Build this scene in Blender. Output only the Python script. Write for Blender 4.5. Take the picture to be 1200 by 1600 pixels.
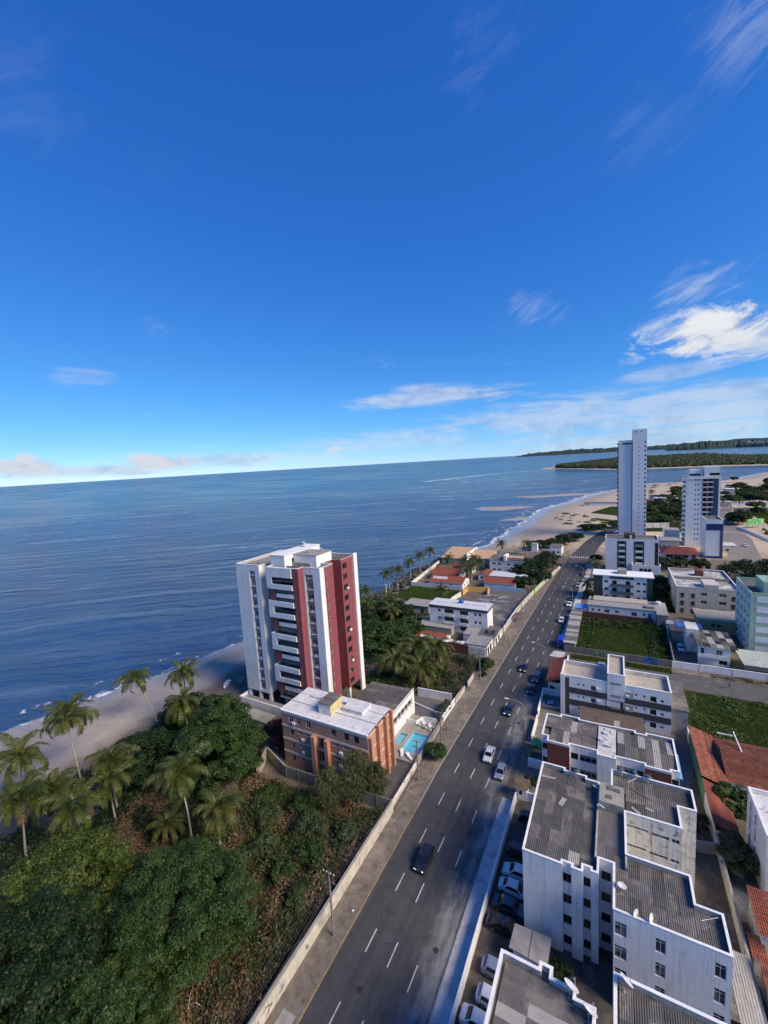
import bpy, math, random
import numpy as np
from mathutils import Vector, Matrix
random.seed(7)
sc = bpy.context.scene
for _o in list(bpy.data.objects): bpy.data.objects.remove(_o)
C = sc.collection
PI = math.pi

# ------------------------------------------------------------------ camera
CAM_H = 60.0
cam_d = bpy.data.cameras.new('camera'); cam = bpy.data.objects.new('camera', cam_d); C.objects.link(cam)
cam_d.sensor_fit = 'VERTICAL'; cam_d.sensor_height = 36.0; cam_d.lens = 655.0/1600.0*36.0
cam_d.clip_start = 0.5; cam_d.clip_end = 120000.0
CAM_R = ((0.87600133, 0.00340106, -0.48229669), (0.47862518, -0.12948071, 0.86841965), (-0.05949457, -0.99157611, -0.11505311))
cam.matrix_world = Matrix(((CAM_R[0][0], -CAM_R[0][1], -CAM_R[0][2], 0.0),
                           (CAM_R[1][0], -CAM_R[1][1], -CAM_R[1][2], 0.0),
                           (CAM_R[2][0], -CAM_R[2][1], -CAM_R[2][2], CAM_H), (0, 0, 0, 1)))
sc.camera = cam
sc.render.resolution_x = 768; sc.render.resolution_y = 1024

# ------------------------------------------------------------------ sun, sky, exposure
SUN_EL = math.radians(38.0); SUN_AZ = math.radians(95.0)        # azimuth from +Y towards +X
sun_dir = Vector((math.sin(SUN_AZ)*math.cos(SUN_EL), math.cos(SUN_AZ)*math.cos(SUN_EL), math.sin(SUN_EL)))
sl = bpy.data.lights.new('sun', 'SUN'); sl.energy = 3.4; sl.angle = math.radians(28.0); sl.color = (1.0, 0.85, 0.66)
so = bpy.data.objects.new('sun', sl); C.objects.link(so); so.location = (200, 60, 200)
so.rotation_euler = (-sun_dir).to_track_quat('-Z', 'Y').to_euler()
sc.view_settings.view_transform = 'Standard'; sc.view_settings.look = 'None'
sc.view_settings.gamma = 1.0; sc.view_settings.use_curve_mapping = False
sc.view_settings.exposure = 0.6

w = bpy.data.worlds.new('World'); sc.world = w; w.use_nodes = True
w.cycles.sampling_method = 'MANUAL'; w.cycles.sample_map_resolution = 512
def cam_ray(px, py):
    a = Vector((px-600.0, py-800.0, 655.0))
    return Vector([sum(CAM_R[i][j]*a[j] for j in range(3)) for i in range(3)]).normalized()

class NT:
    """tiny helper to write node trees"""
    def __init__(s, tree): s.t = tree; s.n = tree.nodes; s.l = tree.links
    def node(s, typ, **kw):
        nd = s.n.new(typ)
        for k, v in kw.items(): setattr(nd, k, v)
        return nd
    def put(s, sock, val):
        if hasattr(val, 'is_output') or hasattr(val, 'links') and not isinstance(val, (int, float, tuple, list)): s.l.new(val, sock)
        elif val is not None: sock.default_value = val
    def math(s, op, a, b=None, c=None, clamp=False):
        nd = s.node('ShaderNodeMath', operation=op); nd.use_clamp = clamp
        for i, v in enumerate((a, b, c)):
            if v is not None: s.put(nd.inputs[i], v)
        return nd.outputs[0]
    def vmath(s, op, a, b=None, out=0):
        nd = s.node('ShaderNodeVectorMath', operation=op); s.put(nd.inputs[0], a)
        if b is not None: s.put(nd.inputs[1], b)
        return nd.outputs[out]
    def noise(s, vec, scale, detail=4, rough=0.55, dist=0.0, out=0):
        nd = s.node('ShaderNodeTexNoise'); s.put(nd.inputs['Vector'], vec)
        nd.inputs['Scale'].default_value = scale; nd.inputs['Detail'].default_value = detail
        nd.inputs['Roughness'].default_value = rough; nd.inputs['Distortion'].default_value = dist
        return nd.outputs[out]
    def ramp(s, fac, a, b, va=0.0, vb=1.0, smooth=True):
        nd = s.node('ShaderNodeMapRange'); nd.interpolation_type = 'SMOOTHSTEP' if smooth else 'LINEAR'
        s.put(nd.inputs[0], fac)
        for i, v in enumerate((a, b, va, vb)): nd.inputs[i+1].default_value = v
        return nd.outputs[0]
    def mix(s, fac, a, b, mode='MIX'):
        nd = s.node('ShaderNodeMix', data_type='RGBA', blend_type=mode)
        for i, v in ((0, fac), (6, a), (7, b)):
            if isinstance(v, tuple) and len(v) == 3: v = (*v, 1.0)
            s.put(nd.inputs[i], v)
        return nd.outputs[2]
    def scalev(s, vec, sx, sy, sz): return s.vmath('MULTIPLY', vec, (sx, sy, sz))

def build_world():
    t = NT(w.node_tree); t.n.clear()
    sky = t.node('ShaderNodeTexSky', sky_type='NISHITA'); sky.sun_disc = False
    sky.sun_elevation = SUN_EL; sky.sun_rotation = SUN_AZ
    sky.altitude = 0; sky.air_density = 0.7; sky.dust_density = 0.0; sky.ozone_density = 6.0
    # clearer, deeper blue than the model sky: one power curve for each channel
    sr = t.node('ShaderNodeSeparateColor'); t.l.new(sky.outputs[0], sr.inputs[0]); cc = t.node('ShaderNodeCombineColor')
    for i, (pw, k) in enumerate(((1.24, 0.36), (0.86, 0.94), (0.54, 2.36))): t.l.new(t.math('MULTIPLY', t.math('POWER', sr.outputs[i], pw), k), cc.inputs[i])
    blue = cc.outputs[0]
    d = t.node('ShaderNodeTexCoord').outputs['Generated']
    sep = t.node('ShaderNodeSeparateXYZ'); t.l.new(d, sep.inputs[0]); z = sep.outputs[2]
    # cloud layer seen in perspective: direction projected on a plane overhead
    zz = t.math('ADD', t.math('MAXIMUM', z, 0.0), 0.07)
    inv = t.math('DIVIDE', 1.0, zz)
    sc3 = t.node('ShaderNodeVectorMath', operation='SCALE'); t.l.new(d, sc3.inputs[0]); t.l.new(inv, sc3.inputs['Scale'])
    flat = t.vmath('MULTIPLY', sc3.outputs[0], (1.0, 1.0, 0.0))
    n1 = t.noise(flat, 1.1, 8, 0.62, 0.6)
    n2 = t.noise(t.vmath('ADD', flat, (9.0, 3.0, 0.0)), 4.2, 7, 0.66, 0.3)
    ball2 = t.noise(t.vmath('MULTIPLY', d, (1.0, 1.0, 1.9)), 9.0, 11, 0.66, 0.5)
    rot = t.node('ShaderNodeVectorRotate', rotation_type='AXIS_ANGLE'); t.l.new(d, rot.inputs['Vector']); rot.inputs['Axis'].default_value = cam_ray(600, 300); rot.inputs['Angle'].default_value = math.radians(35)
    wisp = t.noise(t.vmath('MULTIPLY', rot.outputs[0], (2.4, 2.4, 9.0)), 2.6, 11, 0.68, 1.4)
    band = t.noise(t.vmath('MULTIPLY', d, (1.0, 1.0, 7.0)), 5.0, 10, 0.66, 0.7)
    dens = None
    # clouds at their bearing and elevation: (px, py, half width, half height, strength, kind)
    blobs = [(1120, 518, 0.24, 0.075, 1.0, 'c'), (1180, 535, 0.16, 0.05, .9, 'b'), (1085, 440, 0.15, 0.07, .45, 'w'), (840, 482, 0.11, 0.06, .28, 'w'), (1180, 40, 0.14, 0.11, .22, 'w'), (760, 60, 0.13, 0.14, .06, 'w'), (735, 128, 0.10, 0.06, .12, 'w'), (25, 110, 0.16, 0.16, .05, 'w'),
             (680, 618, 0.34, 0.045, .60, 'b'), (880, 655, 0.64, 0.080, .55, 'b'), (1160, 640, 0.46, 0.100, .62, 'b'), (640, 690, 0.42, 0.050, .50, 'b'), (130, 590, 0.10, 0.026, .30, 'b'), (960, 690, 0.50, 0.045, .50, 'b'),
             (262, 722, 0.24, 0.034, 1.0, 'c'), (40, 730, 0.16, 0.040, 1.0, 'c'), (400, 716, 0.40, 0.026, .6, 'b'), (160, 735, 0.30, 0.022, .7, 'b'), (1010, 205, 0.16, 0.10, .07, 'w'), (1060, 580, 0.16, 0.03, .4, 'b'), (520, 702, 0.05, 0.016, .8, 'c')]
    tex = {'c': (ball2, 0.46, 0.18), 'w': (wisp, 0.46, 0.40), 'b': (band, 0.40, 0.28)}
    up = Vector((0, 0, 1))
    for px, py, ru, rv, st, kd in blobs:
        c = cam_ray(px, py); u = c.cross(up).normalized(); v = u.cross(c).normalized()
        a = t.vmath('DOT_PRODUCT', d, tuple(u/ru), out=1); b = t.vmath('DOT_PRODUCT', t.vmath('SUBTRACT', d, tuple(c)), tuple(v/rv), out=1)
        front = t.math('GREATER_THAN', t.vmath('DOT_PRODUCT', d, tuple(c), out=1), 0.2)
        r = t.math('SQRT', t.math('ADD', t.math('MULTIPLY', a, a), t.math('MULTIPLY', b, b)))
        m = t.math('MULTIPLY', t.ramp(r, 1.0, 0.0), front)
        nz, cut, soft = tex[kd]
        q = t.math('ADD', nz, t.math('MULTIPLY', t.math('SUBTRACT', m, 0.5), 0.30))
        q = t.math('MULTIPLY', t.math('MULTIPLY', t.ramp(q, cut, cut+soft), t.ramp(m, 0.0, 0.5)), st)
        dens = q if dens is None else t.math('MAXIMUM', dens, q)
    # thin layer everywhere, stronger towards the horizon, so the sky goes on outside the frame
    thin = t.math('MULTIPLY', t.ramp(n1, 0.60, 0.78), t.ramp(n2, 0.42, 0.70))
    thin = t.math('MULTIPLY', thin, t.ramp(z, 0.9, 0.1, 0.10, 0.32))
    dens = t.math('MAXIMUM', dens, thin, clamp=True)
    shade = t.ramp(ball2, 0.34, 0.56)
    ccol = t.mix(shade, (2.6, 3.2, 4.4), (5.5, 5.6, 5.8))
    low = t.mix(shade, (2.7, 3.2, 4.2), (4.5, 4.8, 5.4))
    ccol = t.mix(t.ramp(z, 0.24, 0.12), ccol, low)
    col = t.mix(dens, blue, ccol)
    bg = t.node('ShaderNodeBackground'); t.l.new(col, bg.inputs[0]); bg.inputs[1].default_value = 0.10
    out = t.node('ShaderNodeOutputWorld'); t.l.new(bg.outputs[0], out.inputs[0])
build_world()
# ------------------------------------------------------------------ materials
MATS = {}
def mat(name, base, var=0.14, scale=1.2, rough=0.75, stain=0.0, stain_col=(0.05, 0.05, 0.045), streak=0.0, bump=0.0, bscale=20.0,
        spec=0.35, metal=0.0, tile=None, patch=None, patch_scale=0.5, patch_cut=(0.5, 0.6), island=0.0, lines=None):
    if name in MATS: return MATS[name]
    m = bpy.data.materials.new(name); m.use_nodes = True; t = NT(m.node_tree)
    b = t.n['Principled BSDF']; b.inputs['Roughness'].default_value = rough
    b.inputs['Specular IOR Level'].default_value = spec; b.inputs['Metallic'].default_value = metal
    pos = t.node('ShaderNodeNewGeometry').outputs['Position']
    n = t.noise(pos, scale, 5, 0.6); n2 = t.noise(pos, scale*7.3, 3, 0.6)
    f = t.math('ADD', t.math('MULTIPLY', n, 0.65), t.math('MULTIPLY', n2, 0.35))
    lo = tuple(max(0.0, c*(1-var*1.6)) for c in base); hi = tuple(c*(1+var*1.6) for c in base)
    col = t.mix(t.ramp(f, 0.28, 0.72, smooth=False), lo, hi)
    if patch is not None:
        pn = t.noise(t.vmath('ADD', pos, (31.0, 17.0, 5.0)), patch_scale, 7, 0.68, 0.4)
        col = t.mix(t.ramp(pn, *patch_cut), col, patch)
    if island:
        rnd = t.node('ShaderNodeNewGeometry').outputs['Random Per Island']
        col = t.mix(1.0, col, t.mix(rnd, (1-island,)*3, (1+island,)*3), 'MULTIPLY')
    if stain:
        sn = t.noise(t.vmath('ADD', pos, (3.0, 11.0, 7.0)), 0.9, 8, 0.72, 0.5)
        col = t.mix(t.math('MULTIPLY', t.ramp(sn, 0.50, 0.68), stain), col, stain_col)
    if streak:
        sv = t.scalev(pos, 2.6, 2.6, 0.16)
        k = t.ramp(t.noise(sv, 1.0, 6, 0.7), 0.50, 0.74)
        col = t.mix(t.math('MULTIPLY', k, streak), col, stain_col)
    if tile:
        tu, tv, tw, tc = tile
        s = t.node('ShaderNodeSeparateXYZ'); t.l.new(pos, s.inputs[0])
        h = t.math('ADD', s.outputs[0], s.outputs[1])
        gu = t.math('LESS_THAN', t.math('FRACT', t.math('DIVIDE', h, tu)), tw/tu)
        gv = t.math('LESS_THAN', t.math('FRACT', t.math('DIVIDE', s.outputs[2], tv)), tw/tv)
        col = t.mix(t.math('MULTIPLY', t.math('MAXIMUM', gu, gv), 0.55), col, tc)
    t.l.new(col, b.inputs['Base Color'])
    if bump:
        bn = t.node('ShaderNodeBump'); bn.inputs['Strength'].default_value = bump; bn.inputs['Distance'].default_value = 0.05
        t.l.new(t.noise(pos, bscale, 4, 0.6), bn.inputs['Height']); t.l.new(bn.outputs[0], b.inputs['Normal'])
    rr = t.ramp(f, 0.3, 0.7, max(0.02, rough-0.08), min(1.0, rough+0.08)); t.l.new(rr, b.inputs['Roughness'])
    MATS[name] = m
    return m

def leaf_mat(name, c1, c2, c3, trans=0.25, rough=0.55):
    if name in MATS: return MATS[name]
    m = bpy.data.materials.new(name); m.use_nodes = True; t = NT(m.node_tree)
    b = t.n['Principled BSDF']; b.inputs['Roughness'].default_value = rough; b.inputs['Specular IOR Level'].default_value = 0.3
    g = t.node('ShaderNodeNewGeometry'); r = g.outputs['Random Per Island']
    pn = t.noise(g.outputs['Position'], 0.35, 3, 0.6)
    f = t.math('ADD', t.math('MULTIPLY', r, 0.6), t.math('MULTIPLY', t.ramp(pn, 0.3, 0.7), 0.4))
    col = t.mix(t.ramp(f, 0.0, 0.55), c1, c2); col = t.mix(t.ramp(f, 0.62, 1.0), col, c3)
    t.l.new(col, b.inputs['Base Color'])
    tr = t.node('ShaderNodeBsdfTranslucent'); t.l.new(t.mix(0.5, col, (0.16, 0.22, 0.02)), tr.inputs[0])
    mx = t.node('ShaderNodeMixShader'); mx.inputs[0].default_value = trans
    t.l.new(b.outputs[0], mx.inputs[1]); t.l.new(tr.outputs[0], mx.inputs[2])
    t.l.new(mx.outputs[0], t.n['Material Output'].inputs[0])
    MATS[name] = m
    return m

def glass_mat(name, tint=(0.02, 0.026, 0.034), curtain=0.35, rough=0.06):
    m = bpy.data.materials.new(name); m.use_nodes = True; t = NT(m.node_tree)
    b = t.n['Principled BSDF']; b.inputs['Roughness'].default_value = rough; b.inputs['Specular IOR Level'].default_value = 0.6
    oi = t.node('ShaderNodeObjectInfo').outputs['Random']
    pos = t.node('ShaderNodeNewGeometry').outputs['Position']
    n = t.noise(pos, 1.3, 2, 0.5)
    k = t.math('MULTIPLY', t.math('LESS_THAN', oi, curtain), t.ramp(n, 0.40, 0.56))
    col = t.mix(k, tint, t.mix(oi, (0.16, 0.15, 0.13), (0.30, 0.29, 0.27)))
    t.l.new(col, b.inputs['Base Color'])
    MATS[name] = m
    return m

def paint_mat(name, col, rough=0.22, metal=0.0, coat=0.6):
    if name in MATS: return MATS[name]
    m = bpy.data.materials.new(name); m.use_nodes = True; t = NT(m.node_tree); b = t.n['Principled BSDF']
    pos = t.node('ShaderNodeNewGeometry').outputs['Position']
    dn = t.ramp(t.noise(pos, 3.0, 5, 0.65), 0.45, 0.75, 0.0, 0.30)
    t.l.new(t.mix(dn, col, (0.20, 0.18, 0.15)), b.inputs['Base Color'])
    b.inputs['Roughness'].default_value = rough; b.inputs['Metallic'].default_value = metal; b.inputs['Coat Weight'].default_value = coat
    b.inputs['Coat Roughness'].default_value = 0.08
    MATS[name] = m
    return m

def emit_mat(name, col, st):
    m = bpy.data.materials.new(name); m.use_nodes = True; t = NT(m.node_tree); b = t.n['Principled BSDF']
    b.inputs['Base Color'].default_value = (*col, 1); b.inputs['Emission Color'].default_value = (*col, 1); b.inputs['Emission Strength'].default_value = st
    MATS[name] = m; return m

W_TILE = mat('white_tile', (0.80, 0.79, 0.77), 0.07, 0.5, 0.34, tile=(0.6, 0.6, 0.025, (0.46, 0.46, 0.47)), streak=0.50, stain=0.20, stain_col=(0.34, 0.32, 0.30), spec=0.5)
W_PAINT = mat('white_paint', (0.80, 0.78, 0.74), 0.07, 0.6, 0.65, stain=0.20, streak=0.50, stain_col=(0.28, 0.26, 0.23))
W_OLD = mat('weathered_white', (0.72, 0.69, 0.61), 0.14, 0.7, 0.8, stain=0.75, streak=0.75, stain_col=(0.07, 0.065, 0.06), bump=0.3)
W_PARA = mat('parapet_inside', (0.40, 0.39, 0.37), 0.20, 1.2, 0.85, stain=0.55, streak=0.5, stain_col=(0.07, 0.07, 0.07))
COPING = mat('coping_white', (0.80, 0.79, 0.76), 0.10, 1.0, 0.7, stain=0.25, stain_col=(0.25, 0.24, 0.22))
CREAM = mat('cream_plaster', (0.56, 0.51, 0.43), 0.10, 0.7, 0.75, stain=0.25, streak=0.35, stain_col=(0.18, 0.16, 0.13))
GREY_TILE = mat('grey_tile', (0.20, 0.215, 0.24), 0.10, 1.0, 0.4, tile=(0.3, 0.3, 0.02, (0.14, 0.15, 0.17)))
RED_TILE = mat('dark_red_tile', (0.245, 0.072, 0.082), 0.12, 0.9, 0.38, tile=(0.45, 2.75, 0.04, (0.36, 0.13, 0.13)), streak=0.12)
ORANGE = mat('orange_brick', (0.50, 0.255, 0.165), 0.10, 0.8, 0.75, tile=(0.5, 0.19, 0.02, (0.40, 0.17, 0.10)), streak=0.25, stain_col=(0.16, 0.08, 0.05))
ORANGE_SHADED = mat('shaded_orange_brick', (0.41, 0.235, 0.165), 0.12, 0.8, 0.8, tile=(0.5, 0.19, 0.02, (0.22, 0.13, 0.09)), streak=0.3, stain_col=(0.10, 0.06, 0.05))  # the same orange brick, with the front's shade put into the colour
BAND = mat('cream_band', (0.62, 0.52, 0.43), 0.10, 1.0, 0.75, streak=0.3, stain_col=(0.2, 0.15, 0.1))
BRICK_P = mat('maroon_brick', (0.165, 0.058, 0.042), 0.12, 1.0, 0.8, tile=(0.4, 0.14, 0.015, (0.12, 0.05, 0.04)))
FIBRO = mat('fibre_cement', (0.135, 0.126, 0.116), 0.26, 0.5, 0.9, stain=0.6, streak=0.3, stain_col=(0.07, 0.064, 0.058), bump=0.3, patch=(0.21, 0.19, 0.165), patch_scale=0.35)
FIBRO_D = mat('fibre_cement_dark', (0.092, 0.087, 0.082), 0.26, 0.5, 0.9, stain=0.5, stain_col=(0.035, 0.034, 0.033), bump=0.2)
FIBRO_L = mat('fibre_cement_new', (0.36, 0.34, 0.31), 0.14, 1.2, 0.8, stain=0.3, stain_col=(0.13, 0.12, 0.11))
METAL_R = mat('pale_roof_sheet', (0.62, 0.61, 0.60), 0.13, 0.8, 0.5, stain=0.45, stain_col=(0.30, 0.27, 0.23), spec=0.5)
CONC = mat('concrete', (0.30, 0.285, 0.26), 0.16, 0.8, 0.88, stain=0.4, stain_col=(0.11, 0.105, 0.10), bump=0.2)
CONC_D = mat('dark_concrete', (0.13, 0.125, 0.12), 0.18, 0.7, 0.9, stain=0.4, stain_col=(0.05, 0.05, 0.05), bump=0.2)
CONC_W = mat('mossy_concrete', (0.33, 0.31, 0.25), 0.2, 0.9, 0.9, stain=0.85, stain_col=(0.06, 0.06, 0.055), bump=0.4)
TERR = mat('terrace_floor', (0.42, 0.37, 0.30), 0.14, 0.8, 0.85, stain=0.45, stain_col=(0.16, 0.14, 0.12))
WALL_RD = mat('road_wall', (0.52, 0.47, 0.40), 0.16, 0.8, 0.85, stain=0.6, streak=0.5, stain_col=(0.17, 0.15, 0.13), bump=0.25)
WALL_BK = mat('rough_block_wall', (0.20, 0.18, 0.155), 0.2, 1.0, 0.9, stain=0.5, stain_col=(0.06, 0.06, 0.05), bump=0.4, tile=(0.5, 0.25, 0.02, (0.13, 0.12, 0.11)))
CLAY = mat('clay_tiles', (0.25, 0.085, 0.052), 0.34, 2.4, 0.9, stain=0.85, stain_col=(0.075, 0.042, 0.032), patch=(0.33, 0.15, 0.09), patch_scale=1.1, patch_cut=(0.54, 0.62), island=0.3, bump=0.2)
CLAY_N = mat('clay_tiles_new', (0.255, 0.075, 0.046), 0.24, 1.9, 0.85, stain=0.5, stain_col=(0.16, 0.06, 0.04), island=0.22)
SALMON = mat('salmon_roof', (0.52, 0.33, 0.20), 0.12, 0.6, 0.85, stain=0.25, stain_col=(0.3, 0.2, 0.13))
GREEN_W = mat('green_wall', (0.13, 0.30, 0.12), 0.12, 0.8, 0.75, streak=0.3, stain_col=(0.08, 0.14, 0.06))
GREEN_P = mat('pale_green_tile', (0.36, 0.50, 0.37), 0.06, 0.7, 0.45, tile=(0.3, 0.3, 0.02, (0.30, 0.42, 0.31)))
GREEN_D = mat('dark_green_tile', (0.035, 0.065, 0.05), 0.12, 0.7, 0.5)
NAVY = mat('navy_tile', (0.02, 0.035, 0.16), 0.12, 0.7, 0.4)
BLUEGREY = mat('blue_grey_tile', (0.085, 0.105, 0.155), 0.12, 0.8, 0.4, tile=(0.5, 0.5, 0.02, (0.06, 0.07, 0.1)))
BAND_D = mat('charcoal_band', (0.070, 0.064, 0.068), 0.12, 0.8, 0.6, tile=(0.6, 0.6, 0.02, (0.065, 0.06, 0.06)))
YELLOW = mat('yellow_wall', (0.55, 0.36, 0.10), 0.12, 0.9, 0.8, streak=0.4, stain_col=(0.2, 0.14, 0.07))
SUNLIT_Y = mat('sunlit_plaster', (0.62, 0.50, 0.25), 0.10, 0.9, 0.8, streak=0.5, stain=0.3, stain_col=(0.18, 0.15, 0.1))  # warm sunlight put into the colour of the tank room's sunny side
OLIVE_Y = mat('ochre_plaster', (0.36, 0.29, 0.16), 0.12, 0.9, 0.8, streak=0.4, stain_col=(0.14, 0.11, 0.07))
PALE_B = mat('pale_blue_plaster', (0.42, 0.52, 0.62), 0.1, 0.9, 0.75, streak=0.25, stain_col=(0.2, 0.22, 0.24))
BLUE_RF = mat('blue_sheet', (0.16, 0.32, 0.62), 0.1, 0.9, 0.5)
BLUE_TARP = mat('blue_tarpaulin', (0.012, 0.055, 0.42), 0.15, 1.5, 0.45)
ALU = mat('window_frame_white', (0.62, 0.63, 0.64), 0.05, 1.0, 0.45)
ALU_D = mat('window_frame_dark', (0.10, 0.10, 0.105), 0.08, 1.0, 0.45)
RECESS = mat('recess_paint', (0.16, 0.16, 0.165), 0.1, 1.0, 0.7)
GLASS = glass_mat('window_glass'); GLASS_D = glass_mat('dark_glass', (0.012, 0.014, 0.018), 0.12)
GLASS_G = glass_mat('balcony_glass', (0.10, 0.14, 0.14), 0.0)
DARK = mat('dark_interior', (0.016, 0.016, 0.018), 0.1, 1.0, 0.8)
STEEL = mat('galvanised_steel', (0.42, 0.42, 0.41), 0.1, 2.0, 0.45, metal=0.6)
POLE = mat('concrete_pole', (0.20, 0.185, 0.165), 0.14, 2.0, 0.9, stain=0.3)
RUBBER = mat('rubber', (0.018, 0.018, 0.018), 0.1, 4.0, 0.85)
WIRE = mat('cable', (0.02, 0.02, 0.02), 0.05, 1.0, 0.6)
DISH = mat('dish_white', (0.68, 0.67, 0.65), 0.08, 3.0, 0.45, stain=0.15, stain_col=(0.35, 0.3, 0.25))
PLASTIC_W = mat('white_plastic', (0.75, 0.75, 0.74), 0.04, 2.0, 0.4)
BLUE_TANK = mat('blue_tank', (0.03, 0.10, 0.36), 0.1, 2.0, 0.5)
TIMBER = mat('grey_timber', (0.16, 0.13, 0.10), 0.2, 3.0, 0.9)
BARK = mat('bark', (0.12, 0.095, 0.07), 0.25, 3.0, 0.95, bump=0.5)
PALM_BARK = mat('palm_bark', (0.30, 0.27, 0.235), 0.2, 3.0, 0.9, bump=0.4, tile=(50.0, 0.35, 0.05, (0.17, 0.15, 0.13)))
POOL = mat('pool_tile', (0.34, 0.80, 0.90), 0.05, 0.8, 0.3)
LEAF_M = leaf_mat('mango_leaf', (0.0136, 0.0296, 0.0080), (0.0336, 0.0688, 0.0136), (0.0712, 0.1040, 0.0208))
LEAF_L = leaf_mat('light_leaf', (0.0158, 0.0360, 0.0075), (0.0390, 0.0765, 0.0158), (0.0780, 0.1095, 0.0277))
LEAF_D = leaf_mat('dark_leaf', (0.0072, 0.0187, 0.0065), (0.0158, 0.0360, 0.0101), (0.0324, 0.0562, 0.0144))
LEAF_B = leaf_mat('dry_leaf', (0.0770, 0.0506, 0.0286), (0.1430, 0.0946, 0.0528), (0.2310, 0.1650, 0.0935), 0.12)
LEAF_O = leaf_mat('olive_leaf', (0.0272, 0.0399, 0.0153), (0.0553, 0.0756, 0.0272), (0.1003, 0.1114, 0.0442), 0.2)
LEAF_R = leaf_mat('red_leaf', (0.06, 0.012, 0.014), (0.13, 0.024, 0.028), (0.19, 0.05, 0.04), 0.2)
LEAF_F = leaf_mat('casuarina_leaf', (0.046, 0.058, 0.023), (0.091, 0.098, 0.039), (0.156, 0.150, 0.058), 0.2)
GRASS_M = leaf_mat('grass_blade', (0.030, 0.061, 0.011), (0.068, 0.116, 0.020), (0.122, 0.156, 0.041), 0.25)
FROND = leaf_mat('palm_frond', (0.032, 0.050, 0.010), (0.075, 0.092, 0.018), (0.19, 0.165, 0.04), 0.3, 0.42)
FROND_D = leaf_mat('palm_frond_dry', (0.12, 0.07, 0.02), (0.22, 0.13, 0.04), (0.32, 0.20, 0.07), 0.15, 0.6)
LAMP_ON = emit_mat('lit_headlight', (1.0, 0.95, 0.85), 0.4)
# ------------------------------------------------------------------ builders
ORG = {}
def link(o, parent=None):
    C.objects.link(o)
    if parent is not None: o.parent = parent
    return o
def tag(o, label, cat, group=None, kind=None):
    o['label'] = label
    if cat: o['category'] = cat
    if group: o['group'] = group
    if kind: o['kind'] = kind
    return o
def thing(name, label, cat, loc=(0, 0, 0), rz=0.0, group=None):
    o = bpy.data.objects.new(name, None); o.empty_display_size = 0.3; C.objects.link(o)
    o.location = loc; o.rotation_euler = (0, 0, rz); ORG[o.name] = Vector(loc) if rz == 0 else Vector((0, 0, 0))
    return tag(o, label, cat, group)
def copy_tree(o, parent=None):
    c = o.copy(); C.objects.link(c); c.parent = parent
    for ch in list(o.children): copy_tree(ch, c)
    return c

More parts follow.
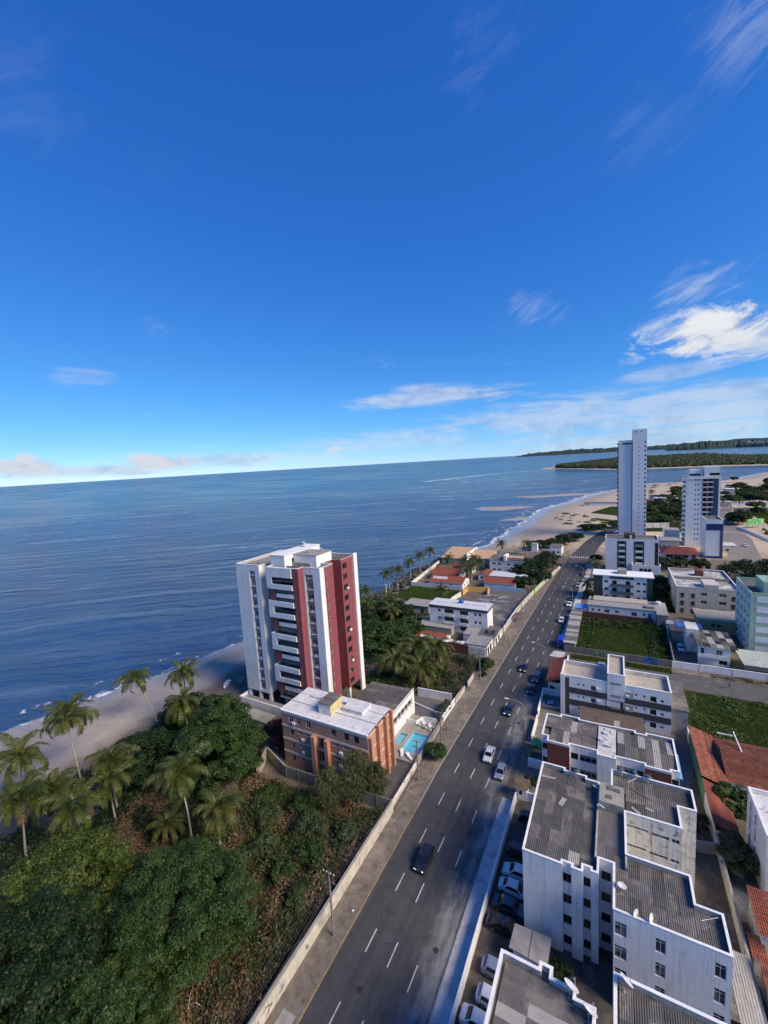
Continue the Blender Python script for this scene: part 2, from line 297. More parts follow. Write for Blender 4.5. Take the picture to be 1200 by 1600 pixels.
class MB:
    def __init__(s): s.v = []; s.f = []
    def add(s, vs, fs):
        n = len(s.v); s.v += [tuple(q) for q in vs]; s.f += [tuple(i+n for i in f) for f in fs]; return s
    def quad(s, a, b, c, d): return s.add((a, b, c, d), ((0, 1, 2, 3),))
    def box(s, x0, x1, y0, y1, z0, z1):
        return s.add([(x0, y0, z0), (x1, y0, z0), (x1, y1, z0), (x0, y1, z0), (x0, y0, z1), (x1, y0, z1), (x1, y1, z1), (x0, y1, z1)],
                     [(0, 3, 2, 1), (4, 5, 6, 7), (0, 1, 5, 4), (1, 2, 6, 5), (2, 3, 7, 6), (3, 0, 4, 7)])
    def obox(s, c, ax, ay, az):   # oriented box from centre and half axes
        c, ax, ay, az = map(Vector, (c, ax, ay, az)); vs = []
        for k in (-1, 1):
            for a, b in ((-1, -1), (1, -1), (1, 1), (-1, 1)): vs.append(c + ax*a + ay*b + az*k)
        return s.add(vs, [(0, 3, 2, 1), (4, 5, 6, 7), (0, 1, 5, 4), (1, 2, 6, 5), (2, 3, 7, 6), (3, 0, 4, 7)])
    def prism(s, poly, z0, z1, bottom=True):
        n = len(poly); vs = [(x, y, z0) for x, y in poly] + [(x, y, z1) for x, y in poly]
        fs = [(i, (i+1) % n, n+(i+1) % n, n+i) for i in range(n)] + [tuple(range(n, 2*n))]
        if bottom: fs.append(tuple(reversed(range(n))))
        return s.add(vs, fs)
    def sheet(s, poly, z): return s.add([(x, y, z) for x, y in poly], [tuple(range(len(poly)))])
    def tube(s, pts, r, n=6, caps=True):
        pts = [Vector(p) for p in pts]; rs = r if isinstance(r, (list, tuple)) else [r]*len(pts); base = len(s.v); fs = []; vs = []
        for i, p in enumerate(pts):
            d = (pts[min(i+1, len(pts)-1)] - pts[max(i-1, 0)]).normalized()
            a = Vector((0, 0, 1)) if abs(d.z) < 0.9 else Vector((1, 0, 0)); u = d.cross(a).normalized(); v = d.cross(u)
            for k in range(n):
                t = 2*PI*k/n; vs.append(p + (u*math.cos(t) + v*math.sin(t))*rs[i])
        for i in range(len(pts)-1):
            for k in range(n): fs.append((i*n+k, i*n+(k+1) % n, (i+1)*n+(k+1) % n, (i+1)*n+k))
        if caps: fs += [tuple(range(n)), tuple(reversed(range((len(pts)-1)*n, len(pts)*n)))]
        return s.add(vs, fs)
    def lathe(s, prof, n=12, c=(0, 0, 0)):
        vs = []; fs = []
        for r, z in prof:
            for k in range(n): t = 2*PI*k/n; vs.append((c[0]+r*math.cos(t), c[1]+r*math.sin(t), c[2]+z))
        for i in range(len(prof)-1):
            for k in range(n): fs.append((i*n+k, i*n+(k+1) % n, (i+1)*n+(k+1) % n, (i+1)*n+k))
        return s.add(vs, fs)
    def wall(s, p0, p1, z0, z1, ops=(), depth=0.2):
        """vertical wall seen from outside with p0 on the left; ops = (u0,u1,z0,z1[,depth]) openings with reveals"""
        p0 = Vector((p0[0], p0[1], 0)); p1 = Vector((p1[0], p1[1], 0)); L = (p1-p0).length
        if L < 1e-4: return s
        d = (p1-p0)/L; inn = Vector((-d.y, d.x, 0))
        P = lambda u, z, q=0.0: p0 + d*u + inn*q + Vector((0, 0, z))
        us = sorted(set([0.0, L] + [min(max(o[i], 0), L) for o in ops for i in (0, 1)])); zs = sorted(set([z0, z1] + [min(max(o[i], z0), z1) for o in ops for i in (2, 3)]))
        for i in range(len(us)-1):
            for j in range(len(zs)-1):
                um = (us[i]+us[i+1])/2; zm = (zs[j]+zs[j+1])/2
                if any(o[0] < um < o[1] and o[2] < zm < o[3] for o in ops): continue
                s.quad(P(us[i], zs[j]), P(us[i+1], zs[j]), P(us[i+1], zs[j+1]), P(us[i], zs[j+1]))
        for o in ops:
            a, b, c, e = o[:4]; q = o[4] if len(o) > 4 else depth
            s.quad(P(a, c), P(b, c), P(b, c, q), P(a, c, q)); s.quad(P(b, e), P(a, e), P(a, e, q), P(b, e, q))
            s.quad(P(a, e), P(a, c), P(a, c, q), P(a, e, q)); s.quad(P(b, c), P(b, e), P(b, e, q), P(b, c, q))
        return s
    def mesh(s, name, m, org=(0, 0, 0), smooth=False):
        me = bpy.data.meshes.new(name); o = Vector(org)
        me.from_pydata([tuple(Vector(q)-o) for q in s.v], [], s.f); me.materials.append(m)
        if smooth: me.polygons.foreach_set('use_smooth', [True]*len(me.polygons))
        return me
    def build(s, name, m, parent=None, smooth=False, loc=None):
        org = ORG.get(parent.name, Vector((0, 0, 0))) if parent is not None else Vector((0, 0, 0))
        ob = bpy.data.objects.new(name, s.mesh(name, m, org, smooth)); link(ob, parent); ORG[ob.name] = org
        return ob

def solo(name, mb, m, label, cat, group=None, kind=None, smooth=False):
    return tag(mb.build(name, m, None, smooth), label, cat, group, kind)
def struct(name, mb, m, parent=None):
    o = mb.build(name, m, parent)
    if parent is None: o['kind'] = 'structure'
    return o
def inst(name, me, parent, loc, rz=0.0, world=True):
    ob = bpy.data.objects.new(name, me); link(ob, parent)
    org = ORG.get(parent.name, Vector((0, 0, 0))) if parent is not None else Vector((0, 0, 0))
    ob.location = Vector(loc) - org if world else loc; ob.rotation_euler = (0, 0, rz); ORG[ob.name] = Vector((0, 0, 0))
    return ob

# windows: shared meshes, frame is the part, pane its sub-part
WIN = {}
def win_mesh(wd, h, style):
    key = (round(wd, 2), round(h, 2), style)
    if key in WIN: return WIN[key]
    fr = MB(); gl = MB(); t = 0.05 if style != 'vent' else 0.035; fm, gm = (ALU, GLASS)
    if style in ('dark', 'darkdoor'): fm, gm = ALU_D, GLASS_D
    fr.box(0, wd, -0.03, 0.05, 0, t); fr.box(0, wd, -0.03, 0.05, h-t, h); fr.box(0, t, -0.03, 0.05, t, h-t); fr.box(wd-t, wd, -0.03, 0.05, t, h-t)
    nm = {'slide': 2, 'dark': 2, 'ribbon': max(2, int(wd/0.75)), 'vent': max(1, int(wd/0.5)), 'darkdoor': max(2, int(wd/1.0)), 'plain': 1}.get(style, 2)
    for i in range(1, nm): fr.box(wd*i/nm-t*0.45, wd*i/nm+t*0.45, -0.025, 0.045, t, h-t)
    if style in ('slide', 'ribbon') and h > 1.0: fr.box(t, wd-t, -0.02, 0.04, h*0.72, h*0.72+t*0.8)
    if style == 'vent':
        for k in (1, 2): fr.box(t, wd-t, -0.02, 0.03, h*k/3-0.02, h*k/3+0.02)
    gl.quad((t*0.5, 0.02, t*0.5), (wd-t*0.5, 0.02, t*0.5), (wd-t*0.5, 0.02, h-t*0.5), (t*0.5, 0.02, h-t*0.5))
    WIN[key] = (fr.mesh('window', fm), gl.mesh('pane', gm)); return WIN[key]
def window(parent, p0, p1, u0, u1, z0, z1, depth=0.2, style='slide', name='window'):
    a = math.atan2(p1[1]-p0[1], p1[0]-p0[0]); d = Vector((math.cos(a), math.sin(a), 0)); inn = Vector((-d.y, d.x, 0))
    fm, gm = win_mesh(u1-u0, z1-z0, style)
    wo = inst(name, fm, parent, Vector((p0[0], p0[1], z0)) + d*u0 + inn*(depth-0.06), a)
    inst('pane', gm, wo, (0, 0, 0), 0, world=False)
    return wo
AC_ME = None
def ac_unit(parent, p0, p1, u, z, off=0.0):
    global AC_ME
    if AC_ME is None:
        b = MB(); b.box(-0.36, 0.36, -0.34, 0.02, 0, 0.48); b.box(-0.34, 0.34, -0.36, -0.345, 0.05, 0.43); AC_ME = b.mesh('air_conditioner', PLASTIC_W)
    a = math.atan2(p1[1]-p0[1], p1[0]-p0[0]); d = Vector((math.cos(a), math.sin(a), 0)); inn = Vector((-d.y, d.x, 0))
    return inst('air_conditioner', AC_ME, parent, Vector((p0[0], p0[1], z)) + d*u - inn*off, a)

def facade(parent, mb, p0, p1, z0, z1, wins, depth=0.2, extra=()):
    """wall with windows; wins = (u0,u1,z0,z1,style)"""
    mb.wall(p0, p1, z0, z1, [q[:4] for q in wins] + list(extra), depth)
    for q in wins: window(parent, p0, p1, q[0], q[1], q[2], q[3], depth, q[4] if len(q) > 4 else 'slide')

def inset(poly, t):
    n = len(poly); out = []
    for i in range(n):
        a = Vector(poly[i-1]); b = Vector(poly[i]); c = Vector(poly[(i+1) % n])
        d1 = (b-a).normalized(); d2 = (c-b).normalized(); n1 = Vector((-d1.y, d1.x)); n2 = Vector((-d2.y, d2.x))
        k = n1+n2; den = 1+n1.dot(n2)
        out.append(tuple(b + k*(t/den)) if den > 1e-3 else tuple(b+n1*t))
    return out
def ring(mb, outer, inner, z0, z1, inner_face=True, outer_face=False):
    n = len(outer)
    for i in range(n):
        j = (i+1) % n; o0, o1, i0, i1 = outer[i], outer[j], inner[i], inner[j]
        mb.quad((*o0, z1), (*o1, z1), (*i1, z1), (*i0, z1))
        if inner_face: mb.quad((*i0, z1), (*i1, z1), (*i1, z0), (*i0, z0))
        if outer_face:
            mb.quad((*o0, z0), (*o1, z0), (*o1, z1), (*o0, z1)); mb.quad((*o1, z0), (*o0, z0), (*i0, z0), (*i1, z0))
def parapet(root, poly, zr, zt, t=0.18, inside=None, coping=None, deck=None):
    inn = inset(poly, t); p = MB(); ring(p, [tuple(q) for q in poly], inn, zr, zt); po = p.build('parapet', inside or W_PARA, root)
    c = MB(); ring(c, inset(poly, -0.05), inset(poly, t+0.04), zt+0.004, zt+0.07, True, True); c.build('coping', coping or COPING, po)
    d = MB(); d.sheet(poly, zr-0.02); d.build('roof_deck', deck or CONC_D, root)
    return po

# corrugated sheets: one shared mesh for each size and material
SHEET = {}
def sheet_mesh(wd, ln, m, amp=0.026, pitch=0.24):
    key = (round(wd, 2), round(ln, 2), m.name, pitch)
    if key in SHEET: return SHEET[key]
    n = max(2, int(round(wd/pitch))); b = MB(); seg = 4; vs = []; N = n*seg
    for j in (0, 1):
        for i in range(N+1): vs.append((wd*i/N, ln*j, amp*math.sin(2*PI*i/seg+0.4)))
    b.add(vs, [(i, i+1, N+2+i, N+1+i) for i in range(N)])
    SHEET[key] = b.mesh('roof_sheet', m, smooth=False); return SHEET[key]
def sheet_roof(parent, x0, x1, y0, y1, z, ribs='y', nw=None, nl=None, mats=(FIBRO,), odd=(), p_odd=0.06, slope=0.0, seed=1, pitch=0.24, lift=0.05, name='roof_sheet'):
    """rectangle of corrugated sheets; ribs run along 'y' or 'x'; slope = rise per metre along the ribs"""
    rnd = random.Random(seed); W = (x1-x0) if ribs == 'y' else (y1-y0); L = (y1-y0) if ribs == 'y' else (x1-x0)
    nw = nw or max(1, int(round(W/1.1))); nl = nl or max(1, int(round(L/2.6))); sw = W/nw; sn = L/nl; tilt = math.atan(slope)
    org = ORG.get(parent.name, Vector((0, 0, 0)))
    for i in range(nw):
        for j in range(nl):
            m = rnd.choice(mats)
            if odd and rnd.random() < p_odd: m = rnd.choice(odd)
            me = sheet_mesh(sw+0.02, sn/math.cos(tilt)+0.06, m, pitch=pitch)
            zz = z + slope*sn*j + lift*(1 if (i+j) % 2 else 0)*0.5 + rnd.uniform(0, lift*0.4) + 0.012*(nl-j)
            ob = bpy.data.objects.new(name, me); link(ob, parent)
            if ribs == 'y': ob.location = Vector((x0+sw*i, y0+sn*j, zz)) - org; ob.rotation_euler = (tilt, 0, 0)
            else: ob.location = Vector((x0+sn*j, y0+sw*(i+1), zz)) - org; ob.rotation_euler = (tilt, 0, -PI/2)

def tile_plane(mb, a, b, c, d, pitch=0.22, course=0.40):
    """barrel tiles on the quad a-b (eave) d-c (ridge): rows of humps with stepped courses"""
    a, b, c, d = map(Vector, (a, b, c, d)); nu = max(4, int((b-a).length/pitch)); nv = max(2, int((d-a).length/course))
    nrm = (b-a).cross(d-a).normalized()
    prof = ((0.0, 0.0), (0.25, 0.05), (0.6, 0.05), (0.85, 0.0))
    cols = [(i+q, h) for i in range(nu) for q, h in prof] + [(nu, 0.0)]
    n = len(cols)
    for j in range(nv):
        vs = []
        for k, lift in ((j, 0.055), (j+1, 0.0)):
            for u, h in cols:
                s = u/nu; t = k/nv
                vs.append((a*(1-s)+b*s)*(1-t) + (d*(1-s)+c*s)*t + nrm*(h+lift))
        mb.add(vs, [(i, i+1, n+i+1, n+i) for i in range(n-1)])
def tile_gable(root, x0, x1, y0, y1, ze, zr, axis='x', m=None, over=0.35, wallm=None, z0=None):
    """gable roof, ridge along axis; each slope is one part of joined tiles"""
    m = m or CLAY
    if axis == 'x':
        ym = (y0+y1)/2; X0, X1 = x0-over, x1+over; sl = (zr-ze)/(ym-y0); Y0, Y1 = y0-over, y1+over; zo = ze-over*sl
        A = ((X0, Y0, zo), (X1, Y0, zo), (X1, ym, zr), (X0, ym, zr)); B = ((X1, Y1, zo), (X0, Y1, zo), (X0, ym, zr), (X1, ym, zr)); R = ((X0, ym, zr+0.06), (X1, ym, zr+0.06))
        G = [((x0, y0, ze), (x0, ym, zr-0.05), (x0, y1, ze)), ((x1, y0, ze), (x1, y1, ze), (x1, ym, zr-0.05))]
    else:
        xm = (x0+x1)/2; Y0, Y1 = y0-over, y1+over; sl = (zr-ze)/(xm-x0); X0, X1 = x0-over, x1+over; zo = ze-over*sl
        A = ((X1, Y0, zo), (X1, Y1, zo), (xm, Y1, zr), (xm, Y0, zr)); B = ((X0, Y1, zo), (X0, Y0, zo), (xm, Y0, zr), (xm, Y1, zr)); R = ((xm, Y0, zr+0.06), (xm, Y1, zr+0.06))
        G = [((x0, y0, ze), (x1, y0, ze), (xm, y0, zr-0.05)), ((x0, y1, ze), (xm, y1, zr-0.05), (x1, y1, ze))]
    for q in (A, B):
        t = MB(); tile_plane(t, *q); o = t.build('tile_slope', m, root); o['kind'] = 'stuff'
    r = MB(); r.tube(R, 0.12, 6); r.build('ridge', m, root)
    g = MB()
    for tri in G: g.add(tri, ((0, 1, 2),))
    if wallm: g.build('gable', wallm, root)
def lean_tile(root, x0, x1, y0, y1, z_lo, z_hi, low='x-', m=None, name='tile_slope'):
    m = m or CLAY; t = MB()
    q = {'x-': ((x0, y1, z_lo), (x0, y0, z_lo), (x1, y0, z_hi), (x1, y1, z_hi)), 'x+': ((x1, y0, z_lo), (x1, y1, z_lo), (x0, y1, z_hi), (x0, y0, z_hi)),
         'y-': ((x0, y0, z_lo), (x1, y0, z_lo), (x1, y1, z_hi), (x0, y1, z_hi)), 'y+': ((x1, y1, z_lo), (x0, y1, z_lo), (x0, y0, z_hi), (x1, y0, z_hi))}[low]
    tile_plane(t, *q); o = t.build(name, m, root); o['kind'] = 'stuff'; return o

# leaves: numpy clouds of small quads
def quads_mesh(name, P, U, V, m):
    """P centres, U and V half vectors: one quad each"""
    n = len(P); vs = np.empty((n, 4, 3), np.float32)
    vs[:, 0] = P-U-V*0.2; vs[:, 1] = P-V*0.9; vs[:, 2] = P+U+V*0.1; vs[:, 3] = P+V*0.9
    me = bpy.data.meshes.new(name); me.vertices.add(4*n); me.vertices.foreach_set('co', vs.ravel())
    me.loops.add(4*n); me.polygons.add(n); me.loops.foreach_set('vertex_index', np.arange(4*n, dtype=np.int32))
    me.polygons.foreach_set('loop_start', np.arange(0, 4*n, 4, dtype=np.int32)); me.polygons.foreach_set('loop_total', np.full(n, 4, np.int32))
    me.materials.append(m); me.update(); me.validate(); return me
def rand_dirs(rg, n):
    v = rg.normal(size=(n, 3)); return v/np.linalg.norm(v, axis=1, keepdims=True)
def leaf_frames(rg, N, size, long=1.5):
    n = len(N); R = rand_dirs(rg, n); U = np.cross(N, R); U /= np.linalg.norm(U, axis=1, keepdims=True)+1e-9; V = np.cross(N, U)
    s = size*rg.uniform(0.6, 1.3, (n, 1)); return U*s*long*0.5, V*s*0.5
def crown_mesh(name, rx, ry, rz, cz, n, leaf, seed, m, clumps=60, flat=0.75, shell=0.55, crad=None, drop=0.0):
    """crown of leaf clumps over an ellipsoid of radii rx,ry,rz centred at height cz"""
    rg = np.random.default_rng(seed); D = rand_dirs(rg, clumps*3); D = D[D[:, 2] > -0.45][:clumps]; k = len(D)
    rad = rg.uniform(shell, 1.0, (k, 1)); cen = D*rad*np.array([rx, ry, rz]) + np.array([0, 0, cz])
    cen += rg.normal(size=(k, 3))*0.04*rx
    cr = (crad or 0.30)*rx*rg.uniform(0.45, 1.3, k)
    idx = rg.choice(k, n, p=cr**2/np.sum(cr**2)); d2 = rand_dirs(rg, n); d2[:, 2] = np.where(d2[:, 2] < -0.2, -d2[:, 2]*0.6, d2[:, 2])
    r2 = cr[idx][:, None]*np.where(rg.random((n, 1)) < 0.7, rg.uniform(0.82, 1.05, (n, 1)), rg.uniform(0.3, 0.9, (n, 1)))
    P = cen[idx] + d2*r2*np.array([1, 1, flat]); P[:, 2] -= drop*rg.random(n)
    N = d2*0.7 + np.array([0, 0, 0.45]) + rg.normal(size=(n, 3))*0.42; N /= np.linalg.norm(N, axis=1, keepdims=True)
    U, V = leaf_frames(rg, N, leaf); return quads_mesh(name, P, U, V, m), cen
def trunk_mb(h, r, cen, seed, nlimb=7, lean=(0, 0)):
    rd = random.Random(seed); b = MB(); top = Vector((lean[0], lean[1], h))
    b.tube([(0, 0, -0.3), (lean[0]*0.2+rd.uniform(-.1, .1), lean[1]*0.2, h*0.4), top], [r*1.25, r*0.9, r*0.65], 8)
    idx = list(range(len(cen))); rd.shuffle(idx)
    for i in idx[:nlimb]:
        e = Vector(cen[i]); s = Vector((lean[0]*0.5, lean[1]*0.5, h*rd.uniform(0.55, 0.95)))
        mid = s.lerp(e, 0.5) + Vector((rd.uniform(-.3, .3), rd.uniform(-.3, .3), 0.35)); b.tube([s, mid, e], [r*0.5, r*0.32, r*0.10], 6)
    return b
TREE = {}
def tree(name, label, x, y, h, rx, ry=None, rz=None, n=6000, leaf=0.32, m=None, seed=1, cat='tree', group=None, key=None, rot=0.0, z=0.0, clumps=60, trunk_h=None, **kw):
    ry = ry or rx; rz = rz or rx*0.7; cz = h-rz
    k = key or (name, seed, rx, ry, rz, h)
    if k not in TREE:
        cm, cen = crown_mesh('crown', rx, ry, rz, cz, n, leaf, seed, m or LEAF_M, clumps, **kw)
        tm = trunk_mb(trunk_h or max(1.2, cz*0.8), 0.05+0.035*rx, cen, seed).mesh('trunk', BARK, smooth=True); TREE[k] = (cm, tm)
    cm, tm = TREE[k]; root = thing(name, label, cat, (x, y, z), rot, group)
    o = bpy.data.objects.new('trunk', tm); link(o, root); o = bpy.data.objects.new('crown', cm); link(o, root)
    return root

# coconut palms: each frond is a part
FROND_ME = {}
def frond_mesh(kind, seed, L=4.2, droop=1.0, m=None, nl=46):
    rd = random.Random(seed); b = MB(); pts = []
    for i in range(9):
        t = i/8; ang = math.radians(38 - 95*droop*t**1.35)
        if i == 0: pts.append(Vector((0.12, 0, 0)))
        else: pts.append(pts[-1] + Vector((math.cos(ang), 0, math.sin(ang)))*(L/8))
    b.tube(pts, [0.05, 0.045, 0.04, 0.036, 0.03, 0.025, 0.02, 0.014, 0.008], 4, caps=False)
    for i in range(nl):
        t = 0.12 + 0.87*i/(nl-1); k = min(7, int(t*8)); q = pts[k].lerp(pts[k+1], t*8-k); tan = (pts[k+1]-pts[k]).normalized()
        nrm = Vector((0, 1, 0)).cross(tan)
        ll = (0.35 + 0.75*math.sin(PI*min(1, t*0.86+0.08)))*L*0.21*rd.uniform(0.85, 1.12)
        for s in (-1, 1):
            if rd.random() < 0.06: continue
            dr = tan*0.55 + Vector((0, s, 0))*0.8 - nrm*rd.uniform(-0.15, 0.30); dr.normalize(); wv = tan*0.046
            e1 = q + dr*ll*0.55 - Vector((0, 0, 0.03)); e2 = q + dr*ll - Vector((0, 0, ll*rd.uniform(0.35, 0.75)))
            b.add([q-wv, q+wv, e1+wv*1.1, e1-wv*1.1, e2+wv*0.1], [(0, 1, 2, 3), (3, 2, 4)])
    return b.mesh('frond', m or FROND)
for _k in range(4): FROND_ME[_k] = frond_mesh('g', _k+1, (4.4, 4.1, 4.6, 3.8)[_k], (0.80, 1.08, 1.3, 1.0)[_k])
FROND_ME['dry'] = frond_mesh('d', 9, 3.4, 1.35, FROND_D, 18)
FROND_ME['dwarf'] = frond_mesh('w', 12, 4.0, 0.75, FROND, 20)
NUT_ME = None
def palm(label, x, y, h, lean=(0, 0), scale=1.0, nf=20, seed=1, group='coconut palms in the grove by the beach', z=0.0, dry=2, wind=0.0):
    global NUT_ME
    rd = random.Random(seed); root = thing('coconut_palm', label, 'palm tree', (x, y, z), 0.0, group)
    top = Vector((lean[0], lean[1], h)); pts = []
    for i in range(8):
        t = i/7; pts.append(Vector((lean[0]*t**1.7, lean[1]*t**1.7, -0.2+(h+0.2)*t)) + Vector((math.sin(t*5+seed)*0.12, math.cos(t*4+seed)*0.1, 0)))
    pts[-1] = top
    b = MB(); b.tube(pts, [0.26, 0.19, 0.165, 0.15, 0.14, 0.13, 0.125, 0.14], 8)
    ob = bpy.data.objects.new('trunk', b.mesh('trunk', PALM_BARK, smooth=True)); link(ob, root)
    nf += 4
    for i in range(nf):
        a = i*2.39996 + rd.uniform(-.2, .2); lv = i/nf
        el = math.radians(50 - 98*lv + rd.uniform(-15, 15))
        f = bpy.data.objects.new('frond', FROND_ME['dry' if i >= nf-dry else rd.randrange(4)]); link(f, root)
        f.location = top; s = 1.16*scale*rd.uniform(0.75, 1.14)*(0.75 if lv < 0.12 else 1.0); f.scale = (s, s, s)
        f.rotation_euler = Matrix.Rotation(a, 4, 'Z').to_3x3().to_4x4().to_euler()
        R = Matrix.Rotation(a + wind*math.sin(a), 4, 'Z') @ Matrix.Rotation(-el, 4, 'Y') @ Matrix.Rotation(rd.uniform(-.25, .25), 4, 'X'); f.rotation_euler = R.to_euler()
    if NUT_ME is None:
        nb = MB()
        for q in range(6):
            t = q*PI/3; nb.lathe([(0.0, -0.16), (0.10, -0.1), (0.13, 0.0), (0.09, 0.12), (0.0, 0.16)], 6, (0.26*math.cos(t), 0.26*math.sin(t), -0.25-0.08*(q % 2)))
        NUT_ME = nb.mesh('coconuts', mat('coconut_husk', (0.16, 0.13, 0.04), 0.2, 5.0, 0.6))
    ob = bpy.data.objects.new('coconuts', NUT_ME); link(ob, root); ob.location = top
    return root
FAR_PALM = None
def far_palm(label, x, y, h, seed, group, lean=(0, 0), s=1.0):
    """palm with its crown as one mesh, for distances where fronds cannot be told apart"""
    global FAR_PALM
    if FAR_PALM is None:
        FAR_PALM = []
        for q in range(3):
            rd = random.Random(50+q); b = MB()
            for i in range(17):
                a = i*2.4; el = math.radians(50-95*i/17+rd.uniform(-8, 8)); me = FROND_ME[i % 4]
                R = Matrix.Rotation(a, 4, 'Z') @ Matrix.Rotation(-el, 4, 'Y'); n = len(b.v)
                b.v += [tuple(R @ v.co) for v in me.vertices]; b.f += [tuple(k+n for k in p.vertices) for p in me.polygons]
            FAR_PALM.append(b.mesh('crown', FROND))
    root = thing('coconut_palm', label, 'palm tree', (x, y, 0), 0.0, group)
    b = MB(); b.tube([(0, 0, -0.2), (lean[0]*0.3, lean[1]*0.3, h*0.5), (lean[0], lean[1], h)], [0.24, 0.16, 0.13], 7)
    ob = bpy.data.objects.new('trunk', b.mesh('trunk', PALM_BARK, smooth=True)); link(ob, root)
    ob = bpy.data.objects.new('crown', FAR_PALM[seed % 3]); link(ob, root); ob.location = (lean[0], lean[1], h); ob.rotation_euler = (0, 0, seed*1.3); ob.scale = (s, s, s)
    return root
# ------------------------------------------------------------------ sea, beach, ground
SEA_Z = -0.9
SHORE = [(-1200, -170), (-300, -160), (-60, -142), (0, -138), (38, -134), (58, -130), (75, -125), (87, -117.5), (100, -116), (130, -107), (150, -100.5), (166, -98.5), (184, -98.5), (203, -96.5),
         (224, -95), (250, -93), (264, -84), (285, -80), (310, -78), (346, -77.5), (372, -71), (410, -76), (457, -74.5), (500, -70), (540, -58), (595, -44), (640, -34), (672, -26), (739, 5),
         (800, 30), (850, 55), (860, 110), (868, 158), (960, 200), (1040, 240), (1075, 262), (1090, 460), (1110, 1200), (1130, 3500)]
def shore_x(y):
    for (a, xa), (b, xb) in zip(SHORE, SHORE[1:]):
        if a <= y <= b: return xa + (xb-xa)*(y-a)/(b-a) + (1.3*math.sin(y/8.7)+0.9*math.sin(y/3.9+1.0)+1.4*math.sin(y/21.0) if y < 740 else 0.0)
    return SHORE[-1][1]
def sea_mat():
    m = bpy.data.materials.new('sea_water'); m.use_nodes = True; t = NT(m.node_tree); b = t.n['Principled BSDF']
    pos = t.node('ShaderNodeNewGeometry').outputs['Position']
    sp = t.node('ShaderNodeSeparateXYZ'); t.l.new(pos, sp.inputs[0]); X, Y = sp.outputs[0], sp.outputs[1]
    wob = t.noise(pos, 0.006, 4, 0.6)
    # reef edge: beyond it the bottom is sandy and turquoise, inside it darker
    reef = t.math('ADD', t.math('ADD', t.math('MULTIPLY', Y, 0.80), t.math('MULTIPLY', X, -0.62)), t.math('MULTIPLY', wob, 420.0))
    f1 = t.ramp(reef, 700, 1500); f2 = t.ramp(reef, 2300, 6000)
    big = t.ramp(t.noise(t.scalev(pos, 0.002, 0.006, 1), 1.0, 5, 0.6), 0.35, 0.65)
    c0 = t.mix(big, (0.009, 0.046, 0.155), (0.016, 0.070, 0.205))
    c1 = t.mix(big, (0.009, 0.080, 0.175), (0.012, 0.112, 0.21))
    c2 = (0.005, 0.045, 0.100)
    col = t.mix(f2, t.mix(f1, c0, c1), c2)
    # long pale streaks: disturbed water, plus sky reflection on ripples put into the colour
    wav = t.vmath('ADD', pos, t.vmath('SCALE', t.noise(pos, 0.01, 3, 0.6, out=1), None))
    rot = t.node('ShaderNodeVectorRotate', rotation_type='Z_AXIS'); t.l.new(pos, rot.inputs['Vector']); rot.inputs['Angle'].default_value = math.radians(-38)
    r2 = t.vmath('ADD', rot.outputs[0], t.vmath('MULTIPLY', t.noise(pos, 0.012, 3, 0.6, out=1), (30.0, 30.0, 0.0)))
    st = t.noise(t.scalev(r2, 0.006, 0.075, 1), 1.0, 6, 0.66)
    zone = t.math('MULTIPLY', t.ramp(t.noise(t.vmath('ADD', pos, (100, 40, 0)), 0.004, 3, 0.5), 0.34, 0.56), t.math('MULTIPLY', t.ramp(Y, 110, 260), t.ramp(Y, 1900, 1000)))
    streak = t.math('MULTIPLY', t.ramp(st, 0.54, 0.70), t.math('ADD', t.math('MULTIPLY', zone, 0.75), 0.36))
    col = t.mix(t.math('MULTIPLY', streak, 0.9), col, (0.26, 0.36, 0.48))
    fo = t.noise(t.scalev(r2, 0.05, 0.30, 1), 1.0, 7, 0.72)
    foam = t.math('MULTIPLY', t.math('MULTIPLY', t.ramp(fo, 0.54, 0.66), zone), t.ramp(st, 0.5, 0.62))
    # breakers on the bar off the island and at the beach
    def line(ax, ay, bx, by, wd, k):
        dx, dy = bx-ax, by-ay; L = math.hypot(dx, dy); ux, uy = dx/L, dy/L
        u = t.math('ADD', t.math('MULTIPLY', t.math('SUBTRACT', X, ax), ux), t.math('MULTIPLY', t.math('SUBTRACT', Y, ay), uy))
        v = t.math('ADD', t.math('MULTIPLY', t.math('SUBTRACT', X, ax), -uy), t.math('MULTIPLY', t.math('SUBTRACT', Y, ay), ux))
        v = t.math('ADD', v, t.math('MULTIPLY', t.math('SUBTRACT', t.noise(pos, 0.02, 4, 0.7), 0.5), wd*3.0))
        q = t.math('MULTIPLY', t.ramp(t.math('ABSOLUTE', v), wd, wd*0.25), t.math('MULTIPLY', t.ramp(u, -5, 15), t.ramp(u, L+5, L-15)))
        return t.math('MULTIPLY', t.math('MULTIPLY', q, t.ramp(t.noise(pos, 0.03, 5, 0.7), 0.36, 0.60)), k)
    for a in ((-497, 1138, -372, 1508, 22, 1.6), (-372, 1508, -240, 1704, 18, 1.1), (-410, 1010, -250, 1150, 12, 0.9), (-88, 283, -86, 302, 1.2, 1.3), (-268, 585, -190, 640, 6, 1.0), (-330, 700, -210, 790, 8, 0.9), (-260, 860, -120, 930, 7, 0.8),
              (-251, 453, -215, 500, 2.0, 0.5), (-290, 300, -190, 380, 2.0, 0.4), (-245, 1690, -190, 1770, 14, 0.9)):
        foam = t.math('MAXIMUM', foam, line(*a), clamp=True)
    # shore wash
    z_s = t.ramp(t.noise(pos, 0.05, 4, 0.7), 0.35, 0.65)
    col = t.mix(foam, col, (0.62, 0.66, 0.70))
    t.l.new(col, b.inputs['Base Color'])
    b.inputs['IOR'].default_value = 1.33; b.inputs['Specular IOR Level'].default_value = 0.25
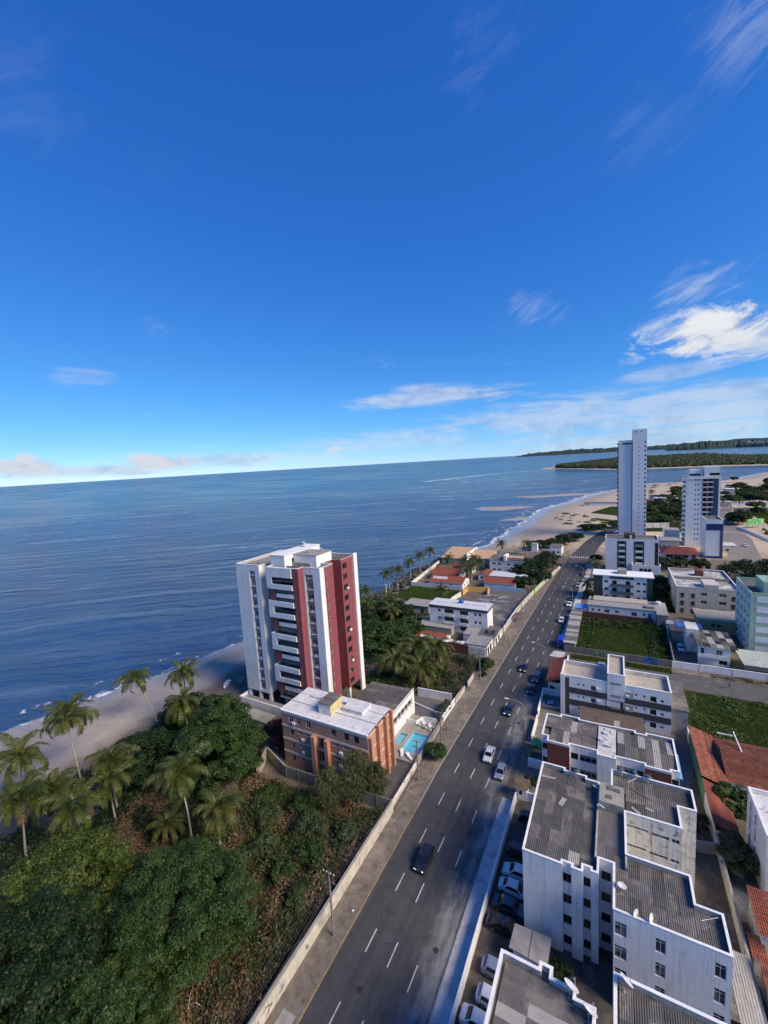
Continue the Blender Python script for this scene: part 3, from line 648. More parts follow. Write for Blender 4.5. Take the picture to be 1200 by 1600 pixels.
    t.l.new(t.math('ADD', t.math('MULTIPLY', foam, 0.5), t.ramp(big, 0, 1, 0.13, 0.20)), b.inputs['Roughness'])
    sw = t.noise(t.scalev(r2, 0.016, 0.115, 1), 1.0, 2, 0.5); rp = t.noise(t.scalev(r2, 0.10, 0.42, 1), 1.0, 5, 0.62)
    h = t.math('ADD', t.math('MULTIPLY', sw, 11.0), t.math('MULTIPLY', rp, 4.6)); h = t.math('ADD', h, t.math('MULTIPLY', st, 1.0))
    bp = t.node('ShaderNodeBump'); bp.inputs['Strength'].default_value = 1.0; bp.inputs['Distance'].default_value = 1.0
    t.l.new(h, bp.inputs['Height']); t.l.new(bp.outputs[0], b.inputs['Normal'])
    return m
SEA = sea_mat()
mb = MB(); mb.quad((-70000, -20000, SEA_Z), (70000, -20000, SEA_Z), (70000, 90000, SEA_Z), (-70000, 90000, SEA_Z)); struct('sea', mb, SEA)

def ground_mat():
    m = bpy.data.materials.new('sand_ground'); m.use_nodes = True; t = NT(m.node_tree); b = t.n['Principled BSDF']
    pos = t.node('ShaderNodeNewGeometry').outputs['Position']; sp = t.node('ShaderNodeSeparateXYZ'); t.l.new(pos, sp.inputs[0])
    n = t.noise(pos, 0.25, 7, 0.65); n2 = t.noise(pos, 2.0, 5, 0.65)
    f = t.math('ADD', t.math('MULTIPLY', n, 0.6), t.math('MULTIPLY', n2, 0.4))
    dry = t.mix(t.ramp(f, 0.32, 0.68), (0.36, 0.285, 0.21), (0.54, 0.44, 0.33))
    dirt = t.mix(t.ramp(f, 0.32, 0.68), (0.085, 0.068, 0.05), (0.17, 0.135, 0.10))
    near = t.ramp(sp.outputs[1], 150, 300); dry = t.mix(near, t.mix(t.ramp(f, 0.32, 0.68), (0.29, 0.25, 0.205), (0.41, 0.355, 0.295)), dry)
    # town soil behind the beach, loose sand on the shore
    far = t.ramp(t.math('ADD', sp.outputs[1], t.math('MULTIPLY', n, 60.0)), 285, 330); left = t.ramp(t.math('ADD', sp.outputs[0], t.math('MULTIPLY', n, 14.0)), -92, -99)
    col = t.mix(t.math('MAXIMUM', far, left), dirt, dry)
    wet = t.ramp(t.math('ADD', sp.outputs[2], t.math('MULTIPLY', t.math('SUBTRACT', t.noise(pos, 0.08, 4, 0.6), 0.5), 0.35)), -0.02, -0.42)
    col = t.mix(t.math('MULTIPLY', wet, 0.8), col, t.mix(t.ramp(f, 0.3, 0.7), (0.25, 0.22, 0.185), (0.34, 0.295, 0.25)))
    t.l.new(col, b.inputs['Base Color'])
    soak = t.ramp(t.math('ADD', sp.outputs[2], t.math('MULTIPLY', t.math('SUBTRACT', t.noise(pos, 0.06, 4, 0.6), 0.5), 0.25)), -0.50, -0.78)
    t.l.new(t.ramp(soak, 0, 1, 0.92, 0.16), b.inputs['Roughness'])
    bp = t.node('ShaderNodeBump'); bp.inputs['Strength'].default_value = 0.35; bp.inputs['Distance'].default_value = 0.12
    t.l.new(t.math('MULTIPLY', t.noise(pos, 1.2, 5, 0.6), t.ramp(soak, 0, 1, 1.0, 0.1)), bp.inputs['Height']); t.l.new(bp.outputs[0], b.inputs['Normal'])
    return m
SAND = ground_mat()
def ground():
    ys = list(range(-1200, -100, 200)) + list(range(-100, 720, 6)) + list(range(720, 1131, 7)); mb = MB(); rd = random.Random(3)
    offs = [(-60, -4.0), (-14, -1.7), (-5, -1.15), (0, -0.90), (4, -0.72), (9, -0.45), (15, -0.18), (21, -0.04), (28, 0.0), (90, 0.0), (400, 0.0), (3000, 0.0), (9000, 0.0)]
    vs = []; fs = []; n = len(offs)
    for y in ys:
        x = shore_x(y); k = 0.55 if 148 < y < 256 else (2.4 if y > 300 else 1.0); j = rd.uniform(-1.0, 1.0)
        for o, z in offs: vs.append((x + (o*k+j if o < 60 else o), y, z))
    for i in range(len(ys)-1):
        for q in range(n-1): fs.append((i*n+q, i*n+q+1, (i+1)*n+q+1, (i+1)*n+q))
    mb.add(vs, fs); o = struct('ground', mb, SAND); o.data.polygons.foreach_set('use_smooth', [True]*len(o.data.polygons))
ground()
def mound(name, cx, cy, a, b, ang, top, m=SAND, seed=1):
    rd = random.Random(seed); mb = MB(); vs = [(cx, cy, top)]; N = 40; rings = 5; ca, sa = math.cos(ang), math.sin(ang)
    wob = [1+0.16*math.sin(3*k*2*PI/N+seed)+0.08*math.sin(7*k*2*PI/N) for k in range(N)]
    for r in range(1, rings+1):
        q = r/rings
        for k in range(N):
            t = 2*PI*k/N; u = a*q*wob[k]*math.cos(t); v = b*q*wob[k]*math.sin(t); vs.append((cx+u*ca-v*sa, cy+u*sa+v*ca, top-(top+1.25)*q**2))
    fs = [(0, 1+k, 1+(k+1) % N) for k in range(N)]
    for r in range(rings-1):
        for k in range(N): a0 = 1+r*N; fs.append((a0+k, a0+N+k, a0+N+(k+1) % N, a0+(k+1) % N))
    mb.add(vs, fs); o = struct(name, mb, m); o.data.polygons.foreach_set('use_smooth', [True]*len(o.data.polygons))
mound('sandbar', -117, 497, 40, 24, 0.35, -0.25, seed=1)
mound('sandbar', -68, 650, 60, 22, 0.62, -0.2, seed=4)
mound('sandbar', -82, 412, 22, 12, 0.9, -0.4, seed=6)
mound('sandbar', -108, 640, 30, 13, 0.5, -0.4, seed=8)

# island across the river mouth and the far coast
ISL_F = [(-262, 1776), (-193, 1740), (-90, 1590), (10, 1430), (83, 1402), (252, 1388), (328, 1354), (600, 1270), (1400, 1150)]
def isl_y(x):
    for (a, ya), (b, yb) in zip(ISL_F, ISL_F[1:]):
        if a <= x <= b: return ya + (yb-ya)*(x-a)/(b-a)
    return ISL_F[-1][1]
def island():
    mb = MB(); xs = [-262, -230, -193, -140, -90, -40, 10, 83, 160, 252, 328, 460, 600, 900, 1400]; vs = []; fs = []
    for x in xs:
        y = isl_y(x); yb = min(3100, 1830 + (x+262)*4.5) if x < 440 else 2040
        for o, z in ((-18, -1.6), (0, -0.9), (10, -0.3), (34, 0.5), (60, 1.0)): vs.append((x, y+o, z))
        vs += [(x, max(y+62, yb-20), 1.0), (x, max(y+80, yb), -1.6)]
    n = 7
    for i in range(len(xs)-1):
        for q in range(n-1): fs.append((i*n+q, i*n+q+1, (i+1)*n+q+1, (i+1)*n+q))
    mb.add([tuple(v) for v in vs], [tuple(reversed(f)) for f in fs]); struct('island', mb, SAND)
island()
HILL_M = mat('hill_forest', (0.022, 0.042, 0.024), 0.35, 0.012, 0.95, patch=(0.10, 0.09, 0.07), patch_scale=0.006, patch_cut=(0.60, 0.66))
def hills(name, pts, depth, seed):
    rd = random.Random(seed); mb = MB(); vs = []; fs = []; P = []
    for (a, b) in zip(pts, pts[1:]):
        for k in range(14): t = k/14; P.append([a[i]+(b[i]-a[i])*t for i in range(3)])
    P.append(list(pts[-1])); prof = [(0.0, -0.05), (0.12, 0.30), (0.3, 0.62), (0.55, 0.92), (0.8, 1.0), (1.1, 0.6), (1.5, 0.0)]
    for i, (x, y, h) in enumerate(P):
        L = math.hypot(x, y)
        for q, hz in prof:
            s = 1+q*depth/L; vs.append((x*s, y*s, -1.5+max(0.0, hz)*h*(1+0.10*math.sin(i*1.3+seed)+0.07*math.sin(i*3.1)+rd.uniform(-.05, .05)) + (hz > 0.1)*rd.uniform(0, 3)))
    n = len(prof)
    for i in range(len(P)-1):
        for q in range(n-1): fs.append((i*n+q, i*n+q+1, (i+1)*n+q+1, (i+1)*n+q))
    mb.add(vs, [tuple(reversed(f)) for f in fs]); return struct(name, mb, HILL_M)
hills('hills', [(640, 7400, 48), (800, 6600, 62), (978, 6350, 92), (1238, 6300, 80), (1420, 5200, 76), (1900, 4600, 80), (3600, 4200, 90)], 900, 2)
hills('far_headland', [(-3100, 15600, 30), (-2600, 15600, 110), (-1176, 15000, 150), (100, 13800, 122), (900, 11500, 95), (1500, 10500, 120), (3200, 9800, 130)], 1600, 5)
def blocks_far():
    rd = random.Random(12); bw = mat('far_white_block', (0.62, 0.60, 0.57), 0.1, 0.02, 0.8); base = [(1238, 6330, 38), (1330, 5750, 36), (1420, 5250, 40)]
    for i in range(26):
        a, b = rd.choice(list(zip(base, base[1:]))); t = rd.random(); q = [a[k]+(b[k]-a[k])*t for k in range(3)]; s = 1+rd.uniform(0.03, 0.06); hh = rd.uniform(12, 26); ww = rd.uniform(10, 20)
        z = q[2]*rd.uniform(0.6, 1.1); x, y = q[0]*s, q[1]*s; m = MB(); m.box(x-ww, x+ww, y-6, y+6, z-30, z+hh); m.box(x-ww*0.4, x+ww*0.4, y-5, y+5, z+hh, z+hh+5)
        solo('far_apartment_block', m, bw, 'tiny pale apartment block on the far wooded hill', 'building', 'pale blocks on the far hill')
blocks_far()
def far_forest():
    rg = np.random.default_rng(5); P = []
    x = rg.uniform(-205, 1150, 15000); 
    yf = np.array([isl_y(v) for v in x]) + np.where(x < -60, 44, 52) + rg.normal(size=len(x))*4
    yb = np.where(x < 440, np.minimum(3060, 1800+(x+262)*4.5), 2010); yb = np.maximum(yb, yf+20)
    tt = rg.random(len(x))**1.7; y = yf + (yb-yf)*tt; h = rg.uniform(7, 15, len(x))*np.where(tt < 0.02, 0.6, 1.0)
    k = 12; n = len(x)*k; idx = np.repeat(np.arange(len(x)), k); d = rand_dirs(rg, n); d[:, 2] = np.abs(d[:, 2])*0.9-0.15
    Pn = np.stack([x[idx], y[idx], h[idx]*0.62], 1) + d*np.stack([h[idx]*0.42, h[idx]*0.42, h[idx]*0.48], 1)
    N = d*0.6+np.array([0, -0.2, 0.5])+rg.normal(size=(n, 3))*0.3; N /= np.linalg.norm(N, axis=1, keepdims=True); U, V = leaf_frames(rg, N, 4.6, 1.3)
    o = bpy.data.objects.new('far_wood', quads_mesh('far_wood', Pn, U, V, LEAF_O)); link(o); tag(o, 'dense green wood of palms covering the sandy island', 'wood', kind='stuff')
far_forest()

# ------------------------------------------------------------------ road
ASPH = None
def asphalt():
    m = bpy.data.materials.new('asphalt'); m.use_nodes = True; t = NT(m.node_tree); b = t.n['Principled BSDF']
    pos = t.node('ShaderNodeNewGeometry').outputs['Position']; sp = t.node('ShaderNodeSeparateXYZ'); t.l.new(pos, sp.inputs[0]); X, Y = sp.outputs[0], sp.outputs[1]
    n = t.noise(pos, 0.5, 6, 0.62); fine = t.noise(pos, 14.0, 3, 0.7); track = t.noise(t.scalev(pos, 1.3, 0.035, 1), 1.0, 5, 0.6)
    f = t.math('ADD', t.math('ADD', t.math('MULTIPLY', n, 0.35), t.math('MULTIPLY', fine, 0.25)), t.math('MULTIPLY', track, 0.4))
    col = t.mix(t.ramp(f, 0.34, 0.66), (0.046, 0.045, 0.046), (0.084, 0.082, 0.081))
    # pale sand dust blown over the right lane
    dz = t.math('MULTIPLY', t.ramp(t.math('ADD', X, t.math('MULTIPLY', t.noise(pos, 0.16, 5, 0.65), 6.0)), -18.4, -15.4), t.math('MULTIPLY', t.ramp(Y, 20, 34), t.ramp(Y, 112, 96)))
    du = t.math('MULTIPLY', dz, t.ramp(t.noise(t.scalev(pos, 0.8, 0.18, 1), 1.0, 8, 0.7), 0.36, 0.62, 0.15, 0.95))
    col = t.mix(du, col, (0.25, 0.24, 0.225))
    pt = t.ramp(t.noise(t.vmath('ADD', pos, (7, 3, 0)), 0.14, 4, 0.55), 0.60, 0.66); col = t.mix(t.math('MULTIPLY', pt, 0.45), col, (0.034, 0.033, 0.034))
    # tar joints
    vo = t.node('ShaderNodeTexVoronoi', feature='DISTANCE_TO_EDGE'); t.l.new(t.scalev(t.vmath('ADD', pos, t.vmath('MULTIPLY', t.noise(pos, 0.6, 3, 0.6, out=1), (2.0, 2.0, 0))), 0.10, 0.06, 1), vo.inputs['Vector']); vo.inputs['Scale'].default_value = 1.0
    cr = t.math('MULTIPLY', t.ramp(vo.outputs[0], 0.006, 0.002), t.ramp(n, 0.45, 0.6)); col = t.mix(t.math('MULTIPLY', cr, 0.7), col, (0.02, 0.02, 0.02))
    t.l.new(col, b.inputs['Base Color']); b.inputs['Roughness'].default_value = 0.82; b.inputs['Specular IOR Level'].default_value = 0.3
    bp = t.node('ShaderNodeBump'); bp.inputs['Strength'].default_value = 0.25; bp.inputs['Distance'].default_value = 0.02; t.l.new(fine, bp.inputs['Height']); t.l.new(bp.outputs[0], b.inputs['Normal'])
    return m
ASPH = asphalt()
CLINE = [(-160, -23.7), (-60, -23.7), (70, -23.7), (110, -22.6), (160, -21.1), (222, -19.2), (263, -16.6), (305, -12.2), (346, -5.0), (390, 7.0), (440, 26.0), (520, 62.0)]
def road_c(y):
    for (a, xa), (b, xb) in zip(CLINE, CLINE[1:]):
        if a <= y <= b:
            return xa + (xb-xa)*(y-a)/(b-a)
    return CLINE[-1][1]
def road_w(y): return 6.3 if y < 225 else max(4.6, 6.3-(y-225)*0.014)
def strip(mb, f0, f1, ya, yb, z, step=4.0):
    n = max(1, int((yb-ya)/step)); vs = []
    for i in range(n+1): y = ya+(yb-ya)*i/n; vs += [(f0(y), y, z), (f1(y), y, z)]
    mb.add(vs, [(2*i, 2*i+1, 2*i+3, 2*i+2) for i in range(n)])
def box_strip(mb, f0, f1, ya, yb, z0, z1, step=4.0):
    n = max(1, int((yb-ya)/step)); vs = []
    for i in range(n+1): y = ya+(yb-ya)*i/n; vs += [(f0(y), y, z0), (f1(y), y, z0), (f1(y), y, z1), (f0(y), y, z1)]
    fs = []
    for i in range(n):
        a = 4*i
        for k in range(4): fs.append((a+k, a+(k+1) % 4, a+4+(k+1) % 4, a+4+k))
    fs += [(3, 2, 1, 0), (4*n, 4*n+1, 4*n+2, 4*n+3)]; mb.add(vs, fs)
mb = MB(); strip(mb, lambda y: road_c(y)-road_w(y), lambda y: road_c(y)+road_w(y), -160, 520, 0.012); ROAD = struct('road', mb, ASPH)
PAINT = mat('road_paint', (0.56, 0.55, 0.52), 0.12, 2.0, 0.8, stain=0.8, stain_col=(0.10, 0.10, 0.10))
DASH = MB().box(-0.07, 0.07, 0, 2.9, 0.0, 0.006).mesh('lane_dash', PAINT)
def dashes():
    per = 8.3
    for k, dx in enumerate((-3.25, -0.05, 3.15)):
        y = (20.4, 28.5-8.3, 27.4-8.3)[k]-8.3
        while y < 262:
            if not (k == 2 and (40 < y < 46 or 56 < y < 60)):
                o = inst('lane_dash', DASH, ROAD, (road_c(y)+dx, y, 0.014)); o.rotation_euler = (0, 0, -math.atan2(road_c(y+2.9)-road_c(y), 2.9)); o.location = (road_c(y)+dx, y, 0.014)
            y += per
dashes()
for x_, y_ in ((-25.6, 33.5), (-19.2, 41.0), (-22.4, 62.0), (-25.2, 84.0), (-18.9, 90.5), (-24.6, 121.0)):
    b_ = MB(); b_.lathe([(0.0, 0.02), (0.34, 0.02), (0.36, 0.0)], 12, (x_, y_, 0.012)); b_.build('manhole_cover', mat('cast_iron', (0.03, 0.03, 0.032), 0.2, 4, 0.7), ROAD)
ZEB = MB().box(-0.24, 0.24, -1.6, 1.6, 0, 0.006).mesh('crossing_bar', PAINT)
for k in range(11):
    o = inst('crossing_bar', ZEB, ROAD, (-22.2+k*1.12, 258.3+k*0.05, 0.016))
KERB_M = mat('kerb_concrete', (0.30, 0.28, 0.24), 0.18, 1.5, 0.9, stain=0.5, stain_col=(0.12, 0.11, 0.10)); KERB_Y = mat('kerb_yellow', (0.27, 0.20, 0.095), 0.25, 2.0, 0.85, stain=0.75, stain_col=(0.15, 0.13, 0.10))
PAVE = mat('sandy_pavement', (0.165, 0.14, 0.112), 0.28, 0.9, 0.92, stain=0.75, stain_col=(0.065, 0.056, 0.045), patch=(0.25, 0.215, 0.17), patch_scale=0.3, patch_cut=(0.48, 0.66), bump=0.4)
PAVE_R = mat('concrete_pavement', (0.50, 0.485, 0.46), 0.14, 0.7, 0.88, stain=0.35, stain_col=(0.17, 0.165, 0.16), patch=(0.38, 0.37, 0.35), patch_scale=0.5, bump=0.15)
KL = lambda y: road_c(y)-road_w(y); KR = lambda y: road_c(y)+road_w(y)
def wall_lx(y): return -33.4 if y < 60 else (-33.4 - 0.8*(y-60)/30 if y < 90 else (-34.2+1.4*(y-90)/70 if y < 160 else -32.8 + 8.0*(y-160)/71))
mb = MB(); box_strip(mb, lambda y: KL(y)-0.16, lambda y: KL(y)+0.0, -100, 60, -0.05, 0.15); struct('kerb', mb, KERB_Y)
mb = MB(); box_strip(mb, lambda y: KL(y)-0.16, lambda y: KL(y)+0.0, 60, 246, -0.05, 0.15); struct('kerb', mb, KERB_M)
mb = MB(); box_strip(mb, lambda y: wall_lx(y), lambda y: KL(y)-0.16, -100, 232, -0.05, 0.135); struct('pavement', mb, PAVE)
mb = MB(); box_strip(mb, lambda y: KR(y), lambda y: KR(y)+0.15, -100, 66, -0.05, 0.15); struct('kerb', mb, KERB_M)
mb = MB(); box_strip(mb, lambda y: KR(y)+0.15, lambda y: -15.0, -100, 68, -0.05, 0.13); struct('pavement', mb, PAVE_R)
mb = MB(); box_strip(mb, lambda y: KR(y)+0.9, lambda y: -14.6 if y < 120 else KR(y)+2.5, 68, 119, -0.05, 0.03); struct('verge', mb, PAVE)
mb = MB(); box_strip(mb, lambda y: KR(y), lambda y: KR(y)+2.3, 134, 250, -0.05, 0.13); struct('pavement', mb, PAVE_R)
# cross street and the second street behind the towers
ASPH2 = mat('worn_asphalt', (0.105, 0.10, 0.095), 0.18, 0.5, 0.9, stain=0.4, stain_col=(0.055, 0.053, 0.05), patch=(0.18, 0.165, 0.145), patch_scale=0.3, patch_cut=(0.55, 0.65))
mb = MB(); mb.sheet([(-17.0, 119.6), (70, 120.5), (70, 128.6), (14, 128.4), (-14.5, 127.0), (-17.0, 127.0)], 0.010); struct('side_street', mb, ASPH2)
mb = MB(); mb.prism([(13.5, 128.5), (70, 128.7), (70, 131.6), (13.5, 131.3)], -0.05, 0.13); struct('pavement', mb, PAVE)
mb = MB(); mb.sheet([(-17.0, 127.0), (-13.0, 126.8), (-13.0, 131), (-16.2, 131)], 0.02); struct('corner_paving', mb, PAVE_R)
mb = MB(); mb.sheet([(51, 262), (64, 262), (74, 330), (76, 372), (84, 440), (98, 500), (90, 502), (74, 440), (64, 372), (58, 320)], 0.012); struct('back_street', mb, mat('back_street_paving', (0.20, 0.185, 0.165), 0.2, 0.4, 0.9, stain=0.35))
for k in range(8):
    o = inst('crossing_bar', ZEB, None, (65.5+k*1.25, 357.5-k*0.6, 0.02)); o['kind'] = 'structure'
mb = MB()

def foam_mat():
    m = bpy.data.materials.new('wave_foam'); m.use_nodes = True; t = NT(m.node_tree); b = t.n['Principled BSDF']; b.inputs['Base Color'].default_value = (0.70, 0.72, 0.74, 1); b.inputs['Roughness'].default_value = 0.8
    a = t.node('ShaderNodeAttribute'); a.attribute_name = 'across'; k = a.outputs['Fac']; pos = t.node('ShaderNodeNewGeometry').outputs['Position']
    w = t.math('ADD', k, t.math('MULTIPLY', t.math('SUBTRACT', t.noise(pos, 0.05, 4, 0.6), 0.5), 0.55)); n = t.noise(pos, 0.35, 6, 0.72)
    f = None
    for c, hw, lo in ((0.80, 0.07, 0.40), (0.52, 0.06, 0.50), (0.25, 0.05, 0.54)):
        q = t.math('MULTIPLY', t.ramp(t.math('ABSOLUTE', t.math('SUBTRACT', w, c)), hw, hw*0.2), t.ramp(n, lo, lo+0.14)); f = q if f is None else t.math('MAXIMUM', f, q)
    f = t.math('MULTIPLY', f, t.math('MULTIPLY', t.ramp(k, 0.0, 0.12), t.ramp(k, 1.0, 0.92)))
    tr = t.node('ShaderNodeBsdfTransparent'); mx = t.node('ShaderNodeMixShader'); t.l.new(f, mx.inputs[0]); t.l.new(tr.outputs[0], mx.inputs[1]); t.l.new(b.outputs[0], mx.inputs[2]); t.l.new(mx.outputs[0], t.n['Material Output'].inputs[0]); return m
def wash():
    mb = MB(); ac = []; vs = []; fs = []; N = 6; ys = list(range(-60, 148, 4)) + list(range(258, 742, 4)); fm = foam_mat()
    for part in (range(-60, 148, 4), range(258, 742, 4)):
        base = len(vs); part = list(part)
        for y in part:
            x = shore_x(y); wd = 16 if y < 200 else 26
            for q in range(N): u = q/(N-1); xx = x-wd*(1-u)+(4.0 if y < 200 else 7.0)*u; vs.append((xx, y, -0.868 if u < 0.8 else -0.80)); ac.append(u if y > 200 else u*0.66)
        for i in range(len(part)-1):
            for q in range(N-1): a = base+i*N+q; fs.append((a, a+1, a+N+1, a+N))
    mb.add(vs, fs); o = mb.build('shore_wash', fm); o['kind'] = 'structure'; at = o.data.attributes.new('across', 'FLOAT', 'POINT'); at.data.foreach_set('value', ac)
wash()
TURF = mat('turf_soil', (0.050, 0.062, 0.022), 0.3, 0.5, 0.95, stain=0.4, stain_col=(0.06, 0.045, 0.025), bump=0.3)
for nm, P in (('turf', [(13.8, 98.8), (60, 98.8), (60, 119.8), (13.8, 119.6)]), ('turf', [(-10.3, 131.9), (14.3, 131.9), (14.9, 162.3), (-10.3, 162.3)]), ('turf', [(-88, 163), (-62, 149), (-60.8, 178.5), (-86, 178.5)]), ('turf', [(96, 385), (200, 370), (220, 448), (100, 462)]), ('turf', [(-19, 452), (40, 402), (58, 500), (-4, 498)])):
    mb = MB(); mb.sheet(P, 0.035); struct(nm, mb, TURF)
# ------------------------------------------------------------------ satellite dish, used on many roofs
def dish_proto():
    d = MB(); prof = [(0.0, 0.0), (0.16, 0.012), (0.32, 0.05), (0.46, 0.11), (0.5, 0.135), (0.46, 0.125), (0.32, 0.065), (0.0, 0.015)]
    d.lathe(prof, 16); a = MB(); a.tube([(0, -0.45, 0.12), (0, -0.2, 0.42), (0, 0, 0.55)], 0.02, 5); a.box(-0.05, 0.05, -0.04, 0.06, 0.5, 0.62)
    p = MB(); p.tube([(0, 0.0, -0.02), (0, 0.12, -0.2)], 0.035, 6)
    mst = MB(); mst.tube([(0, 0, 0), (0, 0, 0.7)], 0.035, 6); mst.box(-0.12, 0.12, -0.12, 0.12, 0, 0.02)
    return d.mesh('reflector', DISH, smooth=True), a.mesh('feed_arm', STEEL), p.mesh('bracket', STEEL), mst.mesh('mast', STEEL)
DISH_ME = dish_proto()
def dish(label, x, y, z, rz, s=1.0, tilt=52, group='satellite dishes on the flat roofs'):
    r = thing('satellite_dish', label, 'satellite dish', (x, y, z), 0.0, group); r.scale = (s, s, s); r.rotation_euler = (0, 0, rz)
    o = bpy.data.objects.new('mast', DISH_ME[3]); link(o, r)
    for nm, me in (('reflector', DISH_ME[0]), ('feed_arm', DISH_ME[1]), ('bracket', DISH_ME[2])):
        o = bpy.data.objects.new(nm, me); link(o, r); o.location = (0, -0.1, 0.8); o.rotation_euler = (math.radians(tilt), 0, 0)
    return r
def water_tank(root, x, y, z, r=0.8, h=1.0, m=None, name='water_tank'):
    b = MB(); b.lathe([(r*0.85, 0), (r, h*0.75), (r, h*0.8), (r*0.75, h), (0.15, h*1.08), (0, h*1.08)], 14, (x, y, z)); return b.build(name, m or BLUE_TANK, root, smooth=False)

# ------------------------------------------------------------------ near four-storey white blocks (right of the road)
FL4 = [(0.95, 2.15), (3.75, 4.95), (6.55, 7.75), (9.35, 10.55)]
def strips(cols, style='dark'):
    return [(a, b, z0, z1, style) for a, b in cols for z0, z1 in FL4]
def white_block():
    r = thing('white_apartment_block', 'white tiled four storey block with stepped parapets and grey corrugated roofs beside the car park', 'apartment block', (-9.8, 47.5, 0), 0, 'white four storey blocks')
    ZR = 11.35; ZT = 12.0
    poly = [(-9.8, 47.5), (-5.3, 47.5), (-5.3, 47.95), (-4.3, 47.95), (-4.3, 47.5), (-3.1, 47.5), (-3.1, 48.4), (-2.3, 48.4), (-2.3, 48.0), (-1.5, 48.0), (-1.5, 50.1), (0.0, 50.1), (0.0, 44.5), (9.9, 44.5), (9.9, 48.7), (7.6, 48.7), (7.6, 52.1),
            (1.4, 52.1), (1.4, 58.8), (7.6, 58.8), (7.6, 62.6), (9.6, 62.6), (9.6, 66.6), (-0.3, 66.6), (-0.3, 62.6), (-1.8, 62.6), (-1.8, 63.0), (-3.5, 63.0), (-3.5, 63.6), (-6.5, 63.6), (-6.5, 64.1), (-9.8, 64.1)]
    wl = MB(); old = MB()
    W = {2: [(0.1, 0.9, a, b, 'dark') for a, b in FL4], 6: [(0.02, 0.78, a, b, 'dark') for a, b in FL4], 10: [(0.25, 1.25, a, b, 'dark') for a, b in FL4],
         12: [(0.12, 1.25, a-0.25, b+0.15, 'slide') for a, b in FL4] + [(3.75, 4.65, a-0.25, b+0.15, 'slide') for a, b in FL4] + [(8.55, 9.45, a-0.25, b+0.15, 'slide') for a, b in FL4],
         31: [(2.0, 3.2, a, b, 'slide') for a, b in FL4] + [(8.0, 9.4, a, b, 'slide') for a, b in FL4] + [(12.0, 13.4, a, b, 'slide') for a, b in FL4],
         18: [(0.1, 2.6, 9.9, 10.25, 'ribbon'), (2.9, 4.9, 9.7, 10.2, 'ribbon'), (5.1, 6.0, 9.6, 10.2, 'ribbon'), (0.1, 2.4, 7.1, 7.45, 'ribbon'), (2.7, 4.8, 6.9, 7.3, 'ribbon'), (5.0, 6.0, 6.8, 7.3, 'ribbon'), (0.3, 2.4, 4.3, 4.7, 'ribbon'), (2.8, 4.8, 4.2, 4.6, 'ribbon')]}
    W[2] = [(0.03, 0.97, a, b, 'dark') for a, b in FL4]
    n = len(poly)
    for i in range(n):
        p0, p1 = poly[i], poly[(i+1) % n]; L = math.hypot(p1[0]-p0[0], p1[1]-p0[1])
        wi = [q for q in W.get(i, []) if q[1] <= L]
        facade(r, old if i in (17, 18, 19, 20, 21) else wl, p0, p1, 0, ZT, wi, 0.16)
    wl.build('wall', W_TILE, r); old.build('weathered_wall', W_OLD, r)
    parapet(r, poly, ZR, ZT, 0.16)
    # roof sheets, wing by wing
    sheet_roof(r, -9.55, -3.6, 48.0, 63.4, ZR+0.12, 'y', mats=(FIBRO_D, FIBRO_D, FIBRO_D, FIBRO), odd=(FIBRO_L,), p_odd=0.06, seed=3, nw=5, nl=7, pitch=0.22)
    sheet_roof(r, -3.6, -1.98, 48.7, 62.3, ZR+0.02, 'x', mats=(FIBRO_D,), odd=(FIBRO,), p_odd=0.25, seed=4, pitch=0.22)
    sheet_roof(r, -1.75, 1.2, 50.4, 58.5, ZR-0.1, 'y', mats=(FIBRO_D,), odd=(FIBRO,), seed=5, p_odd=0.2)
    sheet_roof(r, 1.45, 7.35, 44.8, 51.85, ZR+0.10, 'y', mats=(FIBRO, FIBRO, FIBRO_D), odd=(FIBRO_L,), p_odd=0.03, seed=6, pitch=0.2)
    sheet_roof(r, 0.25, 1.45, 44.8, 50.1, ZR+0.14, 'y', mats=(FIBRO_L, FIBRO), seed=7, pitch=0.2)
    sheet_roof(r, 7.4, 9.65, 44.8, 48.4, ZR+0.10, 'y', mats=(FIBRO,), seed=8, pitch=0.2)
    sheet_roof(r, 1.5, 7.4, 59.1, 66.35, ZR+0.10, 'y', mats=(FIBRO, FIBRO_D, FIBRO), odd=(FIBRO_L,), p_odd=0.04, seed=9, pitch=0.22)
    sheet_roof(r, -0.05, 1.5, 62.8, 66.35, ZR+0.10, 'y', mats=(FIBRO,), seed=10, pitch=0.22)
    sheet_roof(r, 7.4, 9.35, 62.9, 66.35, ZR+0.10, 'y', mats=(FIBRO_D,), seed=11, pitch=0.22)
    # raised concrete tank room between the wings
    t = MB(); t.prism([(-1.75, 58.8), (1.25, 58.8), (1.25, 62.5), (-1.75, 62.5)], ZR, 12.55); tk = t.build('tank_room', CONC_W, r)
    
    for hx, hy in ((-0.9, 59.6), (0.1, 61.2), (-0.8, 61.3)): h = MB(); h.box(hx, hx+0.7, hy, hy+0.65, 12.55, 12.66); h.build('hatch', CONC_D, tk)
    # low internal ledges seen as dark edges between the roofs
    e = MB(); e.box(-1.98, -1.78, 50.2, 62.3, ZR, ZR+0.55); e.box(1.22, 1.42, 50.3, 58.7, ZR, ZR+0.5); e.build('roof_kerb', W_PARA, r)
    return r
WB = white_block()
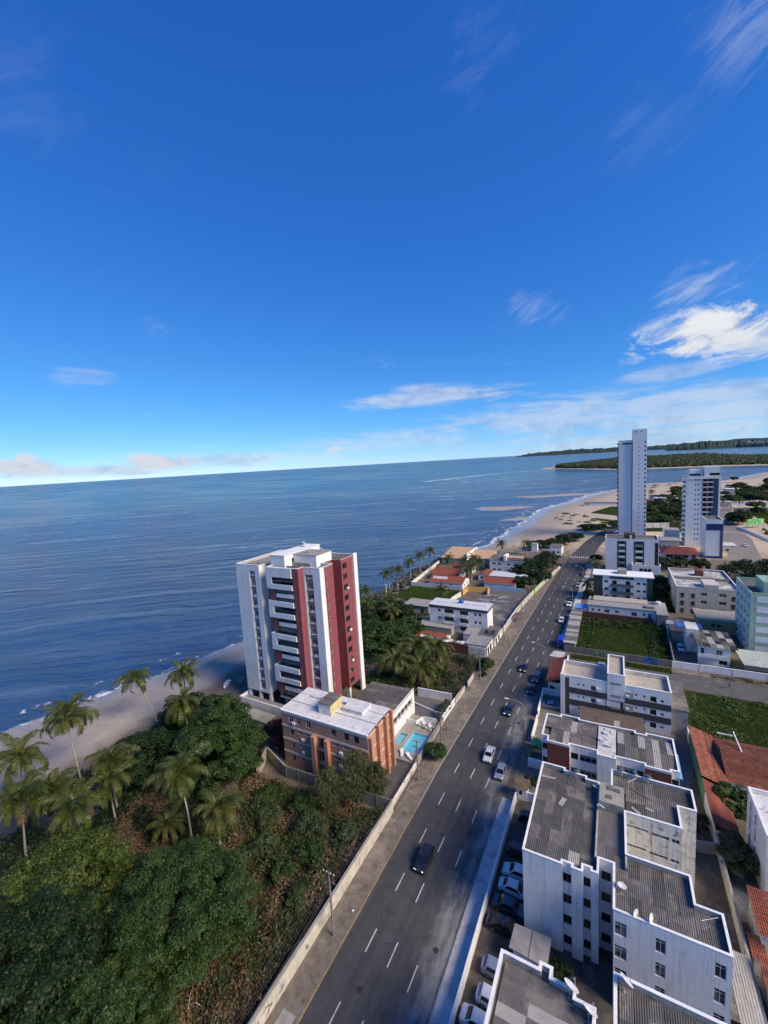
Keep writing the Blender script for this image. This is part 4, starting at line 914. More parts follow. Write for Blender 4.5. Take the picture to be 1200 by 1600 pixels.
def white_block_near():
    r = thing('white_apartment_block', 'white four storey block whose corrugated roofs carry the largest white dishes', 'apartment block', (-9.6, 20, 0), 0, 'white four storey blocks')
    ZR = 11.35; ZT = 12.0
    A = [(-9.6, 18), (-1.3, 18), (-1.3, 34.8), (-2.9, 34.8), (-2.9, 35.45), (-4.95, 35.45), (-4.95, 36.3), (-6.1, 36.3), (-6.1, 35.7), (-9.6, 35.7)]
    B = [(0.1, 18), (10, 18), (10, 38.4), (0.1, 38.4)]
    for poly, sd in ((A, 1), (B, 2)):
        w = MB()
        for i in range(len(poly)): 
            p0, p1 = poly[i], poly[(i+1) % len(poly)]; L = math.hypot(p1[0]-p0[0], p1[1]-p0[1])
            facade(r, w, p0, p1, 0, ZT, [(k, k+1.1, a, b, 'slide') for k in ((1.0, 5.0) if L > 7 else ()) for a, b in FL4], 0.16)
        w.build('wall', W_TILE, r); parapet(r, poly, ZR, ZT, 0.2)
    sheet_roof(r, -9.1, -1.6, 20, 35.2, ZR+0.10, 'x', mats=(FIBRO, FIBRO), odd=(FIBRO_L,), p_odd=0.08, seed=21, nl=3, pitch=0.2)
    sheet_roof(r, 0.5, 9.6, 20, 37.9, ZR+0.10, 'y', mats=(FIBRO, FIBRO_D), odd=(FIBRO_L,), p_odd=0.02, seed=22, pitch=0.2)
white_block_near()
dish('large dish with dark spot on the stepped parapet of the near roof', -3.4, 34.9, 11.5, 2.5, 1.35, 40)
dish('dish at the last parapet step over the near grey roof', -1.8, 33.9, 11.5, 2.5, 1.2, 40)
dish('large dish tilted upright behind the parapet of the dark ribbed roof', 0.9, 37.6, 11.5, 2.3, 1.25, 48)
dish('dish lying face up on the pale roof sheets of the front wing', 0.75, 47.2, 11.5, 2.4, 0.95, 12)
dish('dish seen edge on at the front parapet of the ribbed roof', 3.2, 44.95, 11.5, 1.2, 0.95, 78, )
dish('narrow dish leaning on the front parapet beside the pale sheets', 1.9, 44.95, 11.5, 1.0, 0.85, 80)
dish('white dish on the back parapet step of the grey roof', -5.0, 63.3, 11.7, 2.7, 0.95, 45)
dish('dish in the roof valley next to the weathered tank room', -1.55, 57.9, 11.6, 2.4, 0.95, 40)
dish('small grey dish in the valley corner behind the tank room', -2.4, 61.6, 11.5, 2.4, 0.75, 35)
dish('first of three dishes on the back parapet of the rear wing', 1.0, 66.2, 11.8, 2.6, 0.9, 45)
dish('middle one of three dishes on the back parapet of the rear wing', 2.7, 66.2, 11.8, 2.6, 0.9, 45)
dish('last of three dishes on the back parapet of the rear wing', 4.4, 66.2, 11.8, 2.6, 0.9, 50)
def antenna(label, x, y, z, h, rz):
    b = MB(); b.tube([(x, y, z), (x+0.1, y, z+h)], 0.025, 5); q = Vector((math.cos(rz), math.sin(rz), 0)); p = Vector((-q.y, q.x, 0)); c = Vector((x+0.1, y, z+h-0.1))
    b.tube([c-q*0.9, c+q*0.9], 0.015, 4)
    for k in range(7): s = c+q*(-0.8+0.27*k); b.tube([s-p*(0.4-0.03*k), s+p*(0.4-0.03*k)], 0.012, 4)
    solo('television_aerial', b, STEEL, label, 'aerial', 'television aerials')
antenna('thin television aerial at the corner of the ribbed front roof', 8.3, 46.4, 11.4, 1.9, 0.6)
antenna('thin television aerial on the rear ribbed roof', 2.2, 64.4, 11.5, 1.3, 0.9)
antenna('thin television aerial between near roof and its dishes', 3.4, 35.2, 11.4, 1.8, 0.3)
def debris(label, x, y, z, l, rz, wd=0.25, m=TIMBER, name='loose_plank'):
    b = MB(); q = Vector((math.cos(rz), math.sin(rz), 0)); b.obox((x, y, z), q*l/2, Vector((-q.y, q.x, 0))*wd/2, (0, 0, 0.04)); solo(name, b, m, label, 'plank', 'planks lying on the roofs')
debris('long dark plank lying across the rear ribbed roof', 3.3, 63.6, 11.56, 2.6, -0.5)
debris('short pale board on the rear ribbed roof', 4.2, 61.0, 11.56, 0.9, -0.3, 0.35, FIBRO_L)
debris('pale board by the tank room on the rear roof', 2.6, 60.1, 11.56, 1.2, -0.7, 0.35, FIBRO_L)
debris('pale slatted pallet on the long grey roof', -6.3, 57.6, 11.60, 1.6, 1.3, 0.6, FIBRO_L, 'pallet')
debris('narrow board at the parapet of the long grey roof', -8.8, 57.8, 11.60, 2.2, 0.5, 0.2)
debris('thin board near the back of the long grey roof', -8.6, 61.6, 11.60, 2.0, 0.1, 0.3, FIBRO_L)

# ------------------------------------------------------------------ block with brick panels
def brick_panel_block():
    r = thing('brick_panel_block', 'white three storey block with maroon brick panels and ribbon windows', 'apartment block', (-11.6, 74, 0))
    ZR = 8.5; ZT = 9.05; wl = MB()
    poly = [(-11.6, 75.3), (-10.5, 75.3), (-10.5, 73.9), (-6.8, 73.9), (-6.8, 74.5), (-2.5, 74.5), (-2.5, 73.5), (0.3, 73.5), (0.3, 74.2), (4.4, 74.2), (4.4, 73.6), (8.0, 73.6), (8.0, 74.2), (9.1, 74.2), (9.1, 82.9), (5.0, 82.9), (5.0, 82.3), (3.4, 82.3), (3.4, 82.9), (-2.6, 82.6), (-5.8, 82.6), (-5.8, 83.1), (-9.1, 83.1), (-9.1, 82.3), (-11.6, 82.3)]
    lv = ((0.7, 1.9), (3.5, 4.75), (6.3, 7.55)); n = len(poly)
    for i in range(n):
        p0, p1 = poly[i], poly[(i+1) % n]; L = math.hypot(p1[0]-p0[0], p1[1]-p0[1]); wi = []
        if i == 0: wi = [(0.1, 1.0, a, b, 'dark') for a, b in lv]
        if i == 4: wi = [(0.15, 1.3, a, b, 'dark') for a, b in lv] + [(1.55, 4.25, a, b, 'ribbon') for a, b in lv]
        if i == 8: wi = [(0.1, 2.7, a, b, 'ribbon') for a, b in lv] + [(3.0, 4.0, a, b, 'dark') for a, b in lv]
        if i == 12: wi = [(0.1, 1.0, a, b, 'dark') for a, b in lv]
        if i in (2, 10):
            bp = MB(); facade(r, bp, p0, p1, 0, ZT-0.35, []); bp.build('brick_panel', BRICK_P, r); wl.wall(p0, p1, ZT-0.35, ZT)
        else: facade(r, wl, p0, p1, 0, ZT, wi, 0.18)
    wl.build('wall', W_PAINT, r); parapet(r, poly, ZR, ZT, 0.18)
    L = (FIBRO_L, FIBRO_L, METAL_R)
    sheet_roof(r, -11.3, -2.75, 78.2, 82.2, ZR+0.45, 'y', nl=1, nw=8, mats=(FIBRO, FIBRO, FIBRO_L), slope=-0.08, seed=31)
    sheet_roof(r, -10.2, -2.75, 74.8, 78.2, ZR+0.12, 'y', nl=1, nw=7, mats=(FIBRO, FIBRO, FIBRO_D), odd=L, p_odd=0.3, slope=0.08, seed=32)
    sheet_roof(r, 0.55, 8.9, 78.2, 82.0, ZR+0.45, 'y', nl=1, nw=8, mats=(FIBRO, FIBRO_D, FIBRO_L), slope=-0.08, seed=33)
    sheet_roof(r, 0.55, 8.9, 74.5, 78.2, ZR+0.12, 'y', nl=1, nw=8, mats=(FIBRO, FIBRO_D), odd=L, p_odd=0.2, slope=0.08, seed=35)
    t = MB(); t.box(-2.5, 0.3, 73.75, 82.3, ZR, ZR+0.35); t.build('stair_roof', mat('stair_roof_white', (0.55, 0.54, 0.52), 0.2, 0.9, 0.8, stain=0.6, stain_col=(0.17, 0.15, 0.13)), r)
    rd = random.Random(4)
    for k in range(5):
        u = MB(); x = rd.uniform(-2.2, -0.4); y = rd.uniform(77, 81.5); u.box(x, x+rd.uniform(.3, .8), y, y+rd.uniform(.3, .9), ZR+0.35, ZR+0.35+rd.uniform(.1, .4)); u.build('roof_crate', METAL_R, r)
    s = MB(); s.box(8.95, 9.5, 74.0, 80.2, 8.0, 8.12); s.build('canopy', BLUE_RF, r)
brick_panel_block()
dish('white dish among clutter on the stair roof of the brick panel block', -1.6, 77.6, 8.9, 2.4, 0.9, 40)
dish('second white dish among clutter on the brick panel block', -0.5, 76.4, 8.9, 2.6, 0.8, 40)

# ------------------------------------------------------------------ white block with charcoal bands
def band_block():
    r = thing('banded_block', 'white three storey block with charcoal bands and tiled roof terraces', 'apartment block', (-10.7, 98.5, 0))
    ZR = 8.6; ZT = 9.5; wl = MB(); bd = MB(); p0 = (-10.7, 98.5); p1 = (10.4, 98.5); lv = (1.1, 4.0, 6.9)
    wi = []
    for k, z in enumerate(lv):
        wi += [(3.4, 3.85, z+0.55, z+1.05, 'plain'), (4.4, 4.85, z+0.55, z+1.05, 'plain'), (6.1, 7.1, z-0.05, z+1.1, 'slide'), (11.9, 12.4, z-0.4, z+1.3, 'dark'), (14.6, 15.05, z+0.5, z+1.05, 'plain'), (16.1, 16.55, z+0.5, z+1.05, 'plain'), (17.4, 18.5, z-0.1, z+1.15, 'dark'), (19.2, 19.8, z+0.1, z+0.7, 'plain')]
    facade(r, wl, p0, p1, 0, ZT, wi, 0.22)
    for a, b in (((10.4, 98.5), (10.4, 106)), ((10.4, 106), (-10.7, 106)), ((-10.7, 106), (-10.7, 98.5))): facade(r, wl, a, b, 0, ZT, [(k, k+1.1, z-0.1, z+1.1, 'slide') for k in ((2.0, 5.0, 9.0, 13.0, 17.0) if a[0]-b[0] > 9 else (3.0,)) for z in lv], 0.2)
    wl.build('wall', W_PAINT, r)
    for z in (2.62, 5.52): bd.box(-9.9, -0.9, 98.42, 98.5, z-0.1, z+1.25); bd.box(-0.9, 10.38, 98.42, 98.5, z-0.12, z+1.22)
    bd.box(-9.9, -9.0, 98.425, 98.5, 0.2, 9.0); bd.build('charcoal_band', BAND_D, r)
    c = MB(); c.box(-10.85, -10.0, 98.2, 98.6, 0, 9.7); c.build('corner_pier', W_PAINT, r)
    poly = [(-10.7, 98.5), (10.4, 98.5), (10.4, 106), (-10.7, 106)]; parapet(r, poly, ZR, ZT, 0.2, inside=mat('terrace_parapet', (0.55, 0.54, 0.52), 0.15, 0.9, 0.8, stain=0.45, stain_col=(0.22, 0.21, 0.2)), deck=TERR)
    t = MB(); q = [(-1.3, 98.35), (2.0, 98.35), (2.0, 108.2), (-1.3, 108.2)]
    for i in range(4): t.wall(q[i], q[(i+1) % 4], 5.6 if i == 0 else 0, 11.6)
    st = t.build('stair_tower', W_PAINT, r); parapet(st, q, 11.1, 11.6, 0.2, deck=TERR)
    g = MB()
    for z in (9.3, 6.4, 3.6): g.box(-0.6, 1.3, 98.28, 98.38, z, z+0.45)
    g.build('ventilation_grille', CONC, r)
    for u, z in ((7.6, 7.3), (7.7, 4.4), (13.2, 6.9), (13.2, 4.0)): ac_unit(r, p0, p1, u, z)
    for z in (3.6, 6.5):
        d = MB(); d.box(1.9, 3.6, 98.40, 98.52, z, z+1.5); d.build('curtained_window', mat('curtain', (0.36, 0.33, 0.29), 0.12, 2.0, 0.8, tile=(0.35, 40.0, 0.05, (0.18, 0.16, 0.15))), r)
    # rooms behind on the street side
    k = MB(); k.box(10.45, 13.4, 99.5, 112, 0, 5.6); k.build('rear_annex_wall', CONC, r); k = MB(); k.box(10.4, 13.6, 99.3, 112.2, 5.6, 5.75); k.box(2.1, 10.4, 106.0, 109.5, 6.2, 6.35); k.build('rear_annex_roof', FIBRO, r)
    k = MB(); k.box(2.1, 10.4, 106.02, 109.3, 0, 6.2); k.build('rear_annex_wall', CONC, r)
    # ground floor parking canopy in front
    return r
band_block()
def canopy_roof():
    r = thing('parking_canopy', 'low brown corrugated canopy between the banded block and its neighbour', 'canopy', (-6.5, 92, 0))
    sheet_roof(r, -6.6, 5.5, 92.2, 98.1, 2.9, 'y', nl=2, mats=(mat('rusty_sheet', (0.13, 0.10, 0.085), 0.2, 0.8, 0.85, stain=0.4, stain_col=(0.06, 0.05, 0.045)),), odd=(FIBRO_L,), p_odd=0.06, seed=41)
    for x in (-6.4, -2.4, 1.6, 5.3): b = MB(); b.box(x-0.07, x+0.07, 92.4, 92.54, 0, 2.85); b.build('post', STEEL, r)
canopy_roof()
def corner_shop():
    r = thing('corner_shop', 'small house with a red clay tile lean-to roof at the street corner', 'house', (-14.9, 105, 0))
    w = MB(); P = [(-14.6, 106), (-11.1, 106), (-11.1, 118.4), (-14.6, 118.4)]
    facade(r, w, P[0], P[1], 0, 3.1, [(0.4, 1.5, 0.9, 2.1, 'dark')], 0.15); facade(r, w, P[1], P[2], 0, 5.0, []); facade(r, w, P[2], P[3], 0, 3.1, []); facade(r, w, P[3], P[0], 0, 3.1, [(1.5, 4.0, 0.2, 2.5, 'dark'), (6.0, 9.0, 0.2, 2.5, 'dark')], 0.15)
    w.build('wall', W_OLD, r); lean_tile(r, -15.2, -11.1, 105.4, 118.9, 3.0, 4.6, 'x-', CLAY_N)
    b = MB(); b.box(-11.2, -10.9, 105.5, 118.8, 3.2, 4.9); b.build('flank_wall', W_PAINT, r)
    lean_tile(r, -11.0, -7.5, 112.5, 118.8, 3.2, 4.2, 'y+', CLAY_N)
corner_shop()

# ------------------------------------------------------------------ walls, yard and sheds on the right
def wall_run(name, label, pts, h, m, t=0.18, cap=None, group=None, cat='wall', posts=0.0, z0=0.0):
    r = thing(name, label, cat, (pts[0][0], pts[0][1], 0), 0, group); b = MB(); c = MB(); p = MB()
    for a, e in zip(pts, pts[1:]):
        a = Vector((*a, 0)); e = Vector((*e, 0)); d = (e-a).normalized(); nn = Vector((-d.y, d.x, 0)); mid = (a+e)/2; L = (e-a).length
        b.obox(mid+Vector((0, 0, z0+h/2)), d*(L/2+t*0.45), nn*t/2, (0, 0, h/2))
        if cap: c.obox(mid+Vector((0, 0, z0+h+0.035)), d*(L/2+t*0.5), nn*(t/2+0.05), (0, 0, 0.035))
        if posts:
            k = max(1, int(L/posts))
            for i in range(k+1): q = a+d*(L*i/k); p.obox(q+Vector((0, 0, z0+h/2+0.05)), d*0.12, nn*(t/2+0.07), (0, 0, h/2+0.06))
    b.build('masonry', m, r)
    if cap: c.build('coping', cap, r)
    if posts: p.build('piers', m, r)
    return r
wall_run('road_wall', 'long white low wall with pipe rail between pavement and car park', [(-14.9, 16), (-15.0, 68.4)], 1.5, W_PAINT, 0.16, COPING)
b = MB(); b.tube([(-14.9, 16, 1.75), (-15.0, 67.5, 1.75)], 0.035, 6)
RAIL = solo('pipe_rail', b, PLASTIC_W, 'white pipe rail along the top of the car park wall', 'rail')
for k in range(13):
    bb = MB(); bb.tube([(-14.93, 18+4.1*k, 1.55), (-14.93, 18+4.1*k, 1.78)], 0.03, 5); bb.build('rail_post', PLASTIC_W, RAIL)
mb = MB(); mb.sheet([(-14.9, 16), (0.0, 16), (0.0, 50.5), (-9.7, 50.5), (-9.7, 68.9), (-14.9, 68.9)], 0.022); struct('car_park', mb, mat('yard_soil', (0.075, 0.066, 0.058), 0.25, 0.7, 0.92, stain=0.5, stain_col=(0.03, 0.028, 0.026), patch=(0.12, 0.10, 0.085), patch_scale=0.5))
mb = MB(); mb.sheet([(0.0, 38), (13.3, 38), (13.3, 90), (9.0, 73), (1.2, 68), (1.2, 51), (0, 50.5)], 0.03); struct('yard', mb, mat('yard_mud', (0.10, 0.085, 0.065), 0.25, 0.6, 0.95, stain=0.5, stain_col=(0.04, 0.04, 0.03), patch=(0.15, 0.13, 0.10), patch_scale=0.4))
wall_run('yard_wall', 'pale plastered boundary wall between the white blocks and the tiled houses', [(13.4, 30), (13.4, 73)], 2.4, W_OLD, 0.18, CONC)
wall_run('yard_wall', 'boundary wall painted green beside the long clay roof', [(13.2, 80), (13.35, 97)], 2.8, GREEN_W, 0.2)
wall_run('yard_wall', 'whitish wall joining the green wall to the boundary wall', [(13.4, 73), (13.3, 80)], 2.6, W_PAINT, 0.18)
wall_run('yard_wall', 'grey cross wall closing the yard behind the weathered block', [(9.7, 69.5), (13.3, 70.4)], 1.9, CONC, 0.2)
wall_run('yard_wall', 'white wall along the grass lot beside the banded block', [(13.3, 97.2), (13.6, 119)], 2.2, W_PAINT, 0.18)
wall_run('yard_wall', 'white wall closing the grass lot behind the clay roofs', [(13.6, 98.7), (17.4, 97.4), (21.0, 97.2), (40, 97)], 2.2, W_PAINT, 0.2)
def guard_house():
    r = thing('guard_house', 'small white gatehouse with a mossy pitched roof at the car park gate', 'gatehouse', (-14.6, 68.8, 0)); w = MB()
    P = [(-15.0, 68.8), (-13.3, 68.8), (-13.3, 70.8), (-15.0, 70.8)]
    for i in range(4): facade(r, w, P[i], P[(i+1) % 4], 0, 2.5, [(0.45, 1.0, 1.0, 1.9, 'dark')] if i in (0, 3) else [], 0.12)
    w.build('wall', W_PAINT, r); g = MB(); g.add([(-15.3, 68.4, 2.45), (-13.0, 68.4, 2.45), (-13.0, 69.8, 3.3), (-15.3, 69.8, 3.3), (-15.3, 71.2, 2.45), (-13.0, 71.2, 2.45)], [(0, 1, 2, 3), (3, 2, 5, 4), (0, 3, 4), (1, 5, 2)]); g.build('roof', mat('mossy_roof', (0.15, 0.11, 0.07), 0.3, 1.5, 0.95, stain=0.5), r)
    b = MB(); b.box(-13.3, -9.9, 69.0, 69.2, 0, 1.7); b.box(-12.2, -12.0, 68.85, 69.0, 0, 2.0); b.build('gate_wall', W_PAINT, r)
guard_house()
def shed():
    r = thing('shed', 'small shed with a flat grey concrete roof in the car park', 'shed', (-10.6, 43, 0)); w = MB(); P = [(-10.3, 43.4), (-6.8, 43.2), (-6.8, 45.9), (-10.3, 45.8)]
    for i in range(4): facade(r, w, P[i], P[(i+1) % 4], 0, 2.7, [(0.5, 1.2, 1.0, 1.9, 'dark'), (2.2, 3.0, 0.1, 2.1, 'dark')] if i == 0 else [(0.3, 1.0, 1.0, 1.9, 'dark')] if i == 3 else [], 0.1)
    w.build('wall', W_PAINT, r); b = MB(); b.prism([(-10.7, 43.1), (-6.5, 42.8), (-6.4, 46.2), (-10.6, 46.0)], 2.72, 2.9); b.build('roof_slab', CONC, r)
    b = MB(); b.prism([(-8.55, 43.0), (-8.45, 43.0), (-8.45, 46.05), (-8.55, 46.05)], 2.904, 2.93); b.build('roof_joint', CONC_D, r)
shed()
def green_booth():
    r = thing('green_booth', 'small bright green rounded awning and wall beside the pavement', 'booth', (-14.5, 81, 0)); b = MB(); pts = []
    for k in range(9): a = PI*k/8; pts.append((-13.6-1.0*math.cos(a), 2.0+0.75*math.sin(a)))
    for (x0, z0), (x1, z1) in zip(pts, pts[1:]): b.quad((x0, 80.5, z0), (x1, 80.5, z1), (x1, 83.2, z1), (x0, 83.2, z0))
    b.build('awning', mat('green_awning', (0.06, 0.26, 0.10), 0.1, 1.0, 0.5), r); w = MB(); w.box(-14.7, -14.5, 78.5, 84.5, 0, 2.0); w.box(-14.5, -12.6, 83.3, 83.5, 0, 2.2); w.build('wall', GREEN_W, r)
    f = MB(); f.box(-14.6, -11.9, 77.6, 78.3, 0, 1.6); f.build('front_wall', W_PAINT, r)
green_booth()
wall_run('yard_wall', 'low white wall round the forecourt of the banded block', [(-15.3, 94.5), (-15.6, 105), (-11.0, 105.2)], 1.6, W_PAINT, 0.2, COPING)
wall_run('yard_wall', 'low white wall in front of the brick panel block', [(-15.1, 85), (-15.2, 93.0)], 1.5, W_PAINT, 0.2, COPING)
mb = MB(); mb.sheet([(-14.9, 71), (13.2, 71), (13.2, 119.4), (-15.4, 119.4)], 0.018); struct('yard', mb, mat('yard_concrete', (0.16, 0.15, 0.14), 0.2, 0.6, 0.92, stain=0.5, stain_col=(0.07, 0.065, 0.06)))

# tiled houses on the right edge
def clay_house(label, x0, x1, y0, y1, h, low, hi, m=CLAY, wm=W_OLD, side='x-', name='tiled_house', group='clay tiled houses right of the blocks', wins=()):
    r = thing(name, label, 'house', (x0, y0, 0), 0, group); w = MB(); P = [(x0+.3, y0+.3), (x1-.3, y0+.3), (x1-.3, y1-.3), (x0+.3, y1-.3)]
    for i in range(4): facade(r, w, P[i], P[(i+1) % 4], 0, h, [q for q in wins if q[5] == i], 0.15)
    w.build('wall', wm, r); lean_tile(r, x0, x1, y0, y1, low, hi, side, m); return r
clay_house('long old house roofed with lichen-dark broken clay tiles beside the green wall', 13.0, 16.8, 81.5, 96.5, 2.9, 3.2, 4.5, CLAY, W_OLD, 'x+')
clay_house('long narrow house with fresh even red clay tiles', 13.0, 16.2, 71.5, 81.3, 2.9, 3.0, 4.2, CLAY_N, W_PAINT, 'x+')
r_ = thing('tiled_house', 'wide house with sagging dark red clay roof behind the grass lot', 'house', (17.2, 83, 0), 0, 'clay tiled houses right of the blocks'); w_ = MB()
for a, e in (((17.2, 84), (30, 84)), ((30, 84), (30, 96)), ((30, 96), (17.2, 96)), ((17.2, 96), (17.2, 84))): w_.wall(a, e, 0, 3.0)
w_.build('wall', W_OLD, r_); tile_gable(r_, 17.2, 30, 84, 96, 3.1, 4.9, 'x', CLAY); b_ = MB(); b_.box(20.0, 20.16, 90.3, 96.6, 4.75, 4.95); b_.box(17.6, 20.0, 96.3, 96.5, 4.0, 4.2); b_.build('white_ridge', COPING, r_)
r_ = thing('tiled_house', 'house with clean orange clay tiles beside the white corner block', 'house', (14.6, 55.5, 0), 0, 'clay tiled houses right of the blocks'); w_ = MB()
for a, e in (((14.9, 56.0), (22, 56.0)), ((22, 56.0), (22, 61)), ((22, 61), (14.9, 61)), ((14.9, 61), (14.9, 56.0))): w_.wall(a, e, 0, 4.1)
w_.build('wall', W_OLD, r_); lean_tile(r_, 14.5, 22.4, 55.7, 61.2, 4.2, 5.0, 'y-', CLAY_N)
clay_house('low annex with orange tiles under the white plastered gable', 13.7, 15.2, 54.3, 56.8, 2.3, 2.4, 2.9, CLAY_N, W_PAINT, 'y-')
clay_house('low house with orange clay roof by the boundary wall corner', 14.0, 20, 46.0, 53.8, 2.6, 2.7, 3.6, CLAY_N, W_OLD, 'y-')
def corner_white():
    r = thing('white_corner_block', 'white three storey block with dark vertical slots at the picture edge', 'apartment block', (17.3, 66, 0)); w = MB(); P = [(17.3, 65.0), (30, 65.0), (30, 74.0), (17.3, 74.0)]
    for i in range(4): w.wall(P[i], P[(i+1) % 4], 0, 9.6, [(1.4, 2.2, 0.3, 8.6), (3.8, 4.6, 0.3, 8.6)] if i == 3 else [], 0.35)
    w.build('wall', W_TILE, r); parapet(r, P, 9.0, 9.6, 0.2, inside=W_PAINT, deck=METAL_R)
    s = MB(); s.box(17.62, 17.7, 69.7, 72.5, 0.2, 8.8); s.build('slot_glazing', GLASS_D, r)
    for y in (72.2, 69.9):
        for z in (1.6, 4.4, 7.2): b = MB(); b.box(16.95, 17.3, y-1.0, y-0.45, z, z+0.45); b.build('air_conditioner', PLASTIC_W, r)
    v = MB(); v.box(18.2, 18.4, 70.6, 70.8, 9.0, 9.7); v.box(19.2, 19.4, 70.2, 70.4, 9.0, 9.7); v.build('roof_vent', PLASTIC_W, r)
corner_white()
r_ = thing('lean_to', 'grey corrugated lean-to roof against the boundary wall', 'lean-to', (11.2, 48.5, 0)); sheet_roof(r_, 10.1, 13.2, 46.6, 54.0, 2.6, 'y', nl=3, mats=(FIBRO, FIBRO_L), seed=51)
b_ = MB(); b_.box(10.1, 10.2, 46.7, 53.9, 0, 2.5); b_.build('wall', CONC, r_)
mb = MB(); mb.sheet([(13.6, 61.5), (17.2, 61.5), (17.2, 71.5), (13.6, 71.5)], 0.035); struct('courtyard', mb, mat('slate_yard', (0.085, 0.09, 0.10), 0.2, 0.8, 0.85, stain=0.4, patch=(0.16, 0.17, 0.18), patch_scale=0.6))
# ------------------------------------------------------------------ tall white and red tower by the beach
def red_tower():
    r = thing('red_white_tower', 'white and dark red apartment tower of twelve storeys by the beach', 'tower', (-84.7, 73, 0)); FH = 2.75; ZB = 3.4; ZT = 36.9; ZR = 36.2
    white = MB(); red = MB(); F = lambda k: ZB + FH*k
    def strip_windows(p0, p1, u0, u1, mbk, z0=ZB, z1=35.6, back=0.55):
        d = Vector((p1[0]-p0[0], p1[1]-p0[1])).normalized(); q = Vector((-d.y, d.x))
        a = (p0[0]+d.x*u0+q.x*back, p0[1]+d.y*u0+q.y*back); b = (p0[0]+d.x*u1+q.x*back, p0[1]+d.y*u1+q.y*back); g = MB(); W = u1-u0
        wins = [(0.12, W-0.12, F(k)+0.95, F(k)+2.35, 'slide') for k in range(12) if F(k)+2.4 < z1]
        facade(r, g, a, b, z0, z1, wins, 0.1); g.build('recess_wall', GREY_TILE, r)
        for k in range(12):
            if F(k)+1 < z1:
                e = MB(); cx = (a[0]+b[0])/2; L = MB(); aa = Vector((*a, 0)); bb = Vector((*b, 0)); dd = (bb-aa).normalized(); nn = Vector((dd.y, -dd.x, 0))
                L.obox((aa+bb)/2 + dd*W*0.12 + nn*0.22 + Vector((0, 0, F(k)+0.62)), dd*W*0.36, nn*0.24, (0, 0, 0.08)); L.build('ledge', W_PAINT, r)
                if (k*7) % 5 in (1, 3): ac_unit(r, a, b, W*0.65, F(k)+0.70, 0.02)
    # A: left white slab
    white.wall((-84.7, 73), (-76.7, 73), ZB, ZT, [(4.5, 6.5, ZB+0.5, 35.4, 0.55)]); strip_windows((-84.7, 73), (-76.7, 73), 4.5, 6.5, white, ZB+0.5, 35.4)
    white.wall((-76.7, 73), (-76.7, 75.6), ZB, ZT)
    rec = MB(); facade(r, rec, (-76.7, 75.6), (-73.8, 75.6), ZB, ZT, [(0.7, 1.9, F(k)+1.1, F(k)+2.2, 'dark') for k in range(12)], 0.15); rec.build('recess_wall', GREY_TILE, r)
    # B: balcony bay
    bw = MB(); facade(r, bw, (-73.8, 75.0), (-66.0, 75.0), ZB, ZT, [(2.0, 7.4, F(k)+0.15, F(k)+2.35, 'darkdoor') for k in range(12)], 0.2); bw.build('bay_wall', mat('bay_paint', (0.30, 0.29, 0.29), 0.1, 1.0, 0.7), r)
    white.wall((-73.8, 75.6), (-73.8, 73.6), ZB, ZT)
    for k in range(12):
        s = MB(); s.box(-73.75, -66.05, 73.2, 75.0, F(k)-0.16, F(k)); s.build('balcony_slab', CONC, r)
    top = 36.9
    for q in range(4):
        zt = top - q*3*FH; f = MB(); hb = 2.3 if q == 0 else 1.25
        f.box(-73.9, -66.05, 72.45, 72.7, zt-hb, zt); f.box(-73.9, -66.05, 72.7, 73.5, zt-hb, zt-hb+0.14)
        zo = zt-hb-1.75; f.box(-73.9, -66.05, 72.45, 72.7, zo-1.2, zo); f.box(-73.9, -66.05, 72.7, 73.5, zo-1.2, zo-1.06)
        f.box(-73.9, -72.35, 72.45, 72.7, zo, zt-hb); f.box(-73.9, -73.7, 72.7, 74.9, zo-1.2, zt); f.build('balcony_frame', W_TILE, r)
        zs = zo-1.2
        if zs-3.4 > 2.4:
            p = MB(); p.box(-73.6, -71.9, 73.0, 74.95, zs-3.2, zs); p.build('red_pier', RED_TILE, r)
            m = MB(); m.box(-71.5, -66.1, 72.9, 73.05, zs-2.15, zs-1.15); m.box(-71.5, -66.1, 73.05, 74.95, zs-2.15, zs-2.02); m.build('small_balcony', W_PAINT, r)
            g = MB(); g.box(-71.5, -66.1, 73.3, 73.34, zs-3.5, zs-2.6); g.build('balcony_glass', GLASS_G, r)
    # C: red fin
    red.wall((-66.0, 72.9), (-64.3, 72.9), ZB, ZT); red.wall((-64.3, 72.9), (-64.3, 74.8), ZB, ZT); red.wall((-66.0, 75.0), (-66.0, 72.9), ZB, ZT)
    # D: white slab with a window strip
    white.wall((-64.3, 74.8), (-59.4, 74.8), ZB, ZT, [(0.35, 2.75, ZB+0.4, 35.2, 0.55)]); strip_windows((-64.3, 74.8), (-59.4, 74.8), 0.35, 2.75, white, ZB+0.4, 35.2)
    white.wall((-59.4, 74.8), (-59.4, 76.2), ZB, ZT)
    # E: stepped red side
    facade(r, red, (-59.1, 76.5), (-59.1, 79.6), ZB, ZT-0.2, [(0.05, 0.55, F(k)+1.2, F(k)+2.1, 'plain') for k in range(12)], 0.12); red.wall((-59.4, 76.5), (-59.1, 76.5), ZB, ZT-0.2); red.wall((-59.1, 79.6), (-62.1, 79.6), ZB, ZT-0.2)
    red.wall((-62.1, 79.6), (-62.1, 83.4), ZB, ZT); red.wall((-62.1, 83.4), (-59.4, 83.4), ZB, ZT+0.3)
    facade(r, red, (-59.4, 83.4), (-59.4, 88.4), ZB, ZT+0.3, [(0.6, 2.4, F(k)+0.75, F(k)+2.2, 'dark') for k in range(12)], 0.16)
    for k in (2, 5, 9): ac_unit(r, (-59.4, 83.4), (-59.4, 88.4), 2.1, F(k)+0.8, -0.02)
